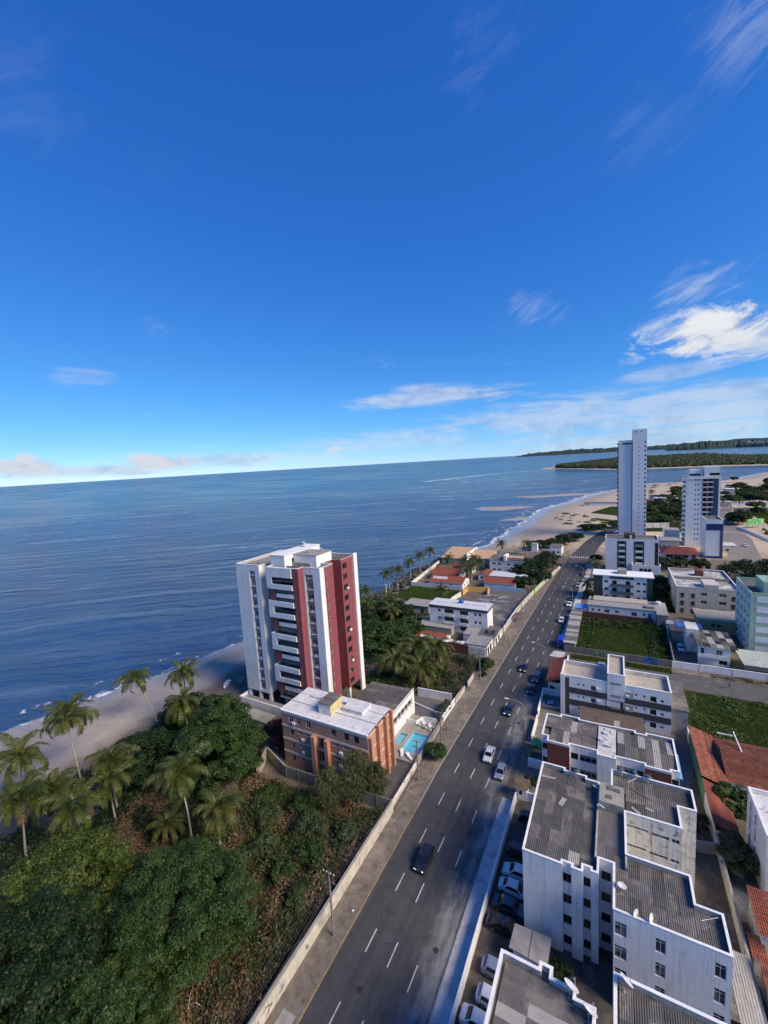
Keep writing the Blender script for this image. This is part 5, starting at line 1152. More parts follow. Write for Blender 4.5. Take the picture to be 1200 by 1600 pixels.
    fin = MB(); fin.box(-59.4, -58.9, 88.4, 90.0, 0, ZT+0.5); fin.build('end_fin', W_PAINT, r)
    white.wall((-58.9, 90), (-85, 90), 0, ZT); white.wall((-84.7, 90), (-84.7, 73), ZB, ZT)
    facade(r, white, (-59.4, 76.2), (-59.4, 76.5), ZB, ZT, [])
    white.build('wall', W_TILE, r); red.build('red_wall', RED_TILE, r)
    # open ground floor
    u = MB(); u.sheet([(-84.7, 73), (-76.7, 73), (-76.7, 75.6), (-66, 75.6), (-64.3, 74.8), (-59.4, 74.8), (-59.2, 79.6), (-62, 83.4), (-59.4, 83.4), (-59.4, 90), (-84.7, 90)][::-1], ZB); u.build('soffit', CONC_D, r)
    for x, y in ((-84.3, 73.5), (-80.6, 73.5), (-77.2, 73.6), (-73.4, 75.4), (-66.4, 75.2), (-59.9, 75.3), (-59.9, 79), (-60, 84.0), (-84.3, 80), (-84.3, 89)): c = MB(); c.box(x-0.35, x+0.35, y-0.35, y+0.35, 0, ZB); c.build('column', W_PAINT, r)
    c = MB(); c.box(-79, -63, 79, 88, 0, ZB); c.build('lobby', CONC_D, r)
    roof = [(-84.7, 73), (-76.7, 73), (-76.7, 75.6), (-73.8, 75.6), (-73.8, 72.7), (-64.3, 72.9), (-64.3, 74.8), (-59.4, 74.8), (-59.1, 79.6), (-62.1, 79.6), (-62.1, 83.4), (-59.4, 83.4), (-59.4, 90), (-84.7, 90)]
    parapet(r, roof, ZR, ZT, 0.25, inside=mat('roof_parapet', (0.45, 0.43, 0.40), 0.15, 1.0, 0.8, stain=0.4), deck=mat('roof_membrane', (0.13, 0.125, 0.115), 0.2, 0.4, 0.9, stain=0.4, patch=(0.26, 0.24, 0.21), patch_scale=0.16, patch_cut=(0.5, 0.54)))
    t = MB(); t.box(-74.0, -69.6, 74.6, 88.5, ZR, 39.3); o = t.build('lift_house', W_PAINT, r); t = MB(); t.box(-74.15, -69.45, 74.5, 88.7, 39.3, 39.45); t.build('slab', W_PAINT, o)
    t = MB(); t.box(-69.6, -62.5, 77.8, 84.0, ZR, 39.0); o = t.build('tank_house', W_PAINT, r); t = MB(); t.box(-69.5, -62.4, 77.7, 84.1, 39.0, 39.14); t.build('slab', CONC, o); t = MB(); t.box(-69.58, -69.5, 77.2, 77.8, ZR+0.3, ZR+2.0); t.build('door', DARK, o)
    t = MB(); t.box(-69.5, -64, 77.2, 77.8, ZR, 37.2); t.build('roof_step', CONC, r)
    w = MB(); w.box(-76.9, -75.4, 80, 81.1, ZR, ZR+0.3); w.build('skylight', METAL_R, r)
    # podium
    p = MB(); p.box(-85.5, -60, 70.6, 70.85, 0, 2.2); p.box(-85.5, -85.25, 70.85, 88, 0, 2.2); p.build('podium_wall', W_PAINT, r); p = MB(); p.box(-85.2, -60, 70.9, 73.2, 0.05, 1.4); p.build('podium', CONC, r)
red_tower()
for i, (x, y, s) in enumerate(((-66.5, 80, 0.9), (-71.5, 84.5, 1.1), (-72.5, 85.3, 1.1), (-64.2, 82, 0.8))):
    dish(('white dish on the flat roof of the red tower tank house', 'white dish on the lift house of the red tower', 'twin white dish on the lift house of the red tower', 'small white dish at the tank house edge of the red tower')[i], x, y, 39.45 if i in (1, 2) else 39.14, 2.2, s, 40)

# ------------------------------------------------------------------ orange brick block
def orange_block():
    X0, X1, Y0, Y1, ZT = -59.4, -38.9, 58.9, 67.6, 11.5; r = thing('orange_brick_block', 'four storey orange brick block with cream bands and pale metal roof', 'apartment block', (X0, Y0, 0)); p0 = (X0, Y0); p1 = (X1, Y0)
    fl = [0.25, 3.05, 5.85, 8.65]; f = MB(); wi = []
    for k, z in enumerate(fl):
        if k == 3: wi += [(u, u+1.1, z+0.65, z+2.0, 'slide' if u < 7 else 'dark') for u in (1.9, 3.7, 6.3, 12.4, 15.3, 17.5)]
        else:
            wi += [(2.0, 2.95, z+0.75, z+2.0, 'dark'), (3.9, 5.1, z+1.5, z+2.0, 'ribbon'), (12.4, 13.9, z+1.5, z+2.0, 'ribbon'), (14.9, 16.3, z+1.5, z+2.0, 'ribbon'), (17.5, 18.5, z+0.75, z+2.0, 'dark'), (5.8, 7.2, z+1.5, z+2.0, 'ribbon')]
    wi += [(9.2, 10.4, z+0.4, z+2.2, 'dark') for z in fl[:3]]
    facade(r, f, p0, p1, 0, ZT, wi, 0.16); f.build('front_wall', ORANGE_SHADED, r)
    for u, z in ((3.2, 9.2), (5.3, 6.2), (14.4, 6.1), (17.0, 6.2), (14.2, 3.4), (16.6, 3.3), (5.2, 3.5)): ac_unit(r, p0, p1, u, z)
    s = MB(); s.wall((X1, Y0), (X1, Y1), 0, ZT, [(0.9+k*2.9, 2.35+k*2.9, z+1.35, z+1.75, 0.2) for k in range(3) for z in fl]); s.build('end_wall', ORANGE, r)
    for k in range(3):
        for z in fl: window(r, (X1, Y0), (X1, Y1), 0.9+k*2.9, 2.35+k*2.9, z+1.35, z+1.75, 0.2, 'vent')
    b = MB(); b.wall((X1, Y1), (X0, Y1), 0, ZT); b.wall((X0, Y1), (X0, Y0), 0, ZT); b.build('rear_wall', ORANGE_SHADED, r)
    for k, y in enumerate((59.0, 61.75, 64.65, 67.0)):
        q = MB(); q.box(X1, X1+0.75, y, y+0.55, 0, (11.0, 11.75, 11.9, 11.75)[k]); q.build('buttress', ORANGE, r)
    for z in (2.55, 5.35, 8.15, 10.95):
        q = MB(); q.box(X0-0.04, X1-0.1, Y0-0.09, Y0, z, z+0.42); q.build('cream_band', BAND, r)
        q = MB(); q.box(X1-0.0, X1+0.06, Y0+0.66, Y1, z, z+0.2); q.build('end_band', BAND, r)
    for u, w_ in ((8.0, 0.9), (11.2, 0.8)):
        q = MB(); q.box(X0+u, X0+u+w_, Y0-1.05, Y0-0.08, 0, 8.5); q.build('pilaster', ORANGE, r)
    q = MB(); q.box(X0-0.15, X1+0.12, Y0-0.2, Y0+0.12, ZT-0.05, ZT+0.2); q.box(X0-0.15, X1+0.12, Y1-0.1, Y1+0.2, ZT-0.05, ZT+0.2); q.box(X0-0.15, X0+0.12, Y0+0.12, Y1-0.1, ZT-0.05, ZT+0.2); q.build('roof_edge', COPING, r)
    d = MB(); d.box(X0, X1, Y0+0.1, Y1, ZT-0.1, ZT); d.build('roof_deck', CONC_D, r)
    sheet_roof(r, X0+0.2, X1+0.1, Y0-0.1, 62.0, ZT+0.12, 'y', nl=1, nw=18, mats=(METAL_R,), slope=0.05, seed=61, pitch=0.5)
    sheet_roof(r, X0+0.2, X1+0.1, 62.2, 65.0, ZT+0.30, 'y', nl=1, nw=18, mats=(METAL_R,), slope=0.02, seed=62, pitch=0.5)
    sheet_roof(r, X0+0.2, X1+0.1, 65.2, Y1, ZT+0.34, 'y', nl=1, nw=18, mats=(METAL_R,), slope=-0.05, seed=63, pitch=0.5)
    t = MB(); t.wall((-51.2, 60.8), (-48.3, 60.8), ZT, 13.9); t.wall((-48.3, 64.8), (-51.2, 64.8), ZT, 13.9); t.wall((-51.2, 64.8), (-51.2, 60.8), ZT, 13.9); o = t.build('tank_room', W_OLD, r)
    t = MB(); t.wall((-48.3, 60.8), (-48.3, 64.8), ZT, 13.9); t.build('sunlit_side', SUNLIT_Y, o); t = MB(); t.box(-51.3, -48.2, 60.7, 62.7, 13.9, 14.02); t.box(-51.3, -48.2, 62.8, 64.9, 13.9, 14.05); t.build('slab', FIBRO, o)  # sun-facing wall coloured yellow to carry the sunlight on it
    t = MB(); t.box(-47.0, -42.6, 63.2, 66.6, ZT+0.3, 12.5); o = t.build('low_tank', METAL_R, r); t = MB(); t.box(-47.1, -42.5, 63.1, 66.7, 12.5, 12.6); t.build('lid', METAL_R, o)
    t = MB(); t.box(-56, -51.8, 64.5, 66.6, ZT+0.3, 12.25); t.build('low_tank', METAL_R, r)
orange_block()
dish('white dish beside the tank room on the pale metal roof', -47.7, 65.2, 11.9, 2.2, 0.9, 40)

# ------------------------------------------------------------------ pool house, deck and pools
def pool_house():
    r = thing('pool_house', 'low building with dark corrugated roof and white open side frame by the pool', 'pool house', (-53.5, 73, 0)); Z = 5.6
    for i, (a, e) in enumerate((((-53.5, 72.4), (-42.0, 72.4)), ((-42.0, 85.0), (-53.5, 85.0)), ((-53.5, 85.0), (-53.5, 72.4)))):
        w = MB(); w.wall(a, e, 0, Z); w.build('wall', CONC, r)
    w = MB(); w.wall((-42.0, 72.4), (-42.0, 85.0), 0, Z+0.45, [(1.2, 11.4, 2.9, 4.6, 0.5)]); w.build('side_frame', W_PAINT, r)
    w = MB(); w.box(-42.3, -42.0, 72.3, 85.1, Z+0.3, Z+0.5); w.build('frame_top', COPING, r); w = MB(); w.box(-42.5, -42.46, 73.5, 83.9, 2.8, 4.7); w.build('glazing', GLASS_D, r)
    sheet_roof(r, -53.6, -42.3, 72.4, 85.0, Z-0.05, 'x', nl=2, nw=9, mats=(FIBRO_D, FIBRO_D, FIBRO), seed=71, pitch=0.7, slope=0.03)
    for k in range(6): q = MB(); q.box(-41.98, -41.9, 74.0+k*1.8, 74.15+k*1.8, 2.9, 4.6); q.build('mullion', W_PAINT, r)
pool_house()
def pool_deck():
    x0, x1, y0, y1, z = -43.8, -34.3, 68.6, 83.4, 0.6; holes = [(-38.8, -35.3, 71.2, 77.5), (-41.5, -39.6, 72.8, 76.3)]; b = MB()
    xs = sorted({x0, x1, *[h[i] for h in holes for i in (0, 1)]}); ys = sorted({y0, y1, *[h[i] for h in holes for i in (2, 3)]})
    for i in range(len(xs)-1):
        for j in range(len(ys)-1):
            xm = (xs[i]+xs[i+1])/2; ym = (ys[j]+ys[j+1])/2
            if not any(h[0] < xm < h[1] and h[2] < ym < h[3] for h in holes): b.quad((xs[i], ys[j], z), (xs[i+1], ys[j], z), (xs[i+1], ys[j+1], z), (xs[i], ys[j+1], z))
    for a, e in (((x0, y0), (x1, y0)), ((x1, y0), (x1, y1)), ((x1, y1), (x0, y1)), ((x0, y1), (x0, y0))): b.wall(a, e, 0, z)
    struct('pool_deck', b, mat('deck_stone', (0.33, 0.29, 0.235), 0.16, 0.9, 0.9, stain=0.4, stain_col=(0.15, 0.13, 0.11), tile=(0.5, 50, 0.02, (0.25, 0.22, 0.18))))
    wm = bpy.data.materials.new('pool_water'); wm.use_nodes = True; t = NT(wm.node_tree); t.n.remove(t.n['Principled BSDF'])
    bp = t.node('ShaderNodeBump'); bp.inputs['Strength'].default_value = 0.3; bp.inputs['Distance'].default_value = 0.03; t.l.new(t.noise(t.node('ShaderNodeNewGeometry').outputs['Position'], 3.0, 3, 0.5), bp.inputs['Height'])
    tr = t.node('ShaderNodeBsdfTransparent'); tr.inputs[0].default_value = (0.86, 0.98, 1.0, 1); gl = t.node('ShaderNodeBsdfGlossy'); gl.inputs['Roughness'].default_value = 0.05; t.l.new(bp.outputs[0], gl.inputs['Normal'])
    fr = t.node('ShaderNodeFresnel'); fr.inputs[0].default_value = 1.25; t.l.new(bp.outputs[0], fr.inputs['Normal']); mx = t.node('ShaderNodeMixShader'); t.l.new(fr.outputs[0], mx.inputs[0]); t.l.new(tr.outputs[0], mx.inputs[1]); t.l.new(gl.outputs[0], mx.inputs[2]); t.l.new(mx.outputs[0], t.n['Material Output'].inputs[0])
    for (a, c, d, e), lab, mm in ((holes[0], 'larger bright blue swimming pool in the stone deck', POOL), (holes[1], 'small pale blue paddling pool beside the larger pool', mat('pool_tile_pale', (0.36, 0.66, 0.74), 0.08, 0.8, 0.3))):
        r = thing('swimming_pool', lab, 'swimming pool', ((a+c)/2, (d+e)/2, 0), 0, 'pools'); q = MB(); q.quad((a, d, 0.06), (c, d, 0.06), (c, e, 0.06), (a, e, 0.06))
        for u, v in (((a, d), (c, d)), ((c, d), (c, e)), ((c, e), (a, e)), ((a, e), (a, d))): q.wall(v, u, 0.06, z)
        q.build('basin', mm, r); q = MB(); ring(q, [(a-.25, d-.25), (c+.25, d-.25), (c+.25, e+.25), (a-.25, e+.25)], [(a+.02, d+.02), (c-.02, d+.02), (c-.02, e-.02), (a+.02, e-.02)], z-0.05, z+0.03, True, True); q.build('coping', mat('pool_coping', (0.42, 0.40, 0.36), 0.1, 1.0, 0.8), r)
        q = MB(); q.quad((a, d, z-0.12), (c, d, z-0.12), (c, e, z-0.12), (a, e, z-0.12)); q.build('water', wm, r)
    wall_run('pool_wall', 'grey wall with hedge face between pool deck and pavement', [(-34.2, 68.5), (-34.3, 83.6)], 1.5, CONC, 0.2, CONC)
    wall_run('pool_screen', 'low pale screen wall beside the steps of the pool deck', [(-41.8, 80.2), (-39.5, 80.2), (-38.6, 82.3), (-35.6, 82.6)], 0.9, W_PAINT, 0.18, z0=0.6)
pool_deck()
CH = None
def plastic_chair(label, x, y, z, rz, group='white plastic chairs by the pool'):
    global CH
    if CH is None:
        s = MB(); s.box(-0.24, 0.24, -0.24, 0.24, 0.40, 0.44); bk = MB(); bk.obox((0, 0.24, 0.66), (0.23, 0, 0), (0, 0.02, 0.0), (0, 0.05, 0.22)); lg = MB(); lg.box(-0.025, 0.025, -0.025, 0.025, 0, 0.4)
        CH = (s.mesh('seat', PLASTIC_W), bk.mesh('backrest', PLASTIC_W), lg.mesh('leg', PLASTIC_W))
    r = thing('plastic_chair', label, 'chair', (x, y, z), 0, group); r.rotation_euler = (0, 0, rz)
    o = bpy.data.objects.new('seat', CH[0]); link(o, r); o = bpy.data.objects.new('backrest', CH[1]); link(o, r)
    for a in (-1, 1):
        for b in (-1, 1): o = bpy.data.objects.new('leg', CH[2]); link(o, r); o.location = (a*0.2, b*0.2, 0)
def plastic_table(label, x, y, z):
    r = thing('plastic_table', label, 'table', (x, y, z), 0, 'white plastic tables by the pool'); b = MB(); b.lathe([(0, 0.70), (0.5, 0.70), (0.5, 0.74), (0, 0.74)], 14, (x, y, z)); b.build('table_top', PLASTIC_W, r)
    for k in range(4): t = PI/4+k*PI/2; q = MB(); q.tube([(x+0.35*math.cos(t), y+0.35*math.sin(t), z), (x+0.3*math.cos(t), y+0.3*math.sin(t), z+0.7)], 0.03, 5); q.build('leg', PLASTIC_W, r)
for (tx, ty, lb) in ((-37.6, 80.4, 'white plastic table at the far end of the pool deck'), (-35.9, 79.9, 'white plastic table at the deck corner next to the pavement wall')):
    plastic_table(lb, tx, ty, 0.6)
    for k in range(4): a = k*PI/2+0.5; plastic_chair('white plastic chair drawn up to a round table on the pool deck', tx+0.85*math.cos(a), ty+0.85*math.sin(a), 0.6, a-PI/2)
def lounger(label, x, y, rz):
    r = thing('sun_lounger', label, 'sun lounger', (x, y, 0.6), 0, 'white loungers by the pool'); r.rotation_euler = (0, 0, rz)
    b = MB(); b.box(-0.3, 0.3, -0.9, 0.4, 0.28, 0.34); o = bpy.data.objects.new('seat', b.mesh('seat', PLASTIC_W)); link(o, r)
    b = MB(); b.obox((0, 0.7, 0.5), (0.3, 0, 0), (0, 0.3, 0.2), (0, -0.02, 0.03)); o = bpy.data.objects.new('backrest', b.mesh('backrest', PLASTIC_W)); link(o, r)
    for a in (-1, 1):
        for c in (-0.8, 0.3): b = MB(); b.box(a*0.27-0.03, a*0.27+0.03, c-0.03, c+0.03, 0, 0.28); o = bpy.data.objects.new('leg', b.mesh('leg', PLASTIC_W)); link(o, r)
lounger('white plastic lounger on the deck near the brick block', -38.0, 69.9, 0.5); lounger('white plastic lounger on the deck near the pavement wall', -36.1, 69.6, 1.0)
mb = MB(); mb.sheet([(-44, 83.5), (-34.3, 83.5), (-34.4, 91.5), (-44.2, 91.5)], 0.03); struct('ramp_yard', mb, CONC_D)
wall_run('yard_wall', 'white wall behind the dark ramp of the pool house', [(-44.2, 92), (-35.5, 92.6)], 2.2, W_PAINT, 0.2, COPING)
wall_run('yard_wall', 'thin white kerb wall crossing the dark ramp', [(-43.8, 88.3), (-37.0, 86.8)], 0.5, W_PAINT, 0.25)
wall_run('yard_wall', 'pale roadside wall beside the clipped hedge', [(-34.5, 83.8), (-34.4, 92)], 1.6, W_PAINT, 0.2, COPING)
mb = MB(); mb.sheet([(-38.7, 57.2), (-34.0, 57.2), (-34.0, 68.5), (-38.7, 68.5)], 0.035); struct('forecourt', mb, mat('forecourt_paving', (0.10, 0.098, 0.095), 0.18, 0.8, 0.9, stain=0.4, tile=(0.8, 50, 0.03, (0.07, 0.07, 0.07))))
wall_run('road_wall', 'low pale wall with a dark gap along the brick block forecourt', [(-34.0, 57.0), (-34.1, 63.0), (-34.2, 68.4)], 1.0, WALL_RD, 0.2, COPING)
b = MB(); b.tube([(-34.0, 57.0, 1.5), (-34.2, 68.4, 1.5)], 0.04, 5); rl = solo('fence_rail', b, STEEL, 'metal rail above the forecourt wall', 'rail')
for k in range(8): b = MB(); b.tube([(-34.0-0.02*k, 57.2+1.58*k, 1.0), (-34.0-0.02*k, 57.2+1.58*k, 1.5)], 0.03, 5); b.build('rail_post', STEEL, rl)
# long graffitied wall on the left pavement, built of rendered bays
def graffiti_wall():
    r = thing('road_wall', 'long stained cream wall with graffiti along the left pavement', 'wall', (-33.4, 10, 0)); y = -20.0; k = 0
    while y < 57.0:
        e = min(57.0, y+5.9); b = MB(); b.box(-33.55, -33.35, y, e, 0, 2.2+0.04*(k % 3)); b.build('wall_bay', WALL_RD, r); b = MB(); b.box(-33.62, -33.28, y, e-0.02, 2.24+0.04*(k % 3), 2.34+0.04*(k % 3)); b.build('coping', CONC, r); y = e; k += 1
    rd = random.Random(8); gm = [mat('spray_black', (0.03, 0.03, 0.035), 0.1, 2, 0.8), mat('spray_blue', (0.10, 0.12, 0.22), 0.1, 2, 0.8)]
    for j, (y, sc_) in enumerate(((23.6, 1.1), (25.6, 0.7), (26.9, 1.2), (29.3, 0.8), (33.6, 0.6))):
        b = MB(); pts = [(-33.335, y, 1.0)]
        for q in range(7+j): pts.append((-33.335, y+rd.uniform(-0.5, 0.7)*sc_, 1.0+rd.uniform(-0.5, 0.6)*sc_))
        b.tube(pts, 0.02, 4); b.build('graffiti', gm[j % 2], r)
graffiti_wall()
def block_wall():
    wall_run('yard_wall', 'dark block wall with concrete posts behind the brush in front of the brick block', [(-56.2, 55.6), (-45.0, 56.3), (-33.6, 56.9)], 2.4, WALL_BK, 0.18, None, None, 'wall', 2.6)
    wall_run('yard_wall', 'mossy concrete wall turning the corner beside the round tree', [(-61.4, 53.0), (-64.0, 58.4), (-56.2, 55.6)], 2.3, CONC_W, 0.2, CONC)
block_wall()
b = MB(); b.box(-84, -72.5, 66.5, 70, 0.3, 0.42); solo('terrace', b, CONC, 'concrete terrace strip at the foot of the red tower', 'terrace')

# ------------------------------------------------------------------ white three-storey house block further along on the left
def white_three():
    X0, X1, Y0, Y1, Z = -58.0, -37.2, 133.6, 140.6, 8.8; r = thing('white_three_storey_block', 'white three storey block with dark fascia and white slab roof', 'apartment block', (X0, Y0, 0)); w = MB(); p0 = (X0, Y0); p1 = (X1, Y0); wi = []
    for z in (0.6, 3.4, 6.2):
        wi += [(3.3, 4.2, z+0.7, z+1.7, 'dark'), (5.6, 9.0, z+0.25, z+1.9, 'darkdoor'), (11.2, 14.2, z+0.25, z+1.9, 'darkdoor'), (16.2, 17.2, z+0.6, z+1.7, 'slide'), (17.7, 18.7, z+0.6, z+1.7, 'slide')]
    facade(r, w, p0, p1, 0, Z, wi, 0.25); facade(r, w, (X1, Y0), (X1, Y1), 0, Z, []); w.wall((X1, Y1), (X0, Y1), 0, Z); w.wall((X0, Y1), (X0, Y0), 0, Z); w.build('wall', W_PAINT, r)
    for z in (0.6, 3.4, 6.2):
        for a, e in ((5.5, 9.1), (11.1, 14.3)): q = MB(); q.box(X0+a, X0+e, Y0-0.95, Y0-0.83, z-0.3, z+0.75); q.box(X0+a, X0+e, Y0-0.83, Y0-0.02, z-0.3, z-0.15); q.build('balcony', W_PAINT, r)
    f = MB(); f.box(X0-0.12, X1+0.12, Y0-0.12, Y1+0.12, 8.25, 9.15); f.build('fascia', BAND_D, r); q = MB(); q.box(X0-0.2, X1+0.2, Y0-0.2, Y1+0.2, 9.15, 9.3); q.build('roof_slab', METAL_R, r)
    q = MB(); q.box(X0+1, X1-1, 136.8, 137.1, 9.3, 9.5); q.build('roof_ridge', METAL_R, r)
    water_tank(r, -47.5, 138.0, 9.3, 0.9, 1.1)
white_three()
def flat_house(name, label, x0, x1, y0, y1, h, wm, rm, group=None, wins=None, roof_over=0.15, par=0.0, cat='house'):
    r = thing(name, label, cat, (x0, y0, 0), 0, group); w = MB(); P = [(x0, y0), (x1, y0), (x1, y1), (x0, y1)]; wins = wins or {}
    for i in range(4): facade(r, w, P[i], P[(i+1) % 4], 0, h+par, wins.get(i, []), 0.15)
    w.build('wall', wm, r)
    if par: parapet(r, P, h, h+par, 0.15, deck=rm)
    else: q = MB(); q.box(x0-roof_over, x1+roof_over, y0-roof_over, y1+roof_over, h, h+0.14); q.build('roof_slab', rm, r)
    return r
G1 = 'low roadside annexes on the left'
flat_house('low_annex', 'low white annex with grey roof carrying solar panels by the pavement', -38.8, -33.2, 126.8, 136.0, 3.0, W_PAINT, CONC_D, G1, {1: [(1.0, 3.0, 0.2, 2.2, 'dark'), (4.5, 6.5, 0.2, 2.2, 'dark')]}, cat='annex')
for k in range(3):
    b = MB(); b.obox((-36.6+1.05*k, 130.2, 3.35), (0.48, 0, 0), (0, 1.5, 0.12), (0, -0.002, 0.02)); solo('solar_panel', b, mat('solar_cell', (0.01, 0.012, 0.03), 0.1, 1, 0.2, tile=(0.33, 50, 0.02, (0.1, 0.1, 0.12))), 'dark solar panel in the row of three on the low annex', 'solar panel', 'solar panels')
flat_house('low_annex', 'grey roofed shop with poster covered white front at the pavement corner', -40.5, -33.7, 119.6, 126.4, 3.2, W_PAINT, CONC, G1, {0: [(1.0, 2.4, 0.6, 2.2, 'dark'), (3.4, 5.0, 0.6, 2.2, 'dark')], 1: [(0.6, 2.4, 0.1, 2.4, 'dark'), (3.2, 5.2, 0.1, 2.4, 'dark')]}, cat='shop')
flat_house('low_annex', 'pale flat roofed annex in front of the white three storey block', -43.5, -39.2, 127.0, 133.0, 2.9, W_PAINT, CONC, G1, cat='annex')
flat_house('low_annex', 'grey concrete roofed annex left of the white three storey block', -61.0, -48.6, 129.6, 136.8, 2.7, CONC, CONC, G1, cat='annex')
r_ = thing('tiled_house', 'small house with red tile roof behind the maroon brick wall', 'house', (-59, 120.5, 0), 0, 'red tiled houses on the left'); w_ = MB()
for a, e in (((-58.2, 121), (-47.6, 121)), ((-47.6, 121), (-47.6, 126)), ((-47.6, 126), (-58.2, 126)), ((-58.2, 126), (-58.2, 121))): w_.wall(a, e, 0, 2.5)
w_.build('wall', W_PAINT, r_); tile_gable(r_, -58.2, -47.8, 121, 125.6, 2.6, 3.5, 'x', CLAY_N, 0.3, W_PAINT); b_ = MB(); b_.box(-61, -58.6, 120.8, 125.8, 2.4, 2.7); b_.build('side_roof', METAL_R, r_)
def brick_wall_left():
    r = thing('brick_wall', 'high maroon brick wall above the overgrown lot', 'wall', (-58, 118.6, 0)); 
    for k in range(6): b = MB(); b.box(-59+k*3.3, -55.75+k*3.3, 118.5, 118.75, 0, 3.3-0.15*(k % 2)); b.build('wall_bay', BRICK_P, r)
    rd = random.Random(5)
    for k in range(13):
        x = -55+k*1.25; b = MB(); b.obox((x, 119.3+rd.uniform(0, .8), 3.3+rd.uniform(0, .25)), (0.55, 0.1, 0), (-0.1, 0.7, rd.uniform(-.1, .2)), (0, 0, 0.04)); b.build('lean_sheet', rd.choice((METAL_R, METAL_R, FIBRO_L, FIBRO)), r)
    b = MB(); b.box(-39.2, -33.9, 118.6, 118.8, 0, 3.0); b.build('painted_panel', W_OLD, r)
brick_wall_left()
wall_run('road_wall', 'white low wall along the pavement by the empty paved lot', [(-33.2, 136.2), (-32.8, 158), (-31.0, 180)], 2.0, WALL_RD, 0.2, COPING)
wall_run('road_wall', 'light green painted wall further along the pavement', [(-31.0, 180), (-29.2, 196)], 2.1, mat('lime_wall', (0.42, 0.52, 0.26), 0.12, 0.9, 0.8, streak=0.4, stain_col=(0.2, 0.22, 0.12)), 0.2)
wall_run('road_wall', 'pale far wall along the pavement under the trees', [(-29.2, 196), (-24.8, 231)], 2.0, WALL_RD, 0.2)
wall_run('road_wall', 'broken cream wall by the overgrown lot', [(-34.3, 92.4), (-34.0, 98.5)], 1.7, WALL_RD, 0.2)
wall_run('road_wall', 'short cream wall stump by the leaning post', [(-33.9, 101), (-33.8, 106)], 1.5, WALL_RD, 0.2)
mb = MB(); mb.sheet([(-52, 142), (-33.5, 142), (-31.8, 178), (-50, 182)], 0.03); struct('paved_lot', mb, mat('old_paving', (0.105, 0.105, 0.11), 0.2, 0.3, 0.92, stain=0.5, stain_col=(0.05, 0.05, 0.05), patch=(0.25, 0.23, 0.20), patch_scale=0.12, patch_cut=(0.5, 0.58)))
rd = random.Random(2)
for k in range(16):
    x = rd.uniform(-50, -40); y = rd.uniform(168, 177); b = MB(); b.obox((x, y, 0.2), (rd.uniform(.5, 1.6), rd.uniform(-.4, .4), 0.1), (-0.2, rd.uniform(.3, .8), 0), (0, 0, 0.18)); solo('rubble_slab', b, CONC, 'broken concrete slab lying in the rubble of the paved lot', 'rubble', 'rubble slabs in the paved lot')
wall_run('yard_wall', 'yellow wall at the back of the paved lot', [(-58.8, 173), (-58.5, 179), (-49, 181), (-48.6, 176)], 2.2, YELLOW, 0.25)
wall_run('yard_wall', 'white broken wall beside the beach lawn', [(-60.5, 148), (-60.3, 165), (-59.3, 172)], 2.0, W_OLD, 0.2)
wall_run('yard_wall', 'pale blue wall in front of the long white roofed house', [(-49.5, 183.6), (-34, 183.2)], 2.2, PALE_B, 0.2)
def tiled(label, x0, x1, y0, y1, ze, zr, axis, m=CLAY_N, wm=W_PAINT, over=0.4, group='red tiled houses on the left'):
    r = thing('tiled_house', label, 'house', (x0, y0, 0), 0, group); w = MB(); P = [(x0, y0), (x1, y0), (x1, y1), (x0, y1)]
    for i in range(4):
        L = math.hypot(P[(i+1) % 4][0]-P[i][0], P[(i+1) % 4][1]-P[i][1]); facade(r, w, P[i], P[(i+1) % 4], 0, ze, [(L*0.2, L*0.2+1.3, 0.9, 2.0, 'dark'), (L*0.62, L*0.62+1.3, 0.9, 2.0, 'dark')] if L > 5 else [], 0.12)
    w.build('wall', wm, r); tile_gable(r, x0, x1, y0, y1, ze, zr, axis, m, over, wm); return r
tiled('beach house with wide red tile roof behind the lawn wall', -81.5, -67.5, 193, 204, 3.0, 4.8, 'x')
tiled('beach house with red roof and a white strip across it', -78, -61.5, 181, 191, 2.8, 4.4, 'x')
tiled('small red roofed house between the palms and salmon roofs', -76, -65, 208, 214, 3.0, 4.2, 'x')
tiled('house with double red tile roof beside the pale blue wall', -52.5, -38.5, 185, 194, 3.2, 4.6, 'x')
tiled('small red roofed outbuilding next to the long white roof', -59, -53.6, 198, 206, 2.8, 3.8, 'y')
b_ = MB(); b_.obox((-73.5, 184.2, 3.85), (3.6, 0.0, 0), (0, 1.0, 0.32), (0, -0.02, 0.05)); solo('roof_sheet_patch', b_, METAL_R, 'white sheet strip lying on the red roof by the lawn', 'roof sheet')
flat_house('long_house', 'long low house with a plain white roof', -53, -36, 195.5, 204, 3.4, W_PAINT, METAL_R, None, {0: [(2, 4, 1, 2.2, 'dark'), (8, 10, 1, 2.2, 'dark'), (13, 15, 1, 2.2, 'dark')]})
wall_run('yard_wall', 'white seaside garden wall of the beach houses', [(-61.5, 179.5), (-86.8, 179.2), (-89.8, 226)], 2.0, W_OLD, 0.22)
r_ = thing('salmon_roof_house', 'seaside building with two large salmon coloured roofs', 'house', (-88, 224, 0)); w_ = MB()
for x0, x1, y0, y1 in ((-88, -73, 224, 243), (-72.8, -60, 227, 238)):
    for a, e in (((x0, y0), (x1, y0)), ((x1, y0), (x1, y1)), ((x1, y1), (x0, y1)), ((x0, y1), (x0, y0))): w_.wall(a, e, 0, 3.9)
w_.build('wall', CONC, r_)
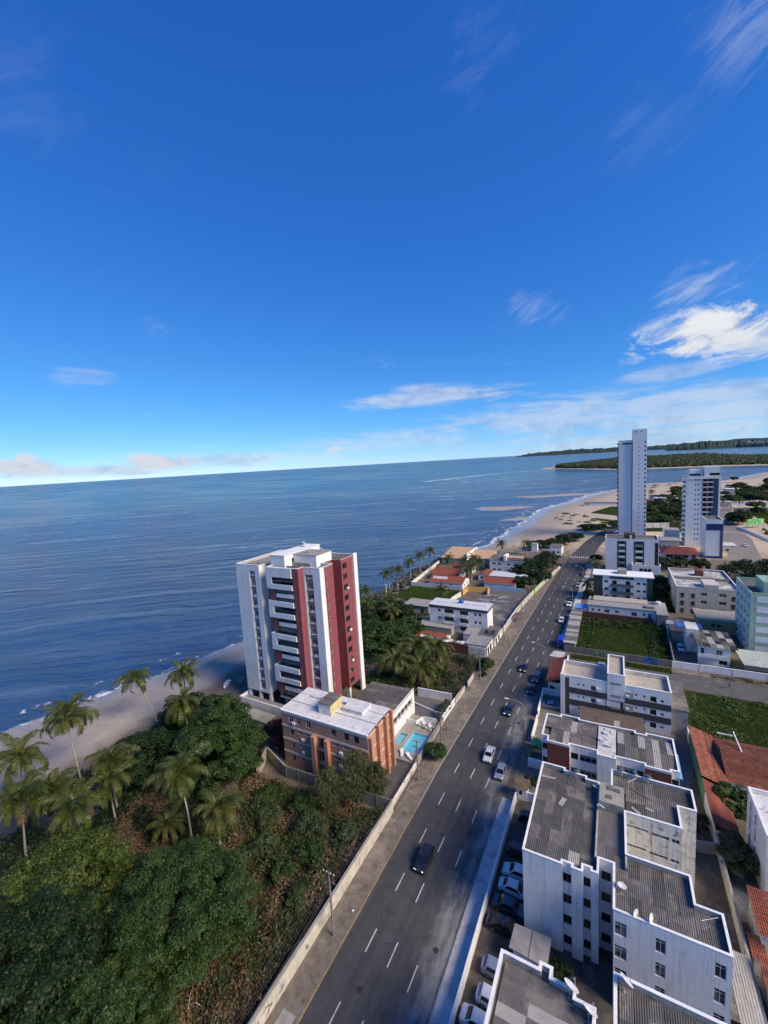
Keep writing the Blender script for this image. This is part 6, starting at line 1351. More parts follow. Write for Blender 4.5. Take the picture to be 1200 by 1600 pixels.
for x0, x1, y0, y1 in ((-88.4, -73, 223.6, 243.4), (-72.7, -59.6, 226.6, 238.4)): b_ = MB(); b_.add([(x0, y0, 3.9), (x1, y0, 3.9), (x1, y1, 6.4), (x0, y1, 6.4), (x0, y1, 3.9), (x1, y1, 3.9)], [(0, 1, 2, 3), (3, 2, 5, 4), (0, 3, 4), (1, 5, 2)]); b_.build('roof', SALMON, r_)
b_ = MB(); b_.box(-73.2, -72.6, 223.6, 243.5, 3.0, 6.8); b_.build('gable_wall', W_PAINT, r_)
def far_white():
    X0, X1, Y0, Y1 = -57.3, -36.2, 213.5, 229; r = thing('white_hotel', 'white two storey building with grey roof and salmon terrace behind the trees', 'hotel', (X0, Y0, 0)); w = MB(); P = [(X0, Y0), (X1, Y0), (X1, Y1), (X0, Y1)]
    wi = [(u, u+1.6, z, z+0.9, 'dark') for u in (1.5, 4.2, 9.0, 12.0, 16.5) for z in (1.4, 4.4)]
    for i in range(4): facade(r, w, P[i], P[(i+1) % 4], 0, 6.6, wi if i == 0 else [], 0.15)
    w.build('wall', W_PAINT, r); q = MB(); q.add([(X0-.3, Y0-.3, 6.6), (X1+.3, Y0-.3, 6.6), (X1+.3, 221, 7.8), (X0-.3, 221, 7.8), (X1+.3, Y1+.3, 6.6), (X0-.3, Y1+.3, 6.6)], [(0, 1, 2, 3), (3, 2, 4, 5), (0, 3, 5), (1, 4, 2)]); q.build('roof', FIBRO, r)
    q = MB(); q.box(-50.0, -48.6, Y0-0.4, Y0+6, 6.6, 9.3); q.build('roof_turret', W_PAINT, r); q = MB(); q.box(-48.4, -41, Y0+1.0, Y0+5, 7.2, 8.3); q.build('terrace_wall', SALMON, r)
far_white()
flat_house('roadside_house', 'small white house with grey roof near the bend of the road', -34, -27.5, 262, 272, 4.6, W_PAINT, FIBRO, None, {0: [(1.5, 3, 1, 2.2, 'dark'), (4, 5.2, 1, 2.2, 'dark')]})
flat_house('roadside_house', 'narrow white house just behind the dark tree by the beach', -45.5, -42, 268, 273, 4.6, W_PAINT, CONC, None)
flat_house('garden_shed', 'grey flat roofed hut with a white door beside the beach lawn', -74, -63.8, 146.0, 153, 3.3, CONC_W, CONC, None, {0: [(3, 4.2, 0.1, 2.2, 'dark'), (7, 8.0, 0.1, 2.2, 'dark')]}, 0.5, cat='hut')
# sign post and flood light masts on the left
def post_sign(label, x, y, h):
    r = thing('sign_post', label, 'sign', (x, y, 0)); b = MB(); b.tube([(x, y, 0), (x, y, h)], 0.09, 7); b.build('post', CONC, r); b = MB(); b.box(x-1.1, x+1.1, y-0.08, y+0.08, h-0.2, h+1.2); b.build('board', CONC, r)
post_sign('grey board on a concrete post left of the white three storey block', -63.4, 133.8, 5.2)
b = MB(); b.tube([(-91.1, 161.7, -0.3), (-91.1, 161.7, 5.4)], 0.14, 8); b.tube([(-91.1, 161.7, 5.3), (-91.8, 161.5, 5.6)], 0.08, 6); solo('light_mast', b, PLASTIC_W, 'short white mast standing at the rocky sea wall', 'mast')
# ------------------------------------------------------------------ far right: lots, blocks and towers
def lot_wall():
    r = thing('lot_wall', 'weathered wall with spray painted lettering round the grassy lot', 'wall', (-13.5, 132, 0)); rd = random.Random(3)
    for k in range(8):
        x0 = -13.4+k*3.42; b = MB(); b.box(x0, x0+3.4, 131.6, 131.8, 0, 1.9+0.06*(k % 2)); b.build('wall_bay', WALL_BK if k != 6 else mat('blue_mural', (0.05, 0.16, 0.42), 0.2, 0.6, 0.8, patch=(0.03, 0.05, 0.10), patch_scale=0.7, patch_cut=(0.5, 0.56)), r)
    def letters(txt, x, z, h, m):
        seg = {'B': '0123456', 'R': '012346', 'U': '1-345', 'A': '012-46', 'X': 'xX', 'T': '0t', 'I': 't', 'K': '1kK4'}
    # block capitals sprayed in white: strokes of paint 3 mm proud of the wall
    W_ = mat('spray_white', (0.62, 0.64, 0.66), 0.1, 2, 0.8); G_ = mat('spray_green', (0.10, 0.42, 0.16), 0.15, 2, 0.8)
    STROKES = {'B': [((0, 0), (0, 1)), ((0, 1), (.5, .9)), ((.5, .9), (.5, .6)), ((.5, .6), (0, .5)), ((0, .5), (.55, .4)), ((.55, .4), (.55, .1)), ((.55, .1), (0, 0))], 'R': [((0, 0), (0, 1)), ((0, 1), (.5, .9)), ((.5, .9), (.5, .6)), ((.5, .6), (0, .5)), ((.1, .5), (.55, 0))],
               'A': [((0, 0), (.28, 1)), ((.28, 1), (.56, 0)), ((.12, .4), (.45, .4))], 'X': [((0, 0), (.55, 1)), ((0, 1), (.55, 0))], 'U': [((0, 1), (0, .1)), ((0, .1), (.5, .1)), ((.5, .1), (.5, 1))]}
    x = -1.2
    for ch in 'BRAUX':
        b = MB()
        for (a0, a1), (c0, c1) in STROKES[ch]:
            p = Vector((x+a0*1.1, 131.585, 0.35+a1*1.1)); q = Vector((x+c0*1.1, 131.585, 0.35+c1*1.1)); d = (q-p); L = d.length; d.normalize(); b.obox((p+q)/2, d*(L/2+0.07), Vector((-d.z, 0, d.x))*0.09, (0, 0.012, 0))
        b.build('lettering', W_, r); x += 0.85
    for k in range(3):
        b = MB(); pts = [(-4.6+k*1.0+rd.uniform(-.3, .6), 131.57, rd.uniform(0.3, 1.6)) for _ in range(7)]; b.tube(pts, 0.07, 4); b.build('graffiti', G_, r)
lot_wall()
r_ = thing('lot_shed', 'long shed with mossy corrugated roof at the road edge of the grassy lot', 'shed', (-13.5, 132.5, 0)); b_ = MB(); b_.box(-13.4, -10.4, 132.2, 161.5, 0, 2.5); b_.build('wall', WALL_BK, r_)
sheet_roof(r_, -13.7, -10.1, 132.0, 162, 2.7, 'x', nl=1, nw=16, mats=(CONC_W, FIBRO, FIBRO_L), seed=81, pitch=0.6)
wall_run('lot_wall', 'dark red brick wall at the back of the grassy lot', [(-13.0, 163.2), (11.5, 162.4)], 2.2, BRICK_P, 0.2)
wall_run('lot_wall', 'grey wall between grassy lot and the yard with a parked car', [(14.3, 131.8), (15.0, 158)], 2.0, CONC_W, 0.2)
def long_low():
    X0, X1 = -8.4, 12.4; r = thing('long_white_house', 'long low white house with flat pale roof behind the grassy lot', 'house', (X0, 164, 0)); w = MB(); P = [(X0, 164), (X1, 164), (X1, 174), (X0, 174)]
    wi = [(1.2, 1.9, 2.4, 3.3, 'dark'), (3.2, 3.8, 2.4, 3.3, 'dark'), (5.2, 6.8, 2.2, 3.4, 'slide'), (8.6, 9.8, 2.6, 3.3, 'dark'), (13.6, 15.2, 2.0, 3.4, 'slide'), (17.0, 17.7, 2.4, 3.3, 'dark'), (18.6, 19.5, 1.4, 3.4, 'dark')]
    for i in range(4): facade(r, w, P[i], P[(i+1) % 4], 0, 4.6, wi if i == 0 else [], 0.15)
    w.build('wall', W_PAINT, r); b = MB(); b.box(X0-.3, X1+.3, 163.7, 169, 4.6, 4.75); b.build('roof_slab', CONC, r); b = MB(); b.box(X0+1.5, X1-2, 169.1, 174.2, 4.6, 5.0); b.build('rear_roof', TERR, r)
    b = MB(); b.box(9.6, 12.0, 165, 167.5, 4.75, 5.6); b.build('tank_box', CONC, r); b = MB(); b.box(12.5, 15.6, 160.8, 174, 0, 4.4); b.build('side_wing', CONC_W, r); b = MB(); b.box(12.4, 15.8, 160.6, 174.1, 4.4, 4.55); b.build('side_roof', FIBRO_L, r)
    b = MB(); b.box(-12.6, -8.8, 164.2, 169, 0, 2.8); b.build('annex_wall', W_PAINT, r); b = MB(); b.box(-12.8, -8.6, 164, 169.2, 2.8, 2.92); b.build('annex_roof', BLUE_RF, r)
long_low(); 
water_tank(None, 13.6, 172, 4.55, 0.9, 0.9, DISH, 'water_tank'); tag(bpy.data.objects['water_tank.001'] if 'water_tank.001' in bpy.data.objects else bpy.data.objects['water_tank'], 'round pale water tank on the flat roof behind the grassy lot', 'water tank')
def green_band_block():
    X0, X1, Y0, Y1, Z = -7.4, 12.9, 185, 193, 10.2; r = thing('green_ended_block', 'three storey white block with dark green ends and glass balconies', 'apartment block', (X0, Y0, 0)); w = MB(); p0 = (X0, Y0); p1 = (X1, Y0); wi = []
    for z in (1.3, 4.3, 7.3):
        wi += [(3.9, 5.0, z, z+1.0, 'dark'), (6.6, 8.2, z-0.5, z+1.2, 'darkdoor'), (11.2, 12.8, z-0.5, z+1.2, 'darkdoor'), (15.0, 16.2, z, z+0.9, 'dark'), (17.0, 18.0, z, z+0.9, 'dark')]
    facade(r, w, p0, p1, 0, Z, wi, 0.25); facade(r, w, (X1, Y0), (X1, Y1), 0, Z, []); w.wall((X1, Y1), (X0, Y1), 0, Z); w.wall((X0, Y1), (X0, Y0), 0, Z); w.build('wall', W_PAINT, r)
    for a, e in ((0.0, 3.2), (18.4, 20.3)): q = MB(); q.box(X0+a-0.05, X0+e, Y0-0.12, Y0-0.01, 0, Z-0.1); q.build('green_panel', GREEN_D, r)
    q = MB(); q.box(X0+5.8, X0+14.0, Y0-0.1, Y0-0.01, 9.1, Z-0.05); q.build('green_panel', GREEN_D, r)
    for z in (0.5, 3.5, 6.5): q = MB(); q.box(X0+5.9, X0+13.9, Y0-1.2, Y0-0.02, z-0.3, z-0.1); b = q.build('balcony_slab', CONC_D, r); q = MB(); q.box(X0+5.9, X0+13.9, Y0-1.2, Y0-1.15, z-0.1, z+0.85); q.build('balcony_glass', GLASS_G, b)
    q = MB(); q.box(X0-0.4, X1+0.4, Y0-0.5, Y1+0.3, Z, Z+0.35); q.build('roof_slab', COPING, r); q = MB(); q.box(1.0, 4.2, 187, 190.5, Z+0.35, 12.2); q.build('tank_room', CONC_W, r)
green_band_block()
def five_floor():
    X0, X1, Y0, Y1, Z = -4.0, 18.2, 231, 243, 16.6; r = thing('five_storey_block', 'five storey white block with two dark balcony columns and roof cabin', 'apartment block', (X0, Y0, 0)); w = MB(); p0 = (X0, Y0); p1 = (X1, Y0)
    fl = [1.6+2.9*k for k in range(5)]
    w.wall(p0, p1, 0, Z, [(5.0, 9.0, 1.4, 15.6, 1.2), (12.0, 16.4, 1.4, 15.6, 1.2), (20.6, 22.0, 1.4, 15.2, 0.6)])
    for a, e in (((X1, Y0), (X1, Y1)), ((X1, Y1), (X0, Y1)), ((X0, Y1), (X0, Y0))): w.wall(a, e, 0, Z)
    w.build('wall', W_TILE, r)
    for a, e in ((5.0, 9.0), (12.0, 16.4)):
        g = MB(); facade(r, g, (X0+a, Y0+1.2), (X0+e, Y0+1.2), 1.4, 15.6, [(1.0, e-a-0.9, z+0.3, z+2.1, 'darkdoor') for z in fl], 0.1); g.build('recess_wall', RECESS, r)
        for z in fl: q = MB(); q.box(X0+a+0.7, X0+e-0.6, Y0+0.05, Y0+0.15, z-0.15, z+0.85); q.box(X0+a+0.7, X0+e-0.6, Y0+0.15, Y0+1.2, z-0.15, z-0.02); q.build('balcony', random.Random(int(z*10+a)).choice((W_TILE, CONC, BRICK_P)), r)
    g = MB(); facade(r, g, (X0+20.6, Y0+0.6), (X0+22.0, Y0+0.6), 1.4, 15.2, [(0.2, 1.2, z+0.3, z+1.5, 'dark') for z in fl], 0.1); g.build('recess_wall', BRICK_P, r)
    parapet(r, [(X0, Y0), (X1, Y0), (X1, Y1), (X0, Y1)], 16.0, Z, 0.2); q = MB(); q.box(4.0, 8.6, 232.0, 237, 16.0, 19.2); q.build('roof_cabin', mat('brown_cabin', (0.085, 0.06, 0.05), 0.2, 0.8, 0.9), r); q = MB(); q.box(6.4, 7.2, 231.6, 232.0, 16.0, 18.4); q.build('roof_vent', W_PAINT, r)
    q = MB(); q.box(7.2, 18.8, 226.5, 226.8, 0, 5.2); q.box(7.2, 7.5, 226.8, 231, 0, 5.2); q.box(18.5, 18.8, 226.8, 231, 0, 5.2); q.build('front_screen', W_PAINT, r)
    for k in range(3): q = MB(); q.box(10.4+k*1.7, 11.6+k*1.7, 226.4, 226.5, 0.8, 3.6); q.build('screen_opening', DARK, r)
five_floor()
def tall_tower():
    r = thing('tall_white_tower', 'very tall slender white tower with a single line of small windows', 'tower', (2.0, 329, 0)); w = MB()
    # front slab lower, rear slab higher; right flank shows small square windows
    A = [(2.0, 329), (10.2, 329), (10.2, 345), (2.0, 345)]; B = [(10.4, 327.5), (18.4, 327.5), (18.4, 345), (10.4, 345)]
    for i in range(4): w.wall(A[i], A[(i+1) % 4], 0, 65.6)
    n = 24; fl = [1.8+2.93*k for k in range(n)]
    facade(r, w, B[0], B[1], 0, 72.3, [(1.2, 2.0, 70.3, 71.2, 'dark'), (4.4, 5.2, 70.3, 71.2, 'dark')], 0.15)
    facade(r, w, B[1], B[2], 0, 72.3, [(0.9, 2.2, z, z+1.2, 'dark') for z in fl] + [(8, 9.2, z, z+1.2, 'dark') for z in fl], 0.2); w.wall(B[2], B[3], 0, 72.3); w.wall(B[3], B[0], 0, 72.3); w.build('wall', mat('tower_tile', (0.80, 0.79, 0.77), 0.05, 0.5, 0.35, tile=(2.0, 2.93, 0.05, (0.70, 0.69, 0.68))), r)
    for x in (1.75, 9.9): q = MB(); q.box(x, x+0.5, 328.5, 329.0, 0, 64.0); q.build('grey_strip', GREY_TILE, r)  # raised strips of grey tile up the front slab
    for k in range(22): q = MB(); q.box(17.2, 18.0, 327.43, 327.5, fl[k], fl[k]+1.1); q.build('front_window', GLASS_D, r)
    for k in range(22): q = MB(); q.box(13.6, 14.5, 327.45, 327.5, fl[k]+0.2, fl[k]+0.75); q.build('tile_vent', CONC, r)
    parapet(r, A, 64.8, 65.6, 0.3); parapet(r, B, 71.5, 72.3, 0.3)
    q = MB(); q.box(4.5, 9.6, 328.9, 329.0, 62.9, 63.9); q.build('nameplate', GREEN_D, r)
    q = MB(); q.tube([(13, 336, 71.5), (13, 336, 76)], 0.09, 6); q.build('mast', STEEL, r)
    for k in range(22): q = MB(); q.box(1.2, 2.0, 330.0, 333.5, fl[k]-0.3, fl[k]+0.8); q.build('balcony', BLUEGREY, r)
tall_tower()
def balcony_tower():
    X0, X1, Y0, Y1 = 37.0, 52.8, 303, 318; ZT = 41.4; FH = 2.92; ZB = 3.0; n = 13; r = thing('balcony_tower', 'white thirteen storey tower with balconies and blue grey panel', 'tower', (X0, Y0, 0)); w = MB(); fl = [ZB+FH*k for k in range(n)]
    wi = [(4.2, 4.8, z+1.0, z+2.0, 'dark') for z in fl] + [(5.6, 6.2, z+1.0, z+2.0, 'dark') for z in fl]
    facade(r, w, (X0, Y0), (X0+7.6, Y0), 0, ZT, wi, 0.15); w.wall((X0+7.6, Y0), (X0+7.6, Y0+1.6), 0, ZT)
    g = MB(); facade(r, g, (X0+7.6, Y0+1.6), (X0+13.0, Y0+1.6), 0, ZT-2, [(0.8, 2.4, z+0.1, z+2.2, 'darkdoor') for z in fl] + [(3.2, 4.9, z+0.1, z+2.2, 'darkdoor') for z in fl], 0.15); g.build('bay_wall', mat('bay_grey', (0.34, 0.35, 0.37), 0.1, 1, 0.7), r)
    for k, z in enumerate(fl):
        q = MB(); q.box(X0+7.65, X0+(12.9 if k > 6 else 11.0), Y0-0.3, Y0+1.6, z-0.15, z); b = q.build('balcony_slab', W_PAINT, r); q = MB(); q.box(X0+7.65, X0+(12.9 if k > 6 else 11.0), Y0-0.3, Y0-0.22, z, z+0.42); q.build('balcony_front', W_PAINT, b); q = MB(); q.box(X0+7.7, X0+(12.8 if k > 6 else 11.0), Y0-0.26, Y0-0.22, z+0.42, z+1.0); q.build('balcony_glass', GLASS_D, b)
        q = MB(); q.box(X0-1.3, X0, Y0+3, Y0+8, z-0.15, z+0.8); q.build('side_balcony', GLASS_G, r)
    q = MB(); q.box(X0+13.0, X0+15.8, Y0+0.4, Y0+1.6, 12, ZT-1.5); q.build('blue_panel', BLUEGREY, r)
    for a, e in (((X1, Y0+1.6), (X1, Y1)), ((X1, Y1), (X0, Y1)), ((X0, Y1), (X0, Y0))): w.wall(a, e, 0, ZT)
    w.build('wall', W_TILE, r); q = MB(); q.box(X0-0.1, X1+0.2, Y0-0.35, Y0+1.5, ZT-1.4, ZT); q.build('roof_band', W_PAINT, r); q = MB(); q.box(X1-0.6, X1+0.3, Y0-0.2, Y0+0.5, 18, ZT); q.build('edge_fin', W_PAINT, r)
    d = MB(); d.box(X0, X1, Y0, Y1, ZT-0.2, ZT-0.02); d.build('roof_deck', CONC, r)
    q = MB(); q.box(X0+2.2, X0+8.4, Y0+3, Y0+10, ZT, ZT+4.0); q.build('penthouse', W_TILE, r); q = MB(); q.box(X0+8.6, X1, Y0+0.6, Y0+9, ZT, ZT+5.6); o = q.build('penthouse', W_TILE, r); q = MB(); q.box(X0+11, X1-0.2, Y0+0.5, Y0+0.6, ZT+0.4, ZT+1.9); q.build('penthouse_window', GLASS_D, o); q = MB(); q.box(X0+2.0, X0+7, Y0+2.9, Y0+3.0, ZT+0.5, ZT+1.6); q.build('penthouse_window', GLASS_D, r)
balcony_tower()
def navy_annex():
    X0, X1, Y0, Y1, ZT = 42.2, 49.3, 272, 286, 20.6; r = thing('navy_capped_block', 'slim white block with a navy cap and navy corner in front of the balcony tower', 'apartment block', (X0, Y0, 0)); w = MB(); P = [(X0, Y0), (X1, Y0), (X1, Y1), (X0, Y1)]
    for i in range(4): facade(r, w, P[i], P[(i+1) % 4], 0, ZT, [(2, 3.4, 1.5+3*k, 2.7+3*k, 'dark') for k in range(6)] + [(7, 8.4, 1.5+3*k, 2.7+3*k, 'dark') for k in range(6)] if i == 1 else [], 0.15)
    w.build('wall', W_TILE, r); q = MB(); q.box(X0-0.06, X1+0.06, Y0-0.1, Y0-0.01, ZT-5.6, ZT-2.2); q.build('navy_band', NAVY, r); q = MB(); q.box(X1-1.2, X1+0.05, Y0-0.07, Y0-0.01, 0.5, ZT-5.6); q.build('navy_corner', BLUEGREY, r); q = MB(); q.box(X0-0.1, X1+0.1, Y0-0.2, Y0+0.1, 0.2, 1.2); q.build('navy_base', NAVY, r)
    parapet(r, P, ZT-0.6, ZT, 0.2)
navy_annex()
def red_roof_club():
    r = thing('red_roof_hall', 'hall with dark red hipped roof and white bands below the towers', 'hall', (22, 254, 0)); w = MB(); P = [(22.2, 254), (36.5, 254), (36.5, 270), (22.2, 270)]
    for i in range(4): facade(r, w, P[i], P[(i+1) % 4], 0, 5.6, [(1.0, 4.2, 0.8, 2.2, 'dark'), (6.2, 10.0, 0.8, 2.2, 'dark'), (1.0, 4.0, 3.6, 4.9, 'dark'), (6.2, 10.2, 3.6, 4.9, 'dark')] if i == 0 else [], 0.3)
    w.build('wall', W_PAINT, r)
    for x in (26.6, 34.0): q = MB(); q.box(x, x+1.6, 253.8, 254, 0, 5.6); q.build('red_pier', RED_TILE, r)
    a = (21.2, 252.8); b = (37.4, 271.2); q = MB(); zr = 7.6; V = [(a[0], a[1], 5.5), (b[0], a[1], 5.5), (b[0], b[1], 5.5), (a[0], b[1], 5.5), (25.5, 262, zr), (33, 262, zr)]; q.add(V, [(0, 1, 5, 4), (1, 2, 5), (2, 3, 4, 5), (3, 0, 4)]); q.build('roof', mat('maroon_roof', (0.15, 0.038, 0.03), 0.2, 0.6, 0.85, stain=0.4, tile=(0.5, 50, 0.06, (0.10, 0.03, 0.025))), r)
red_roof_club()
def beige_block():
    X0, X1, Y0, Y1, Z = 19.4, 37.4, 177, 204, 10.2; r = thing('beige_block', 'beige three storey block with brick red window strips and peeling roof', 'apartment block', (X0, Y0, 0)); w = MB(); p0 = (X0, Y0); p1 = (X1, Y0); wi = []
    for z in (1.8, 4.6, 7.4): wi += [(7.2, 8.9, z, z+1.1, 'slide'), (12.2, 14.2, z, z+1.2, 'slide')]
    facade(r, w, p0, p1, 0, Z, wi, 0.2)
    for a, e in (((X1, Y0), (X1, Y1)), ((X1, Y1), (X0, Y1)), ((X0, Y1), (X0, Y0))): w.wall(a, e, 0, Z)
    w.build('wall', CREAM, r)
    for u in (1.3, 4.4, 15.6):
        for z in (0.6, 3.4, 6.2): q = MB(); q.box(X0+u, X0+u+1.05, Y0-0.06, Y0-0.005, z, z+1.7); o = q.build('brick_strip', BRICK_P if u > 0 else ORANGE, r); q = MB(); q.box(X0+u+0.1, X0+u+0.95, Y0-0.08, Y0-0.06, z+1.0, z+1.5); q.build('strip_window', GLASS_D, o)
    parapet(r, [(X0, Y0), (X1, Y0), (X1, Y1), (X0, Y1)], 9.5, Z, 0.2, deck=mat('peeling_roof', (0.30, 0.27, 0.235), 0.25, 0.4, 0.9, stain=0.7, stain_col=(0.12, 0.10, 0.085), patch=(0.55, 0.54, 0.52), patch_scale=0.22, patch_cut=(0.50, 0.53)))
    q = MB(); q.box(27.4, 31.4, Y0-0.05, 184.5, 9.5, 11.5); q.build('stair_head', CREAM, r); q = MB(); q.box(27.6, 30, 196, 199, 9.5, 11.6); q.build('tank_room', BRICK_P, r); q = MB(); q.box(20, 37, 190, 190.3, 9.5, 10.5); q.build('roof_wall', CONC_W, r)
beige_block()
flat_house('ochre_house', 'low ochre house with grey pitched roof behind the dark patched roof', 24, 36, 161.8, 172, 4.0, OLIVE_Y, CONC, None, {0: [(3.2, 4.2, 2.0, 2.9, 'dark'), (4.6, 5.6, 2.0, 2.9, 'dark'), (9.4, 10.6, 1.8, 2.4, 'dark')]}, 0.5)
def green_tower():
    X0, X1, Y0, Y1, Z = 33.4, 52, 147.5, 164, 18.2; r = thing('green_white_tower', 'pale green and white striped six storey block with long side windows', 'apartment block', (X0, Y0, 0)); w = MB(); fl = [0.8+2.9*k for k in range(6)]
    facade(r, w, (X0, Y0), (X1, Y0), 0, Z, []); facade(r, w, (X1, Y0), (X1, Y1), 0, Z, []); w.wall((X1, Y1), (X0, Y1), 0, Z); w.build('wall', GREEN_P, r)
    for z in fl: q = MB(); q.box(X0+1.2, X1, Y0-0.08, Y0-0.01, z+0.25, z+1.95); q.build('white_panel', W_TILE, r)
    s = MB(); facade(r, s, (X0, Y1), (X0, Y0), 0, Z, [(u, u+1.8, z+0.9, z+2.0, 'slide') for z in fl for u in (2.0, 6.0, 10.0, 13.6)], 0.15); s.build('side_wall', mat('mint_tile', (0.46, 0.58, 0.52), 0.06, 0.7, 0.45), r)
    for k, z in enumerate(fl):
        for u in (4.6, 12.2): ac_unit(r, (X0, Y1), (X0, Y0), u, z+0.9)
    parapet(r, [(X0, Y0), (X1, Y0), (X1, Y1), (X0, Y1)], 17.4, Z, 0.2, inside=GREEN_P, coping=GREEN_P)
    q = MB(); q.box(36.4, 50, 149, 157, 17.4, 21.0); q.build('roof_block', GREEN_P, r)
    for x, y in ((37, 149.3), (38.8, 150.2), (40.2, 150)): q = MB(); q.tube([(x, y, 21), (x, y, 24.2)], 0.05, 5); q.build('antenna', STEEL, r)
green_tower()
def patched_house():
    r = thing('patched_roof_house', 'white two storey house with patched black and grey roof and balcony', 'house', (20, 135.5, 0)); w = MB(); P = [(20.2, 136.4), (27.2, 136.6), (28.8, 148), (21.5, 148)]
    for i in range(4): facade(r, w, P[i], P[(i+1) % 4], 0, 5.3, [(0.6, 1.3, 3.2, 4.8, 'dark'), (4.0, 5.3, 3.2, 4.6, 'slide'), (4.6, 6.4, 0.6, 1.8, 'dark')] if i == 0 else [], 0.2)
    w.build('wall', W_PAINT, r); q = MB(); q.box(20.1, 25.8, 135.2, 135.3, 2.7, 3.7); q.box(20.1, 25.8, 135.3, 136.4, 2.6, 2.72); q.build('balcony', W_PAINT, r)
    sheet_roof(r, 19.9, 28.6, 135.4, 148.2, 5.6, 'y', nl=5, nw=6, mats=(FIBRO_D, FIBRO_D, FIBRO_L, FIBRO, mat('black_sheet', (0.022, 0.022, 0.024), 0.1, 1, 0.8)), seed=91, pitch=0.7)
    q = MB(); q.box(18.4, 21.4, 144, 150, 0, 7.0); q.build('tank_tower', W_OLD, r)
patched_house()
wall_run('street_wall', 'white front wall in panels along the side street', [(13.9, 131.7), (20, 131.9), (34, 132.2)], 1.8, W_PAINT, 0.2, COPING, None, 'wall', 6.0)
r_ = thing('carport', 'carport with pale translucent corrugated roof by the green block', 'carport', (29, 134, 0)); sheet_roof(r_, 29.2, 45, 132.6, 142.8, 3.2, 'y', nl=3, nw=11, mats=(mat('pale_green_sheet', (0.46, 0.50, 0.44), 0.12, 0.8, 0.6, stain=0.4),), seed=95, pitch=0.5)
for x in (29.4, 34.5, 39.6): b_ = MB(); b_.box(x, x+0.15, 132.8, 132.95, 0, 3.1); b_.build('post', STEEL, r_)
b_ = MB(); b_.box(29.2, 45, 132.45, 132.6, 2.2, 3.2); b_.build('fascia', CONC_D, r_)
flat_house('yard_store', 'low grey store between the white tank tower and grassy lot', 15.4, 18.2, 149.5, 156, 3.4, CONC_W, FIBRO, None, cat='store')
for i, (x, y, s, m_) in enumerate(((16.5, 159.5, 1.0, METAL_R), (19.5, 160, 1.3, FIBRO_L), (22, 157, 1.2, METAL_R), (19.0, 155.5, 1.0, BLUE_RF))):
    flat_house('roof_patch_house', ('small hut with white sheet roof by the long house', 'hut with pale grey roof beside the beige block', 'hut with white roof next to the ochre house', 'hut with blue sheet roof behind the tank tower')[i], x-1.5*s, x+1.5*s, y-1.6*s, y+1.6*s, 2.7+0.3*i, W_OLD, m_, 'small huts in the crowded yards', cat='hut')
# behind the towers
GB = 'low houses behind the towers'; rd = random.Random(77)
for i, (x0, x1, y0, y1, h, rm, lab) in enumerate(((24, 33, 292, 304, 5, CONC, 'grey flat roofed house between the tall tower and balcony tower'), (28, 36, 318, 330, 6.5, CONC, 'two storey grey house left of the balcony tower'), (14, 38, 512, 524, 4, FIBRO, 'dark grey beach hall beyond the field'), (40, 62, 540, 552, 4, METAL_R, 'white roofed beach building beyond the field'),
        (22, 36, 530, 540, 4, CLAY_N, 'red roofed beach restaurant beyond the field'), (64, 72, 526, 536, 9, BLUE_RF, 'blue walled two storey house behind the balcony tower'), (108, 116, 590, 600, 9, W_PAINT, 'cream two storey house among far trees'), (92, 150, 512, 516, 3.2, METAL_R, 'long white roofed store behind the street wall'),
        (112, 132, 560, 572, 4, CLAY, 'far brown roofed house among trees'), (136, 156, 610, 625, 4, CLAY, 'far red roofed house behind the trees'), (124, 140, 640, 660, 4, METAL_R, 'far pale roofed house near the river'), (95, 103, 545, 556, 4, METAL_R, 'far white roofed house by the wood edge'), (50, 58, 288, 296, 4, METAL_R, 'low white store at the foot of the navy capped block'), (-30, 4, 514, 523, 2.6, FIBRO_D, 'row of dark beach kiosks beside the field'))):
    flat_house('low_house', lab, x0, x1, y0, y1, h, PALE_B if 'blue' in lab else (W_PAINT if i % 2 else CREAM), rm, GB, {0: [(1.0, 2.4, 0.9, 2.0, 'dark'), (3.6, 5.0, 0.9, 2.0, 'dark')]}, 0.3)
wall_run('field_wall', 'pale wall at the far side of the green field', [(4, 503), (58, 503)], 2.2, WALL_RD, 0.3); wall_run('field_wall', 'long grey wall behind the second street', [(92, 470), (160, 452)], 2.6, CONC, 0.3)
wall_run('field_wall', 'white wall along the second street under the trees', [(76, 372), (84, 300)], 1.6, W_PAINT, 0.3)
def billboard(name, label, x0, y0, x1, y1, z0, z1, m, n):
    r = thing(name, label, 'billboard', (x0, y0, 0)); a = Vector((x0, y0, 0)); e = Vector((x1, y1, 0)); d = (e-a)/n; u = d.normalized(); nn = Vector((-u.y, u.x, 0))
    for k in range(n): b = MB(); b.obox(a+d*(k+0.5)+Vector((0, 0, (z0+z1)/2)), u*(d.length/2-0.12), nn*0.08, (0, 0, (z1-z0)/2)); b.build('panel', m, r)
    for k in range(n+1): b = MB(); q = a+d*k; b.tube([(q.x+nn.x*0.2, q.y+nn.y*0.2, 0), (q.x+nn.x*0.2, q.y+nn.y*0.2, z1)], 0.12, 6); b.build('post', TIMBER, r)
    return r
billboard('billboard', 'white double billboard with faded print in the field beside the tall tower', 18.5, 351, 34, 355, 2.6, 6.2, mat('poster_print', (0.55, 0.55, 0.54), 0.1, 0.5, 0.7, patch=(0.16, 0.17, 0.18), patch_scale=0.9, patch_cut=(0.54, 0.58)), 3)
billboard('billboard', 'bright green billboard by the second street', 80.5, 372, 91, 379, 2.5, 6.5, mat('green_poster', (0.12, 0.42, 0.12), 0.1, 0.5, 0.6, patch=(0.32, 0.60, 0.25), patch_scale=0.5), 3)
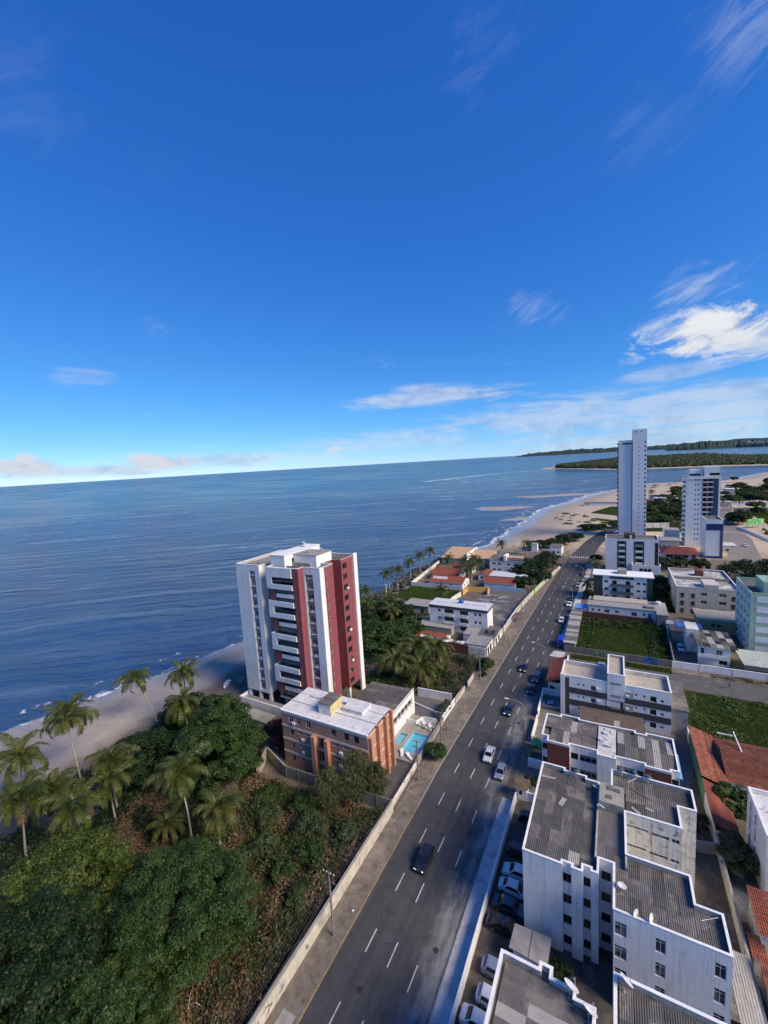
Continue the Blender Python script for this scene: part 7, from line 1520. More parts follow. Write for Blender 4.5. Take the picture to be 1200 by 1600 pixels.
# small beach shelters far away
for k in range(34):
    x = rd.uniform(10, 92); y = rd.uniform(735, 840); 
    if x < shore_x(y)+32: continue
    b = MB(); b.add([(x-3, y-3, 2.4), (x+3, y-3, 2.4), (x+3, y+3, 2.4), (x-3, y+3, 2.4), (x, y, 3.8)], [(0, 1, 4), (1, 2, 4), (2, 3, 4), (3, 0, 4)]); b.tube([(x, y, 0), (x, y, 3.6)], 0.12, 5); solo('beach_shelter', b, FIBRO_D if k % 2 else TIMBER, 'small dark thatched shelter on the far sandy point', 'shelter', 'shelters on the far sand')
# ------------------------------------------------------------------ vehicles
def smooth_loft(b, secs):
    n = len(secs[0]); vs = [p for s in secs for p in s]; fs = []
    for i in range(len(secs)-1):
        for k in range(n-1): fs.append((i*n+k, i*n+k+1, (i+1)*n+k+1, (i+1)*n+k))
    b.add(vs, fs + [tuple(range(n)), tuple(reversed(range((len(secs)-1)*n, len(secs)*n)))])
def car_meshes(kind):
    """nose towards -Y, origin on the ground at the centre"""
    if kind == 'suv': L, W, H, hood, hz, belt = 4.5, 1.84, 1.68, 1.02, 1.02, 1.06
    elif kind == 'hatch': L, W, H, hood, hz, belt = 3.95, 1.72, 1.48, 0.92, 0.90, 0.94
    else: L, W, H, hood, hz, belt = 4.45, 1.75, 1.46, 1.10, 0.88, 0.93
    y0 = -L/2; body = MB(); secs = []
    prof = [(0.0, 0.50, 0.62, 0.84), (0.06, 0.28, 0.74, 0.93), (0.28, 0.20, hz-0.06, 0.985), (0.8, 0.19, hz-0.01, 1.0), (hood+0.15, 0.19, belt, 1.0), (L*0.5, 0.19, belt+0.02, 1.0), (L*0.72, 0.19, belt+0.03, 1.0)]
    prof += [(L-0.55, 0.20, belt+0.03, 0.99), (L-0.12, 0.26, belt-0.02, 0.95), (L, 0.42, belt-0.14, 0.88)] if kind != 'sedan' else [(L-0.85, 0.20, belt+0.05, 0.99), (L-0.15, 0.26, belt+0.02, 0.95), (L, 0.45, belt-0.1, 0.88)]
    for dy, zb, zt, wf in prof:
        w = W/2*wf; secs.append([(-w*0.9, y0+dy, zb), (-w, y0+dy, zb+0.14), (-w, y0+dy, (zb+zt)/2+0.05), (-w*0.94, y0+dy, zt-0.06), (-w*0.80, y0+dy, zt), (w*0.80, y0+dy, zt), (w*0.94, y0+dy, zt-0.06), (w, y0+dy, (zb+zt)/2+0.05), (w, y0+dy, zb+0.14), (w*0.9, y0+dy, zb), (-w*0.9, y0+dy, zb)])
    smooth_loft(body, secs)
    # cabin: roof and pillars as body colour, glass slightly proud of it
    ws0 = y0+hood; ws1 = y0+hood+0.72; re1 = y0+L-(0.95 if kind == 'sedan' else 0.42); re0 = y0+L-(0.35 if kind == 'hatch' else 0.28 if kind == 'suv' else 0.62) if kind != 'sedan' else y0+L-0.62
    re1 = y0+L-(1.35 if kind == 'sedan' else 0.62); wb = W/2*0.93; wt = W/2*0.74; zb = belt-0.02
    cab = MB(); V = [(-wb, ws0, zb), (wb, ws0, zb), (wb, re0, zb+0.03), (-wb, re0, zb+0.03), (-wt, ws1, H-0.05), (wt, ws1, H-0.05), (wt, re1, H-0.04), (-wt, re1, H-0.04), (-wt*0.9, ws1+0.2, H), (wt*0.9, ws1+0.2, H), (wt*0.9, re1-0.2, H), (-wt*0.9, re1-0.2, H)]
    body.add(V, [(0, 1, 5, 4), (1, 2, 6, 5), (2, 3, 7, 6), (3, 0, 4, 7), (4, 5, 9, 8), (5, 6, 10, 9), (6, 7, 11, 10), (7, 4, 8, 11), (8, 9, 10, 11)])
    def pane(a, b_, c, d, k0=0.10, k1=0.10, off=0.012):
        a, b_, c, d = map(Vector, (a, b_, c, d)); nn = (b_-a).cross(d-a).normalized()*off; g = MB(); q = lambda s, t: (a*(1-s)+b_*s)*(1-t)+(d*(1-s)+c*s)*t+nn
        g.quad(q(k0, k1), q(1-k0, k1), q(1-k0, 1-k1), q(k0, 1-k1)); return g
    parts = {'windscreen': pane(V[0], V[1], V[5], V[4], 0.06, 0.06), 'rear_window': pane(V[2], V[3], V[7], V[6], 0.08, 0.10)}
    for nm, (i, j, k, l) in (('right', (1, 2, 6, 5)), ('left', (3, 0, 4, 7))): parts['side_window_'+nm] = pane(V[i], V[j], V[k], V[l], 0.09, 0.13)
    wl = MB(); wl.lathe([(0.0, -0.1), (0.30, -0.1), (0.32, -0.06), (0.32, 0.06), (0.30, 0.1), (0.0, 0.1)], 14); rim = MB(); rim.lathe([(0.0, 0.112), (0.12, 0.11), (0.2, 0.105), (0.2, 0.09)], 10)
    hl = MB(); hl.obox((0, 0, 0), (0.19, 0.05, 0), (-0.02, 0.07, 0.03), (0, -0.04, 0.07)); tl = MB(); tl.obox((0, 0, 0), (0.13, 0, 0), (0, 0.03, 0), (0, 0, 0.12))
    mir = MB(); mir.box(-0.09, 0.09, -0.05, 0.06, -0.06, 0.07); pl = MB(); pl.box(-0.2, 0.2, -0.012, 0.012, -0.055, 0.055); gr = MB(); gr.box(-0.42, 0.42, -0.02, 0.02, -0.07, 0.07)
    return dict(L=L, W=W, H=H, belt=belt, hz=hz, hood=hood, body=body, glass=parts, wheel=wl, rim=rim, hl=hl, tl=tl, mir=mir, pl=pl, gr=gr)
CARS = {}; CARG = glass_mat('car_glass', (0.010, 0.012, 0.015), 0.0, 0.04); TAIL = mat('tail_light', (0.30, 0.012, 0.01), 0.1, 3, 0.3); HEAD = mat('head_light', (0.55, 0.56, 0.57), 0.1, 3, 0.15); RIM = mat('wheel_rim', (0.35, 0.35, 0.36), 0.1, 3, 0.35, metal=0.7); TRIM = mat('black_trim', (0.02, 0.02, 0.022), 0.1, 3, 0.5)
COL = {'white': paint_mat('paint_white', (0.68, 0.68, 0.67)), 'silver': paint_mat('paint_silver', (0.40, 0.42, 0.45), 0.28, 0.5), 'black': paint_mat('paint_black', (0.010, 0.011, 0.014), 0.16), 'grey': paint_mat('paint_grey', (0.075, 0.085, 0.095), 0.25, 0.4), 'red': paint_mat('paint_red', (0.26, 0.02, 0.016)), 'wine': paint_mat('paint_wine', (0.12, 0.022, 0.012)), 'blue': paint_mat('paint_blue', (0.16, 0.23, 0.36), 0.25, 0.4), 'navy': paint_mat('paint_navy', (0.015, 0.022, 0.05), 0.2)}
def car(label, x, y, rz, kind, col, lit=False, group='cars driving along the road', z=0.02):
    key = (kind, col)
    if kind not in CARS: CARS[kind] = car_meshes(kind); CARS[kind]['m'] = {k: CARS[kind][k].mesh(k, mm, smooth=False) for k, mm in (('wheel', RUBBER), ('rim', RIM), ('hl', HEAD), ('tl', TAIL), ('pl', PLASTIC_W), ('gr', TRIM), ('mir', TRIM))}
    D = CARS[kind]
    if key not in CARS:
        me = D['body'].mesh('body', COL[col]); me.polygons.foreach_set('use_smooth', [False]*len(me.polygons)); CARS[key] = me
        if 'g' not in D: D['g'] = {k: v.mesh(k, CARG) for k, v in D['glass'].items()}
        if 'hlit' not in D: D['hlit'] = D['hl'].mesh('headlight', LAMP_ON)
    r = thing('parked_car' if 'parked' in group else 'car', label, 'car', (x, y, z), 0, group); r.rotation_euler = (0, 0, rz)
    def put(nm, me, loc=(0, 0, 0), rot=(0, 0, 0), par=None): o = bpy.data.objects.new(nm, me); link(o, par or r); o.location = loc; o.rotation_euler = rot; return o
    put('body', CARS[key])
    for k, me in D['g'].items(): put(k.replace('_right', '').replace('_left', ''), me)
    L, W = D['L'], D['W']
    for s in (-1, 1):
        for yy in (-L/2+0.82, L/2-0.80):
            w = put('wheel', D['m']['wheel'], (s*(W/2-0.08), yy, 0.32), (0, s*PI/2, 0)); put('rim', D['m']['rim'], (0, 0, 0), (0, 0, 0), w)
        put('headlight', D['hlit'] if lit else D['m']['hl'], (s*W*0.34, -L/2+0.12, 0.68), (0, 0, s*0.35)); put('tail_light', D['m']['tl'], (s*W*0.38, L/2-0.05, D['belt']-0.2)); put('mirror', D['m']['mir'], (s*(W/2+0.06), -L/2+D['hood']+0.35, D['belt']+0.05))
    put('number_plate', D['m']['pl'], (0, L/2+0.0, 0.55)); put('grille', D['m']['gr'], (0, -L/2+0.015, 0.5))
    return r
car('black estate car driving alone in the left lane', -24.9, 51.0, 0.0, 'suv', 'black', True)
car('white sedan with dark windscreen driving near the pool', -22.0, 77.2, 0.03, 'sedan', 'white')
car('silver blue hatchback at the kerb by the gatehouse', -18.8, 73.4, 0.0, 'hatch', 'silver')
car('dark sedan with lit headlights passing the brick panel block', -21.6, 94.0, -0.05, 'sedan', 'navy', True)
car('black hatchback waiting behind the larger black car', -18.4, 104.9, -0.03, 'hatch', 'black')
car('large black off-roader beside the corner shop', -18.2, 111.2, -0.03, 'suv', 'navy')
car('dark sedan in the middle lane ahead of the black pair', -22.2, 115.8, -0.03, 'sedan', 'black', True)
car('white hatchback driving past the grassy lot', -16.6, 155.6, -0.03, 'hatch', 'white')
car('white sedan close behind a black car near the blue roof', -15.6, 174.0, -0.03, 'sedan', 'white', True)
car('black car close to the white sedan near the blue roof', -15.0, 181.0, -0.03, 'hatch', 'black')
car('silver car driving beside the green ended block', -14.3, 201.0, -0.03, 'sedan', 'silver', True)
car('red car driving near the five storey block', -13.2, 220.0, -0.03, 'hatch', 'red')
car('silver car just before the pedestrian crossing', -12.6, 236.0, -0.05, 'hatch', 'silver')
PG = 'cars parked in the car park'
car('black car parked next to the gatehouse wall', -11.9, 64.8, PI/2, 'hatch', 'black', False, PG); car('wine red car parked in the shaded yard', -12.2, 58.2, PI/2, 'hatch', 'wine', False, PG)
car('white car with black roof glass parked beside a silver one', -11.9, 54.6, -PI/2, 'suv', 'white', False, PG); car('white sedan parked between the white car and the dark one', -11.9, 52.2, PI/2, 'sedan', 'white', False, PG)
car('dark grey sedan parked beside the white cars', -12.0, 49.6, PI/2, 'sedan', 'grey', False, PG); car('black car parked by the shed', -12.1, 46.9, PI/2, 'sedan', 'black', False, PG)
car('silver hatchback parked under the roof corner with big dishes', -11.6, 41.8, PI/2, 'hatch', 'silver', False, PG); car('white hatchback parked second from the roof corner', -11.4, 38.9, PI/2, 'hatch', 'white', False, PG); car('white sedan parked at the rail end of the yard', -12.2, 36.4, PI/2, 'sedan', 'white', False, PG)
car('silver blue car parked in the walled forecourt of the banded block', -12.9, 99.6, PI/2+0.1, 'sedan', 'blue', False, 'cars parked in front yards')
car('white car parked in the shade beside the patched roof house', 17.2, 144.5, 0.05, 'hatch', 'white', False, 'cars parked in front yards')
car('silver car parked in the side street behind the banded block', -2.6, 124.5, PI/2, 'hatch', 'silver', False, 'cars parked in the side streets'); car('white car parked along the second street', 66.2, 308, 0.15, 'sedan', 'white', False, 'cars parked in the side streets')
car('white car parked by the beach trees at the road bend', -24.5, 338, 0.5, 'hatch', 'white', False, 'cars parked in the side streets')

# ------------------------------------------------------------------ people, poles, lamps, cables, kiosk
def person(label, x, y, z, rz, top, leg, stride=0.25, h=1.72):
    s = h/1.75; me = bpy.data.meshes.new('body'); J = {'hip': (0, 0, .95), 'waist': (0, 0, 1.1), 'chest': (0, -.01, 1.33), 'neck': (0, 0, 1.50), 'head': (0, -.02, 1.62), 'top': (0, 0, 1.74)}
    V = []; E = []; R = []
    def add(p, r, par=None):
        V.append(tuple(c*s for c in p)); R.append(r*s)
        if par is not None: E.append((par, len(V)-1))
        return len(V)-1
    hip = add(J['hip'], .15); wa = add(J['waist'], .135, hip); ch = add(J['chest'], .155, wa); nk = add(J['neck'], .055, ch); hd = add(J['head'], .095, nk); add(J['top'], .07, hd)
    for q in (-1, 1):
        a = add((q*.09, 0, .88), .09, hip); k = add((q*.10, -q*stride*.5-.03, .48), .06, a); an = add((q*.10, -q*stride*.9, .08), .042, k); add((q*.10, -q*stride*.9-.16, .04), .035, an)
        sh = add((q*.19, 0, 1.40), .06, ch); el = add((q*.25, q*stride*.3, 1.13), .043, sh); wr = add((q*.24, q*stride*.6-.08, .90), .033, el); add((q*.24, q*stride*.6-.12, .80), .035, wr)
    me.from_pydata(V, E, []); ob = bpy.data.objects.new('person', me); C.objects.link(ob); ob.location = (x, y, z); ob.rotation_euler = (0, 0, rz)
    md = ob.modifiers.new('skin', 'SKIN'); md.use_smooth_shade = True
    for i, sv in enumerate(me.skin_vertices[0].data): sv.radius = (R[i], R[i]*0.85); sv.use_root = (i == 0)
    ob.modifiers.new('sub', 'SUBSURF').levels = 1; ob.modifiers['sub'].render_levels = 1
    m = bpy.data.materials.new('clothes'); m.use_nodes = True; t = NT(m.node_tree); b = t.n['Principled BSDF']; zc = t.node('ShaderNodeTexCoord').outputs['Object']; sp = t.node('ShaderNodeSeparateXYZ'); t.l.new(zc, sp.inputs[0])
    c = t.mix(t.math('GREATER_THAN', sp.outputs[2], .98*s), leg, top); c = t.mix(t.math('GREATER_THAN', sp.outputs[2], 1.49*s), c, (0.22, 0.11, 0.07)); c = t.mix(t.math('GREATER_THAN', sp.outputs[2], 1.66*s), c, (0.02, 0.015, 0.012)); t.l.new(c, b.inputs['Base Color']); b.inputs['Roughness'].default_value = 0.8; me.materials.append(m)
    return tag(ob, label, 'person')
person('person in dark clothes walking along the side street', 24.8, 124.6, 0.02, 1.2, (0.03, 0.03, 0.04), (0.02, 0.02, 0.03))
person('person in a red shirt walking on the far beach', -58.5, 318, -0.05, 0.6, (0.30, 0.05, 0.04), (0.05, 0.05, 0.08)); person('person in dark shorts walking beside a red shirt on the far beach', -56.8, 319, -0.05, 0.6, (0.35, 0.33, 0.3), (0.03, 0.03, 0.04))
person('person wading in the shallow sea beyond the beach', -131, 106, -1.2, 2.0, (0.06, 0.05, 0.05), (0.05, 0.05, 0.06))
def cpole(label, x, y, h, arms=True, rz=0.0):
    r = thing('utility_pole', label, 'utility pole', (x, y, 0), 0, 'concrete poles on the left pavement'); b = MB(); b.tube([(x, y, -0.2), (x, y, h)], [0.17, 0.11], 8); b.build('pole', POLE, r)
    if arms:
        for k, dz in enumerate((0.15, 1.3)): b = MB(); b.box(x-0.9, x+0.9, y-0.05, y+0.05, h-dz-0.1, h-dz); o = b.build('cross_arm', TIMBER, r)
        for q in (-0.8, -0.3, 0.3, 0.8): b = MB(); b.lathe([(0.05, 0), (0.07, 0.08), (0.04, 0.18), (0, 0.2)], 7, (x+q, y, h-0.15)); b.build('insulator', PLASTIC_W, r)
    return r
PO = [(-31.4, 9.0, 9.3), (-31.5, 36.7, 9.3), (-32.4, 65.5, 8.2), (-32.0, 76.5, 7.6), (-31.8, 105.3, 9.0), (-30.9, 128.9, 8.6), (-29.9, 153.1, 8.6), (-28.7, 174.7, 8.6), (-26.6, 205.0, 8.6)]
PL_ = ['concrete pole with cross arms behind the last bay of the graffitied wall', 'concrete pole with cross arms on the pavement before the graffitied wall', 'concrete pole beside the forecourt wall of the brick block', 'concrete pole at the clipped bush by the pool', 'leaning grey pole at the broken cream wall', 'concrete pole at the corner of the solar panel annex', 'concrete pole along the paved lot wall', 'concrete pole at the start of the light green wall', 'concrete pole under the roadside trees']
for (x, y, h), lb in zip(PO, PL_): cpole(lb, x, y, h)
for k, (q, dz) in enumerate(((-0.8, 0.05), (-0.3, 0.05), (0.3, 0.05), (0.8, 0.05), (-0.7, 1.25), (0.0, 1.9), (0.1, 2.3))):
    b = MB()
    for (xa, ya, ha), (xb, yb, hb) in zip(PO, PO[1:]):
        pts = []
        for i in range(9): t = i/8; pts.append((xa+(xb-xa)*t+q, ya+(yb-ya)*t, ha+(hb-ha)*t-dz-0.7*4*t*(1-t)*(1+0.3*(k % 3))))
        b.tube(pts, 0.022 if k < 5 else 0.035, 4, caps=False)
    solo('power_cable', b, WIRE, 'thin black cable slung between the concrete poles', 'cable', 'cables along the left pavement')
def lamp(label, x, y, h, reach, rz=PI):
    r = thing('street_lamp', label, 'street lamp', (x, y, 0), 0, 'street lamps on the right kerb'); b = MB(); b.tube([(x, y, 0), (x, y, h)], [0.10, 0.06], 8); b.build('pole', STEEL, r)
    d = Vector((math.cos(rz), math.sin(rz), 0)); P = Vector((x, y, h)); b = MB(); b.tube([P, P+d*reach*0.4+Vector((0, 0, 0.7)), P+d*reach+Vector((0, 0, 1.0))], [0.05, 0.045, 0.04], 6); a = b.build('arm', STEEL, r)
    b = MB(); b.obox(P+d*(reach+0.35)+Vector((0, 0, 1.02)), d*0.42, Vector((-d.y, d.x, 0))*0.15, (0, 0, 0.07)); b.build('lamp_head', PLASTIC_W, a)
lamp('street lamp whose arm reaches over the road by the gatehouse side', -17.0, 86.5, 7.2, 3.0, PI+0.2); lamp('street lamp at the corner shop', -16.5, 115.9, 7.4, 2.8); lamp('street lamp beside the blue roofed annex', -14.2, 170.7, 7.4, 2.8); lamp('street lamp near the green ended block', -12.4, 205, 7.4, 2.6); lamp('street lamp by the bend of the road', -8.0, 262, 7.4, 2.6)
b = MB(); b.tube([(-16.3, 83.0, 0), (-16.3, 83.0, 6.5)], [0.13, 0.09], 7); b.box(-16.8, -15.8, 82.95, 83.05, 5.9, 6.0); solo('utility_pole', b, POLE, 'short dark pole on the right verge by the green awning', 'utility pole')
def kiosk():
    r = thing('market_stall', 'roadside stall under a bright blue tarpaulin at the lot corner', 'stall', (-14.8, 134.5, 0)); b = MB(); V = []; n = 6
    for j in range(n+1):
        for i in range(n+1): V.append((-15.6+3.0*i/n, 133.4+4.6*j/n, 2.35+0.5*math.sin(PI*i/n)+0.06*math.sin(i*2.1+j*1.7)-0.12*((j in (0, n)))))
    b.add(V, [(j*(n+1)+i, j*(n+1)+i+1, (j+1)*(n+1)+i+1, (j+1)*(n+1)+i) for j in range(n) for i in range(n)]); b.quad((-15.6, 133.4, 2.3), (-12.6, 133.4, 2.3), (-12.6, 133.35, 1.1), (-15.6, 133.35, 1.1)); b.build('tarpaulin', BLUE_TARP, r)
    for x in (-15.5, -12.7):
        for y in (133.5, 137.9): q = MB(); q.tube([(x, y, 0), (x, y, 2.35)], 0.04, 5); q.build('post', TIMBER, r)
    q = MB(); q.box(-15.2, -13, 134, 137, 0, 0.9); q.build('counter', TIMBER, r)
kiosk()
def bin_bag(label, x, y, s, m): b = MB(); b.lathe([(0.0, 0), (0.3*s, 0.02), (0.36*s, 0.2*s), (0.22*s, 0.42*s), (0.05, 0.5*s), (0.08, 0.56*s)], 9, (x, y, 0.1)); solo('rubbish_bag', b, m, label, 'rubbish bag', 'rubbish bags in the brush')
LB = mat('pale_blue_plastic', (0.30, 0.38, 0.48), 0.15, 3, 0.4)
for i, (x, y, s) in enumerate(((-34.6, 33.8, 1.3), (-34.3, 34.9, 1.0), (-34.5, 33.0, 0.9))): bin_bag('pale blue rubbish bag dumped behind the graffitied wall', x, y, s, LB)
b = MB(); b.box(-32.3, -30.6, 26.2, 28.2, 0.13, 0.2); solo('manhole_slab', b, CONC, 'square concrete slab set in the left pavement', 'slab')
b = MB(); b.box(-31.0, -30.75, 40.2, 40.45, 0.14, 0.2); solo('litter', b, PLASTIC_W, 'scrap of white litter on the left pavement', 'litter')

r_ = thing('bus_shelter', 'small dark red shelter with a bench on the left pavement by the paved lot', 'bus shelter', (-31.0, 151.5, 0.13)); b_ = MB(); b_.obox((-31.0, 151.5, 2.35), (1.0, 0, 0.12), (0, 2.0, 0), (0, 0, 0.05)); b_.build('roof', RED_TILE, r_)
for y_ in (149.7, 153.3): b_ = MB(); b_.box(-31.75, -31.65, y_, y_+0.1, 0.13, 2.3); b_.build('post', STEEL, r_)
b_ = MB(); b_.box(-31.6, -31.1, 149.9, 153.2, 0.5, 0.6); b_.box(-31.5, -31.3, 150.2, 150.4, 0.13, 0.5); b_.box(-31.5, -31.3, 152.7, 152.9, 0.13, 0.5); b_.build('bench', BRICK_P, r_)
person('person in a white shirt walking past the small dark red shelter', -30.3, 158.5, 0.13, 0.2, (0.6, 0.6, 0.58), (0.04, 0.05, 0.09)); person('person in a blue shirt standing near the solar panel annex', -31.6, 133.0, 0.13, 2.0, (0.06, 0.12, 0.3), (0.03, 0.03, 0.03), 0.05)
person('person in a yellow shirt walking on the pavement beside the pool wall', -32.6, 81.5, 0.13, 3.0, (0.45, 0.33, 0.06), (0.03, 0.04, 0.08))
# ------------------------------------------------------------------ vegetation
LEAF_Y = leaf_mat('yellowish_leaf', (0.024, 0.042, 0.008), (0.058, 0.088, 0.014), (0.12, 0.135, 0.026))
GT = 'broadleaf trees in the grove'
tree('broadleaf_tree', 'large round mango tree beside the brick block wall', -69.0, 50.5, 13.0, 9.0, 8.4, 7.4, 66000, 0.27, LEAF_M, 3, group=GT, clumps=170, crad=0.17, shell=0.66)
tree('broadleaf_tree', 'dark tree at the beach edge behind the mango tree', -82.0, 43.5, 9.0, 6.2, 5.6, 4.6, 30000, 0.28, LEAF_D, 5, group=GT, clumps=110, crad=0.2, shell=0.6)
tree('broadleaf_tree', 'dark low tree by the beach path in front of the tower terrace', -88.5, 58.0, 7.0, 6.5, 4.6, 3.6, 11000, 0.4, LEAF_D, 6, group=GT, clumps=70, crad=0.26)
tree('broadleaf_tree', 'dark tree filling the gap between beach tree and tower', -80.0, 60.5, 8.0, 5.5, 5.0, 4.2, 10000, 0.42, LEAF_M, 16, group=GT, clumps=70, crad=0.26)
tree('broadleaf_tree', 'wide feathery tree above the dry brush, nearest to the graffitied wall', -47.0, 28.0, 11.6, 8.8, 7.4, 5.8, 80000, 0.19, LEAF_L, 7, group=GT, clumps=230, crad=0.145, shell=0.6)
tree('broadleaf_tree', 'broad yellowish green tree next to the dark palm cluster', -66.0, 22.5, 9.5, 9.0, 7.0, 5.0, 52000, 0.27, LEAF_Y, 8, group=GT, clumps=170, crad=0.165, shell=0.62)
tree('broadleaf_tree', 'tall shaded tree between the two wide crowns', -56.0, 14.0, 13.0, 8.4, 7.5, 6.6, 44000, 0.24, LEAF_D, 9, group=GT, clumps=170, crad=0.165)
tree('broadleaf_tree', 'feathery shaded tree at the foot of the grove', -44.5, 17.0, 9.0, 6.5, 6.0, 4.6, 36000, 0.20, LEAF_L, 10, group=GT, clumps=150, crad=0.165)
tree('broadleaf_tree', 'dark tree at the far corner of the grove bottom', -66.0, 8.5, 10.0, 7.0, 7.0, 5.0, 34000, 0.24, LEAF_D, 11, group=GT, clumps=130, crad=0.18)
tree('broadleaf_tree', 'small bright green tree leaning over the dry brush', -54.5, 24.5, 7.0, 4.6, 4.2, 3.4, 10000, 0.32, LEAF_M, 12, group=GT, clumps=60)
tree('bougainvillea', 'dark red bougainvillea beside the tower podium', -65.8, 64.5, 4.0, 2.6, 2.4, 1.8, 3500, 0.28, LEAF_R, 13, 'shrub', clumps=30, crad=0.35)
tree('bougainvillea', 'low dark red shrub below the mango tree at the podium wall', -62.5, 61.5, 3.2, 1.9, 1.7, 1.4, 2000, 0.28, LEAF_R, 14, 'shrub', clumps=22, crad=0.35)
# feathery casuarinas in front of the brick block
def casuarina(label, x, y, h, r, seed):
    rg = np.random.default_rng(seed); n = 4600; t = rg.random(n)**0.8; ang = rg.uniform(0, 2*PI, n); whorl = 1+0.35*np.sin(ang*3+t*17)
    rr = r*(0.25+np.sin(PI*np.clip(t*0.92+0.05, 0, 1))*0.9)*np.sqrt(rg.random(n))*whorl; P = np.stack([rr*np.cos(ang), rr*np.sin(ang), h*0.15+h*0.87*t], 1)
    N = rand_dirs(rg, n); N[:, 2] *= 0.3; N /= np.linalg.norm(N, axis=1, keepdims=True); U = np.stack([np.cos(ang)*0.4, np.sin(ang)*0.4, rg.uniform(-0.9, 0.5, n)], 1); U /= np.linalg.norm(U, axis=1, keepdims=True); V = np.cross(N, U); V /= np.linalg.norm(V, axis=1, keepdims=True)+1e-6
    root = thing('casuarina_tree', label, 'tree', (x, y, 0), 0, 'casuarinas before the brick block'); o = bpy.data.objects.new('crown', quads_mesh('crown', P, U*0.32, V*0.045, LEAF_F)); link(o, root)
    b = MB(); b.tube([(0, 0, -0.2), (0.1, 0, h*0.5), (0, 0.1, h*0.95)], [0.18, 0.1, 0.03], 6)
    rd = random.Random(seed)
    for k in range(16): z = h*rd.uniform(0.2, 0.85); a = rd.uniform(0, 6.28); L = r*rd.uniform(0.5, 1.0); b.tube([(0, 0, z), (L*0.6*math.cos(a), L*0.6*math.sin(a), z+0.4), (L*math.cos(a), L*math.sin(a), z+0.5)], [0.04, 0.025, 0.01], 4)
    o = bpy.data.objects.new('trunk', b.mesh('trunk', BARK)); link(o, root)
casuarina('tall wispy casuarina at the corner of the brick block', -40.0, 56.2, 9.6, 2.6, 1); casuarina('wispy casuarina with yellowish foliage before the brick block', -43.4, 52.6, 7.8, 2.4, 2); casuarina('thin casuarina by the forecourt corner', -37.0, 58.4, 7.0, 1.7, 3)
tree('leafy_bush', 'round clipped bush on the pavement by the pool wall', -31.7, 72.4, 2.9, 2.1, 1.7, 1.35, 3600, 0.26, LEAF_M, 15, 'bush', clumps=36, crad=0.32)
tree('leafy_bush', 'yellow green bush on the pavement before the poster covered shop', -31.8, 112.4, 3.0, 1.8, 2.6, 1.4, 3200, 0.30, LEAF_L, 17, 'bush', clumps=36, crad=0.32)
tree('leafy_bush', 'small dark bush at the pavement edge below the yellow green one', -31.4, 107.6, 1.6, 0.8, 0.8, 0.7, 900, 0.22, LEAF_D, 18, 'bush', clumps=14, crad=0.4)
tree('leafy_bush', 'clipped hedge block beside the pool ramp wall', -35.3, 87.6, 2.6, 0.9, 3.6, 1.2, 3600, 0.22, LEAF_O, 19, 'hedge', clumps=40, crad=0.5)
tree('leafy_bush', 'round yellow green tree between the tiled roofs', 16.9, 79.5, 5.0, 2.6, 2.9, 2.3, 5200, 0.30, LEAF_L, 20, 'tree', clumps=46, crad=0.3)
tree('leafy_bush', 'olive green bush leaning over the pale boundary wall', 15.3, 69.3, 4.2, 2.3, 3.1, 1.9, 4600, 0.26, LEAF_O, 21, 'bush', clumps=46, crad=0.3)
tree('leafy_bush', 'dark shrub in the yard behind the weathered block', 11.6, 74.5, 2.4, 1.6, 2.2, 1.1, 1800, 0.26, LEAF_D, 22, 'bush', clumps=22, crad=0.35)
tree('leafy_bush', 'dark potted shrub in the narrow court before the white block', -5.4, 44.4, 2.0, 1.3, 1.2, 0.9, 1200, 0.24, LEAF_D, 23, 'bush', clumps=18, crad=0.38)
tree('leafy_bush', 'shrub beside the gatehouse in the car park', -13.0, 72.4, 2.4, 1.0, 1.2, 1.0, 1000, 0.24, LEAF_D, 24, 'bush', clumps=16, crad=0.38)
# near palms: crown tops at their measured places
palm('tall palm leaning over the beach, its crown against the sand', -92.8, 36.6, 13.6, (-3.0, 0.4), 1.2, 24, 1, wind=0.25)
palm('slender palm leaning far out over the beach', -98.0, 56.0, 11.0, (-5.2, -1.2), 0.95, 20, 2, wind=0.25)
palm('palm with bushy crown above the dark beach trees', -91.5, 60.0, 12.0, (-1.5, 0.6), 0.95, 20, 3)
palm('palm rising out of the mango tree', -81.5, 53.0, 10.8, (-1.2, 0), 1.05, 22, 4)
palm('tallest palm with a pale curved trunk beside the dry clearing', -58.6, 36.4, 13.6, (-1.4, 0.2), 1.05, 24, 5, dry=4, wind=0.3)
palm('short palm with yellowing fronds next to the tallest palm', -54.6, 38.2, 7.9, (0.5, 0.2), 0.95, 22, 6, dry=6)
palm('young palm with a straight trunk at the clearing', -77.4, 34.6, 8.2, (0.2, 0.2), 0.95, 20, 7)
palm('palm standing just behind the young straight one', -79.4, 36.2, 9.6, (-0.4, 0), 0.95, 20, 8)
palm('dark palm at the beach edge of the cluster', -95.5, 28.4, 11.0, (0.8, 0.3), 1.1, 22, 9)
palm('large drooping palm in the middle of the cluster', -83.0, 24.0, 10.4, (0.3, 0.2), 1.2, 24, 10)
palm('palm with spreading fronds beside the drooping palm', -80.0, 27.4, 10.2, (-0.3, 0.1), 1.1, 22, 11)
palm('palm over the yellowish tree', -73.6, 28.0, 9.6, (-0.2, 0), 1.1, 22, 12)
palm('low palm in the dark hollow beside the tall trunk', -64.5, 36.0, 3.4, (0.4, 0), 0.8, 16, 14)
palm('low palm in the hollow under the yellowing palm', -57.0, 32.6, 3.0, (0.3, 0.4), 0.7, 16, 15)
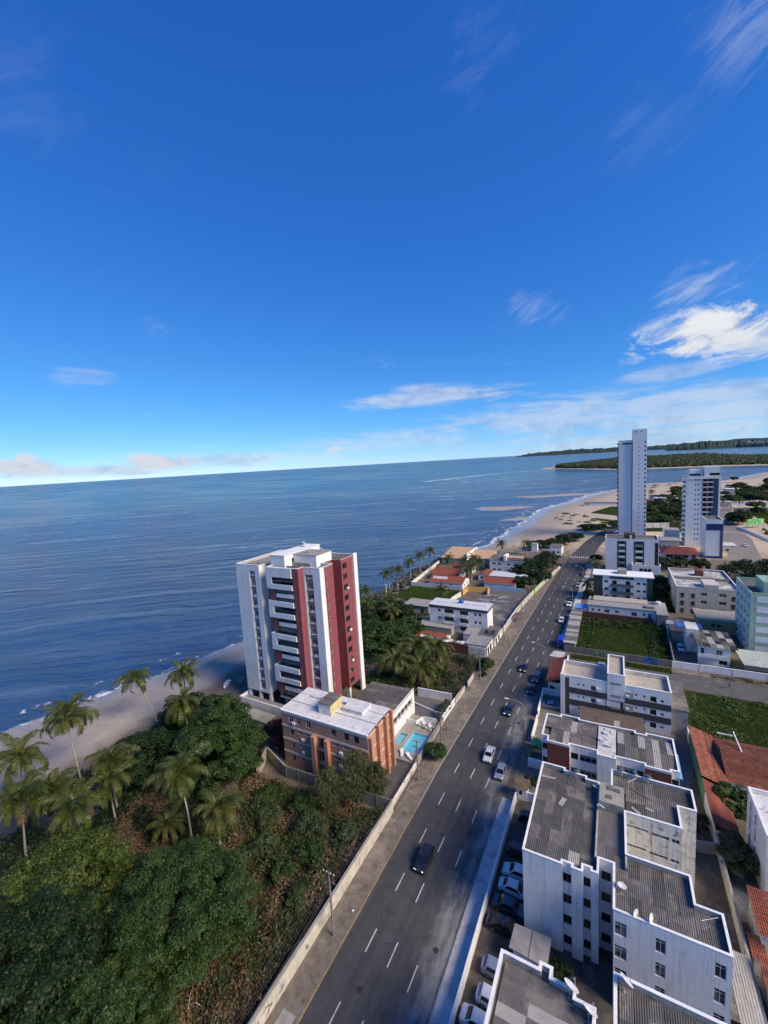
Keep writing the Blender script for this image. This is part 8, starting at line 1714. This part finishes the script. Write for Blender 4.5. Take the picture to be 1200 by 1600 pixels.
# overgrown lot between tower and brick wall
GP = 'palms in the overgrown lot'
palm('palm with long fronds beside the red tower', -53.5, 97.5, 5.6, (0.2, 0.2), 1.2, 20, 21, GP); palm('low wide palm in the middle of the overgrown lot', -45.6, 98.0, 4.6, (0, 0), 1.3, 20, 22, GP); palm('palm at the back of the overgrown lot', -50.5, 106.5, 6.2, (0, 0), 1.2, 20, 23, GP); palm('young palm by the maroon wall', -46.0, 110.0, 5.0, (0, 0), 1.1, 18, 24, GP)
def banana(label, x, y, n, h, seed):
    rd = random.Random(seed); root = thing('banana_plant', label, 'banana plant', (x, y, 0), 0, GP); m = leaf_mat('banana_leaf', (0.05, 0.09, 0.015), (0.10, 0.15, 0.03), (0.20, 0.22, 0.07), 0.3)
    for i in range(n):
        a = i*2.4+rd.uniform(-.3, .3); el = rd.uniform(0.6, 1.3); L = h*rd.uniform(0.6, 1.0); b = MB(); vs = []; bx, by = rd.uniform(-1.3, 1.3), rd.uniform(-1.0, 1.0); N = 7
        for k in range(N):
            t = k/(N-1); d = L*t; ee = el-1.5*t*t; rr = L*(math.sin(el)*0 + t)*math.cos(el)*1.0; z = 0.5+L*t*math.sin(el)-0.9*L*0.35*t**3; w = 0.34*math.sin(PI*min(1, 0.12+0.86*t)); c = Vector((bx+math.cos(a)*rr, by+math.sin(a)*rr, z)); sd = Vector((-math.sin(a), math.cos(a), 0))
            vs += [c-sd*w+Vector((0, 0, 0.10*w)), c, c+sd*w+Vector((0, 0, 0.10*w))]
        fs = []
        for k in range(N-1): q = 3*k; fs += [(q, q+1, q+4, q+3), (q+1, q+2, q+5, q+4)]
        b.add(vs, fs); o = bpy.data.objects.new('leaf', b.mesh('leaf', m)); link(o, root)
banana('clump of pale banana plants beside the maroon wall', -42.5, 103.5, 34, 5.2, 3)
tree('broadleaf_tree', 'wide dark tree behind the red tower', -66.0, 112.0, 8.6, 9.5, 9.0, 5.0, 22000, 0.44, LEAF_M, 25, group='trees in the overgrown lot', clumps=110, crad=0.2, shell=0.7)
tree('broadleaf_tree', 'dark tree toward the sea behind the red tower', -82.0, 122.0, 8.0, 9.0, 10.0, 4.6, 18000, 0.46, LEAF_D, 26, group='trees in the overgrown lot', clumps=100, crad=0.22)
tree('broadleaf_tree', 'dark tree beside the grey hut at the lawn', -76.0, 136.0, 7.4, 7.5, 8.0, 4.2, 14000, 0.46, LEAF_D, 27, group='trees in the overgrown lot', clumps=90, crad=0.22)
tree('broadleaf_tree', 'low dense tree by the red tiled small house', -62.0, 124.0, 6.6, 5.0, 6.0, 3.6, 9000, 0.42, LEAF_M, 28, group='trees in the overgrown lot', clumps=70, crad=0.24)
tree('broadleaf_tree', 'sparse tree on the sea wall slope behind the tower', -90.0, 138.0, 6.0, 5.0, 7.0, 3.2, 8000, 0.44, LEAF_O, 29, group='trees in the overgrown lot', clumps=60)
tree('leafy_bush', 'dark bushy mass at the back of the overgrown lot', -55.0, 113.5, 4.6, 5.0, 3.2, 2.2, 6000, 0.38, LEAF_D, 30, 'bush', clumps=50)
tree('bare_shrub', 'grey tangled shrub at the end of the maroon wall', -36.4, 112.5, 3.6, 1.8, 1.8, 1.5, 1500, 0.14, mat('grey_twigs', (0.10, 0.09, 0.08), 0.3, 3, 0.9), 31, 'shrub', clumps=30, crad=0.3)
# palms along the sea wall and the beach houses
GS = 'palms along the sea wall'
for i, (x, y, h, lx, lb) in enumerate(((-92.5, 168, 8.6, -1.5, 'palm of the leaning pair at the rocky sea wall, outer one'), (-90.0, 171, 9.8, 0.5, 'palm of the leaning pair at the rocky sea wall, inner one'), (-92.0, 190, 9.0, -0.5, 'palm of the tight trio at the garden wall, in front'), (-92.0, 202, 10.0, 0.3, 'palm of the tight trio at the garden wall, taller one'), (-89.5, 208, 11.0, 1.2, 'palm of the tight trio at the garden wall, tallest one'),
        (-77.5, 206.5, 8.0, 0, 'palm in front of the salmon roofs'), (-68.0, 205, 7.4, 0, 'palm beside the small red roofed house'), (-64.0, 207, 8.4, 0.3, 'taller palm beside the small red roofed house'), (-62.0, 197, 7.0, 0, 'palm between the beach houses'), (-60.0, 202, 8.2, 0.2, 'second palm between the beach houses'), (-63.0, 192.5, 5.8, 0, 'short palm in the beach house yard'),
        (-63.0, 158.0, 6.2, 0, 'palm on the lawn behind the white three storey block'), (-61.0, 255, 7.0, 0, 'palm on the sand behind the white hotel'), (-46.5, 258, 7.0, 0, 'second palm on the sand behind the white hotel'), (-95.5, 150, 5.0, 0, 'low palm at the sea wall behind the tower'), (-83, 130.5, 7.0, 0.5, 'palm standing above the dark trees near the hut'), (-78.5, 141, 6.6, 0.2, 'palm by the grey hut'), (-71.5, 129, 6.6, 0, 'palm in the thicket near the grey board'))):
    far_palm(lb, x, y, h, i, GS, (lx, 0.2), 0.95 if i < 14 else 1.05)
# roadside and far trees, one crown shared by alike ones
GR = 'trees beyond the beach houses'
def far_tree(lb, x, y, h, r, seed, m=LEAF_D, g=GR, name='broadleaf_tree', n=4200, leaf=0.62): return tree(name, lb, x, y, h, r, r*0.95, min(h*0.48, r*0.62), n, leaf, m, 100+seed % 3, group=g, key=('far', seed % 3, round(r), m.name, round(h)), rot=seed*1.1, clumps=60, crad=0.26)
for i, (x, y, h, r, lb) in enumerate(((-34.0, 216, 8.5, 8.0, 'large dark tree by the road in front of the white hotel'), (-30.5, 226, 8.6, 7.6, 'large dark tree overhanging the road bend'), (-31.0, 203, 5.4, 4.6, 'round tree behind the light green wall'), (-36.0, 190, 5.6, 4.6, 'tree at the end of the pale blue wall'), (-40.5, 206, 6.5, 5.0, 'tree behind the long white roof'), (-43.0, 276, 5.0, 6.0, 'dark low tree on the sand beside the narrow white house'), (-33.5, 283, 5.6, 6.0, 'dark tree at the far pavement beyond the hotel'), (-29.0, 296, 5.6, 6.6, 'dark beach tree near the road bend'), (-24.5, 308, 5.0, 5.6, 'spreading beach tree at the road bend'),
        (-17.5, 352, 3.6, 7.6, 'flat spreading tree on the dune by the bend'), (-9.0, 357, 3.4, 4.6, 'low shrubby tree on the dune'), (2.0, 366, 5.0, 6.0, 'dark tree behind the tall tower foot'))): far_tree(lb, x, y, h, r, i)
GQ = 'trees among the right hand blocks'
for i, (x, y, h, r, lb) in enumerate(((17.5, 196, 5.5, 3.6, 'tree between the green ended block and the beige block'), (16.0, 205, 6.2, 3.8, 'tree behind the green ended block'), (20.5, 240, 6.0, 4.4, 'dark tree in front of the red roof hall'), (28.0, 246, 5.4, 4.6, 'wide dark tree below the red roof hall'), (36.0, 244, 5.4, 4.2, 'dark tree between hall and navy capped block'), (49.0, 228, 8.5, 8.6, 'large dark tree behind the beige block'), (60.0, 232, 9.0, 9.0, 'very large dark tree beside the green striped block'), (70.0, 244, 8.0, 8.0, 'large dark tree towards the second street'), (-8.5, 244, 5.0, 2.6, 'small dark tree beside the five storey block'), (-6.0, 214, 4.0, 2.2, 'small tree on the verge of the green ended block'), (-9.2, 184, 3.6, 1.8, 'pale flowering shrub on the verge by the blue roof'))): far_tree(lb, x, y, h, r, i+20, g=GQ)
for i, (x, y, h) in enumerate(((-7.5, 222, 5.5), (-9.5, 228, 5.0), (-10.2, 190, 4.6))): far_palm(('palm on the verge of the five storey block', 'small palm near the pedestrian crossing', 'bushy palm on the verge opposite the light green wall')[i], x, y, h, i, 'palms on the right verge', (0, 0), 0.8)
rdv = random.Random(31); GW = 'far trees behind the towers'
labels_w = ('dark far tree among the low houses behind the towers', 'dark far tree at the edge of the second street', 'far tree in the wood beyond the long white roof')
cnt = 0
for (x0, x1, y0, y1, n, lb) in ((88, 175, 520, 640, 34, 2), (78, 92, 382, 420, 5, 1), (30, 62, 395, 470, 9, 0), (86, 110, 250, 350, 12, 1), (92, 130, 380, 450, 0, 1), (150, 260, 640, 900, 14, 2), (60, 110, 560, 640, 8, 2), (100, 190, 420, 448, 4, 1), (20, 32, 372, 388, 3, 0)):
    for _ in range(n): far_tree(labels_w[lb], rdv.uniform(x0, x1), rdv.uniform(y0, y1), rdv.uniform(5, 9), rdv.choice((5.0, 7.0)), cnt, rdv.choice((LEAF_D, LEAF_D, LEAF_M)), GW, n=2600, leaf=0.8); cnt += 1
for i in range(16): far_palm('palm rising above the far low houses', rdv.uniform(14, 110), rdv.uniform(470, 620), rdv.uniform(7, 11), i, 'palms among the far houses', (rdv.uniform(-1, 1), 0), 1.1)
far_palm('single palm in the green field between the two towers', 27, 392, 10.5, 2, 'palms among the far houses', (0.4, 0), 1.1)

# undergrowth, grass and dune scrub: nobody could count them
def scatter(name, label, cat, polyf, n, size, hgt, m, seed, upright=True, clump=None, zf=0.0, long=2.2):
    rg = np.random.default_rng(seed); P = polyf(rg, n); n = len(P); z = rg.uniform(0.05, 1, n)**1.3*hgt*clump(P) if clump else rg.uniform(0.05, 1, n)**1.3*hgt
    Q = np.stack([P[:, 0], P[:, 1], z+zf], 1); N = rand_dirs(rg, n)
    if upright: N[:, 2] *= 0.35; N /= np.linalg.norm(N, axis=1, keepdims=True); U = np.stack([rg.normal(size=n)*0.35, rg.normal(size=n)*0.35, np.ones(n)], 1); U /= np.linalg.norm(U, axis=1, keepdims=True); V = np.cross(N, U); V /= np.linalg.norm(V, axis=1, keepdims=True)+1e-6; s = size*rg.uniform(0.6, 1.3, (n, 1)); U = U*s*long*0.5; V = V*s*0.3
    else: N[:, 2] = np.abs(N[:, 2])+0.3; N /= np.linalg.norm(N, axis=1, keepdims=True); U, V = leaf_frames(rg, N, size, 1.6)
    o = bpy.data.objects.new(name, quads_mesh(name, Q, U, V, m)); link(o); tag(o, label, cat, kind='stuff')
def rect(x0, x1, y0, y1): return lambda rg, n: np.stack([rg.uniform(x0, x1, n), rg.uniform(y0, y1, n)], 1)
def quad_area(a, b, c, d):
    def f(rg, n): s, t = rg.random(n), rg.random(n); a_, b_, c_, d_ = map(np.array, (a, b, c, d)); s = s[:, None]; t = t[:, None]; return (a_*(1-s)+b_*s)*(1-t)+(d_*(1-s)+c_*s)*t
    return f
def bumps(sc_, lo=0.15, seed=0):
    def f(P):
        rg = np.random.default_rng(900+seed); x0, y0 = P.min(0)-2; x1, y1 = P.max(0)+2; cell = 2.6/max(sc_, 0.05)**0.9*0.45; k = int(min(420, max(20, (x1-x0)*(y1-y0)/(cell*cell)*0.55)))
        cx = rg.uniform(x0, x1, k); cy = rg.uniform(y0, y1, k); rr = cell*rg.uniform(0.35, 1.1, k); hh = rg.uniform(0.35, 1.25, k); out = np.zeros(len(P))
        for a, b_, r, h in zip(cx, cy, rr, hh): d = ((P[:, 0]-a)**2+(P[:, 1]-b_)**2)/(r*r); out = np.maximum(out, h*np.exp(-d*0.9))
        return np.clip(out, lo, 1.3)
    return f
def masked(base, sc_, cut, seed):
    def f(rg, n): P = base(rg, int(n*2.2)); k = bumps(sc_, 0, seed)(P)+rg.normal(size=len(P))*0.12; return P[k > cut][:n]
    return f
BR = quad_area((-55, 20), (-33.8, 12), (-33.9, 56), (-64, 53)); CL = quad_area((-82, 30), (-55, 30), (-58, 47), (-76, 44))
scatter('green_undergrowth', 'tangle of green scrub in the vacant lot by the graffitied wall', 'undergrowth', masked(BR, 0.42, 0.55, 1), 36000, 0.26, 3.2, LEAF_O, 1, False, bumps(0.42, 0.05, 1))
scatter('green_undergrowth', 'bright green scrub patches between the dry brush', 'undergrowth', masked(BR, 0.5, 0.62, 4), 20000, 0.24, 2.8, LEAF_L, 2, False, bumps(0.5, 0.1, 4))
scatter('dry_undergrowth', 'brown dry brush covering the vacant lot', 'undergrowth', BR, 95000, 0.25, 1.9, LEAF_B, 3, False, bumps(0.6, 0.08, 2))
scatter('dry_undergrowth', 'brown dry leaves in the clearing among the palms', 'undergrowth', CL, 26000, 0.24, 0.7, LEAF_B, 4, False, bumps(0.5, 0.2, 3))
scatter('green_undergrowth', 'dark low undergrowth beneath the grove', 'undergrowth', masked(quad_area((-92, 8), (-40, 8), (-70, 66), (-97, 60)), 0.35, 0.35, 5), 40000, 0.34, 2.2, LEAF_D, 5, False, bumps(0.35, 0.1, 5))
LOT = quad_area((-56, 92.8), (-35.0, 93), (-34.6, 117.5), (-62, 117.5))
scatter('green_undergrowth', 'weeds filling the overgrown lot below the maroon wall', 'undergrowth', masked(LOT, 0.45, 0.35, 6), 36000, 0.26, 1.6, LEAF_O, 6, False, bumps(0.45, 0.1, 6)); scatter('dry_undergrowth', 'dry brush in the overgrown lot below the maroon wall', 'undergrowth', LOT, 22000, 0.22, 0.6, LEAF_B, 7, False, bumps(0.6, 0.2, 7))
scatter('green_undergrowth', 'scrub on the slope between the red tower and the lawn', 'undergrowth', masked(quad_area((-95, 92), (-56, 92), (-62, 146), (-93, 158)), 0.3, 0.3, 8), 46000, 0.4, 2.4, LEAF_M, 8, False, bumps(0.3, 0.1, 8))
scatter('grass', 'green grass of the lot behind the clay roofed houses', 'grass', rect(13.8, 60, 98.8, 119.6), 90000, 0.20, 0.45, GRASS_M, 9, True, bumps(0.6, 0.45, 9))
scatter('grass', 'dark green weeds in the lot beside the banded block', 'grass', masked(rect(13.9, 60, 99, 119.4), 0.35, 0.4, 10), 40000, 0.26, 0.8, GRASS_M, 10, False, bumps(0.35, 0.2, 10))
scatter('grass', 'rough grass in the walled lot with spray painted lettering', 'grass', rect(-10.2, 14.2, 132.0, 162), 60000, 0.22, 0.5, GRASS_M, 11, True, bumps(0.5, 0.4, 11)); scatter('grass', 'dark bushes along the walls of the lettered lot', 'grass', lambda rg, n: np.concatenate([rect(-9.8, 14, 155, 162)(rg, n//2), rect(-10, -6, 133, 158)(rg, n//4), rect(9, 14.2, 133, 158)(rg, n//4)]), 22000, 0.32, 1.5, LEAF_M, 12, False, bumps(0.7, 0.1, 12))
scatter('grass', 'grass strip outside the lettered wall along the side street', 'grass', rect(-11, 13.5, 127.6, 130.4), 12000, 0.2, 0.4, GRASS_M, 13, True, bumps(0.9, 0.2, 13)); scatter('grass', 'green lawn by the sea wall beside the beach houses', 'grass', quad_area((-88, 163), (-62, 150), (-60.8, 178), (-86, 178.5)), 50000, 0.26, 0.35, GRASS_M, 14, True)
scatter('grass', 'grass on the verge in front of the side street wall', 'grass', rect(22, 60, 128.9, 131.2), 9000, 0.2, 0.35, LEAF_O, 15, True, bumps(0.9, 0.2, 15))
scatter('grass', 'wide green field beyond the tall tower', 'grass', quad_area((-20, 452), (40, 400), (58, 500), (-4, 498)), 60000, 0.55, 0.5, GRASS_M, 16, True); scatter('grass', 'green field beside the second street', 'grass', quad_area((96, 385), (200, 370), (220, 448), (100, 462)), 60000, 0.55, 0.5, GRASS_M, 17, True); scatter('grass', 'scrub around the billboard below the towers', 'grass', quad_area((4, 352), (56, 352), (60, 400), (10, 400)), 36000, 0.6, 1.3, LEAF_O, 18, False, bumps(0.2, 0.1, 18))
scatter('dune_scrub', 'low dry scrub patches on the dune', 'scrub', masked(quad_area((-50, 380), (-18, 370), (-24, 455), (-48, 450)), 0.22, 0.86, 19), 9000, 0.5, 0.5, LEAF_O, 19, False); scatter('dune_scrub', 'grass patch on the dune near the flat spreading tree', 'scrub', masked(quad_area((-22, 376), (0, 376), (2, 410), (-26, 430)), 0.2, 0.7, 20), 12000, 0.45, 0.4, GRASS_M, 20, True)
scatter('green_undergrowth', 'green shrubs along the second street', 'undergrowth', masked(quad_area((78, 280), (130, 270), (140, 372), (88, 372)), 0.2, 0.4, 21), 30000, 0.6, 2.0, LEAF_M, 21, False, bumps(0.2, 0.1, 21)); scatter('green_undergrowth', 'shrubs between the right hand blocks', 'undergrowth', masked(rect(13.5, 19, 178, 226), 0.4, 0.3, 22), 14000, 0.45, 2.0, LEAF_M, 22, False, bumps(0.4, 0.1, 22))
def riprap():
    rd_ = random.Random(4); b = MB()
    for k in range(620):
        y = rd_.uniform(146, 258); x = shore_x(y)+rd_.uniform(-1.5, 7.5); s = rd_.uniform(0.5, 1.3); z = -0.9+(x-shore_x(y))*0.14; c = Vector((x, y, z))
        b.obox(c, Vector((rd_.uniform(.4, 1), rd_.uniform(-.5, .5), rd_.uniform(-.3, .3)))*s, Vector((rd_.uniform(-.4, .4), rd_.uniform(.4, .9), rd_.uniform(-.3, .3)))*s, Vector((rd_.uniform(-.3, .3), rd_.uniform(-.3, .3), .6))*s)
    solo('boulders', b, mat('dark_rock', (0.075, 0.068, 0.06), 0.3, 0.8, 0.85, island=0.4, bump=0.4), 'dark boulders heaped along the sea wall', 'boulders', kind='stuff')
riprap()
def leaf_litter_branch(x, y, L, a, k): b = MB(); b.tube([(x, y, 0.5), (x+L*0.5*math.cos(a), y+L*0.5*math.sin(a), 1.0), (x+L*math.cos(a), y+L*math.sin(a), 0.7)], [0.06, 0.05, 0.03], 5); solo('dead_branch', b, PALM_BARK, 'pale dead branch lying in the dry brush', 'branch', 'dead branches in the dry brush')
for k in range(14): leaf_litter_branch(rdv.uniform(-42, -35), rdv.uniform(22, 42), rdv.uniform(1.5, 3.2), rdv.uniform(0, 6.28), k)
def boat(label, x, y, rz, m):
    r = thing('boat', label, 'boat', (x, y, 0.0), 0, 'small boats by the tower terrace'); r.rotation_euler = (0, 0, rz); b = MB(); secs = []
    for k in range(7): t = k/6; yv = -2.2+4.4*t; w = 0.75*math.sin(PI*min(1, 0.12+0.75*t)) ; secs.append([(-w, yv, 0.75), (-w*0.7, yv, 0.3), (0, yv, 0.15), (w*0.7, yv, 0.3), (w, yv, 0.75), (w*0.85, yv, 0.72), (w*0.5, yv, 0.4), (-w*0.5, yv, 0.4), (-w*0.85, yv, 0.72)])
    smooth_loft(b, secs); o = bpy.data.objects.new('hull', b.mesh('hull', m)); link(o, r)
    for yv in (-0.8, 0.7): b = MB(); b.box(-0.6, 0.6, yv-0.12, yv+0.12, 0.6, 0.65); o = bpy.data.objects.new('thwart', b.mesh('thwart', TIMBER)); link(o, r)
boat('white rowing boat on the sand beside the red tower', -96.5, 76.0, 0.5, PLASTIC_W); boat('grey rowing boat beside the white one', -94.0, 78.5, 0.7, CONC)

scatter('dry_grass', 'tufts of tall dry grass between the brush of the vacant lot', 'grass', BR, 26000, 0.34, 0.7, LEAF_F, 31, True, bumps(0.8, 0.15, 31), long=3.0)

for i in range(16):
    x = 88+(i*37 % 110)+rdv.uniform(-4, 4); y = 505+(i*53 % 190)+rdv.uniform(-6, 6); w_ = rdv.uniform(8, 16)
    flat_house('low_house', 'small low house with a pale or red roof scattered among the far trees', x, x+w_, y, y+rdv.uniform(7, 12), rdv.uniform(3, 5), W_PAINT if i % 3 else CREAM, (METAL_R, CLAY_N, CLAY, FIBRO_L)[i % 4], 'far houses among the trees', {0: [(1.0, 2.4, 0.9, 2.0, 'dark'), (3.6, 5.0, 0.9, 2.0, 'dark')]}, 0.4)
for i in range(46): far_tree(labels_w[2], 70+rdv.random()*150, 470+rdv.random()*240, rdv.uniform(5, 9), rdv.choice((5.0, 7.0)), i, rdv.choice((LEAF_D, LEAF_D, LEAF_M)), GW, n=2600, leaf=0.8)
for i in range(10): far_tree(labels_w[0], 22+rdv.random()*40, 505+rdv.random()*70, rdv.uniform(4, 7), 5.0, i, LEAF_D, GW, n=2600, leaf=0.8)

for i, (x, y, h, r, m_, lb) in enumerate(((-43.5, 47.5, 3.2, 2.6, LEAF_O, 'wide olive bush in the vacant lot below the wispy casuarinas'), (-47.5, 50.5, 2.8, 2.2, LEAF_L, 'green bush at the foot of the dark block wall'), (-40.5, 44.0, 2.6, 2.0, LEAF_L, 'bright green bush halfway down the vacant lot'), (-51.5, 46.0, 2.6, 2.3, LEAF_O, 'olive bush beside the dry clearing'), (-37.6, 49.0, 2.8, 1.9, LEAF_O, 'bush close to the upper end of the graffitied wall'), (-48.5, 41.5, 2.4, 2.1, LEAF_O, 'bush behind the wide feathery tree'), (-55.5, 49.5, 2.6, 2.0, LEAF_L, 'bush near the mossy wall corner'), (-38.5, 38.0, 2.0, 1.6, LEAF_O, 'low bush beside the feathery tree and the wall'), (-43.0, 39.5, 2.2, 1.8, LEAF_L, 'leafy bush at the edge of the feathery tree'))):
    tree('leafy_bush', lb, x, y, h, r, r*0.9, h*0.42, 4200, 0.2, m_, 60+i, 'bush', 'bushes in the vacant lot', clumps=44, crad=0.32)

for i in range(26): far_tree(labels_w[0], 8+rdv.random()*56, 452+rdv.random()*70, rdv.uniform(4, 7), rdv.choice((4.0, 5.0)), i, rdv.choice((LEAF_D, LEAF_M)), GW, n=2600, leaf=0.8)
for i in range(9):
    x = 12+(i*29 % 60)+rdv.uniform(-3, 3); y = 508+(i*41 % 70); flat_house('low_house', 'low beach house with a plain roof beyond the green field', x, x+rdv.uniform(7, 12), y, y+rdv.uniform(6, 9), rdv.uniform(3, 4.5), W_PAINT if i % 2 else CREAM, (FIBRO, METAL_R, CLAY_N)[i % 3], 'beach houses beyond the field', {0: [(1.0, 2.4, 0.9, 2.0, 'dark'), (3.6, 5.0, 0.9, 2.0, 'dark')]}, 0.4)
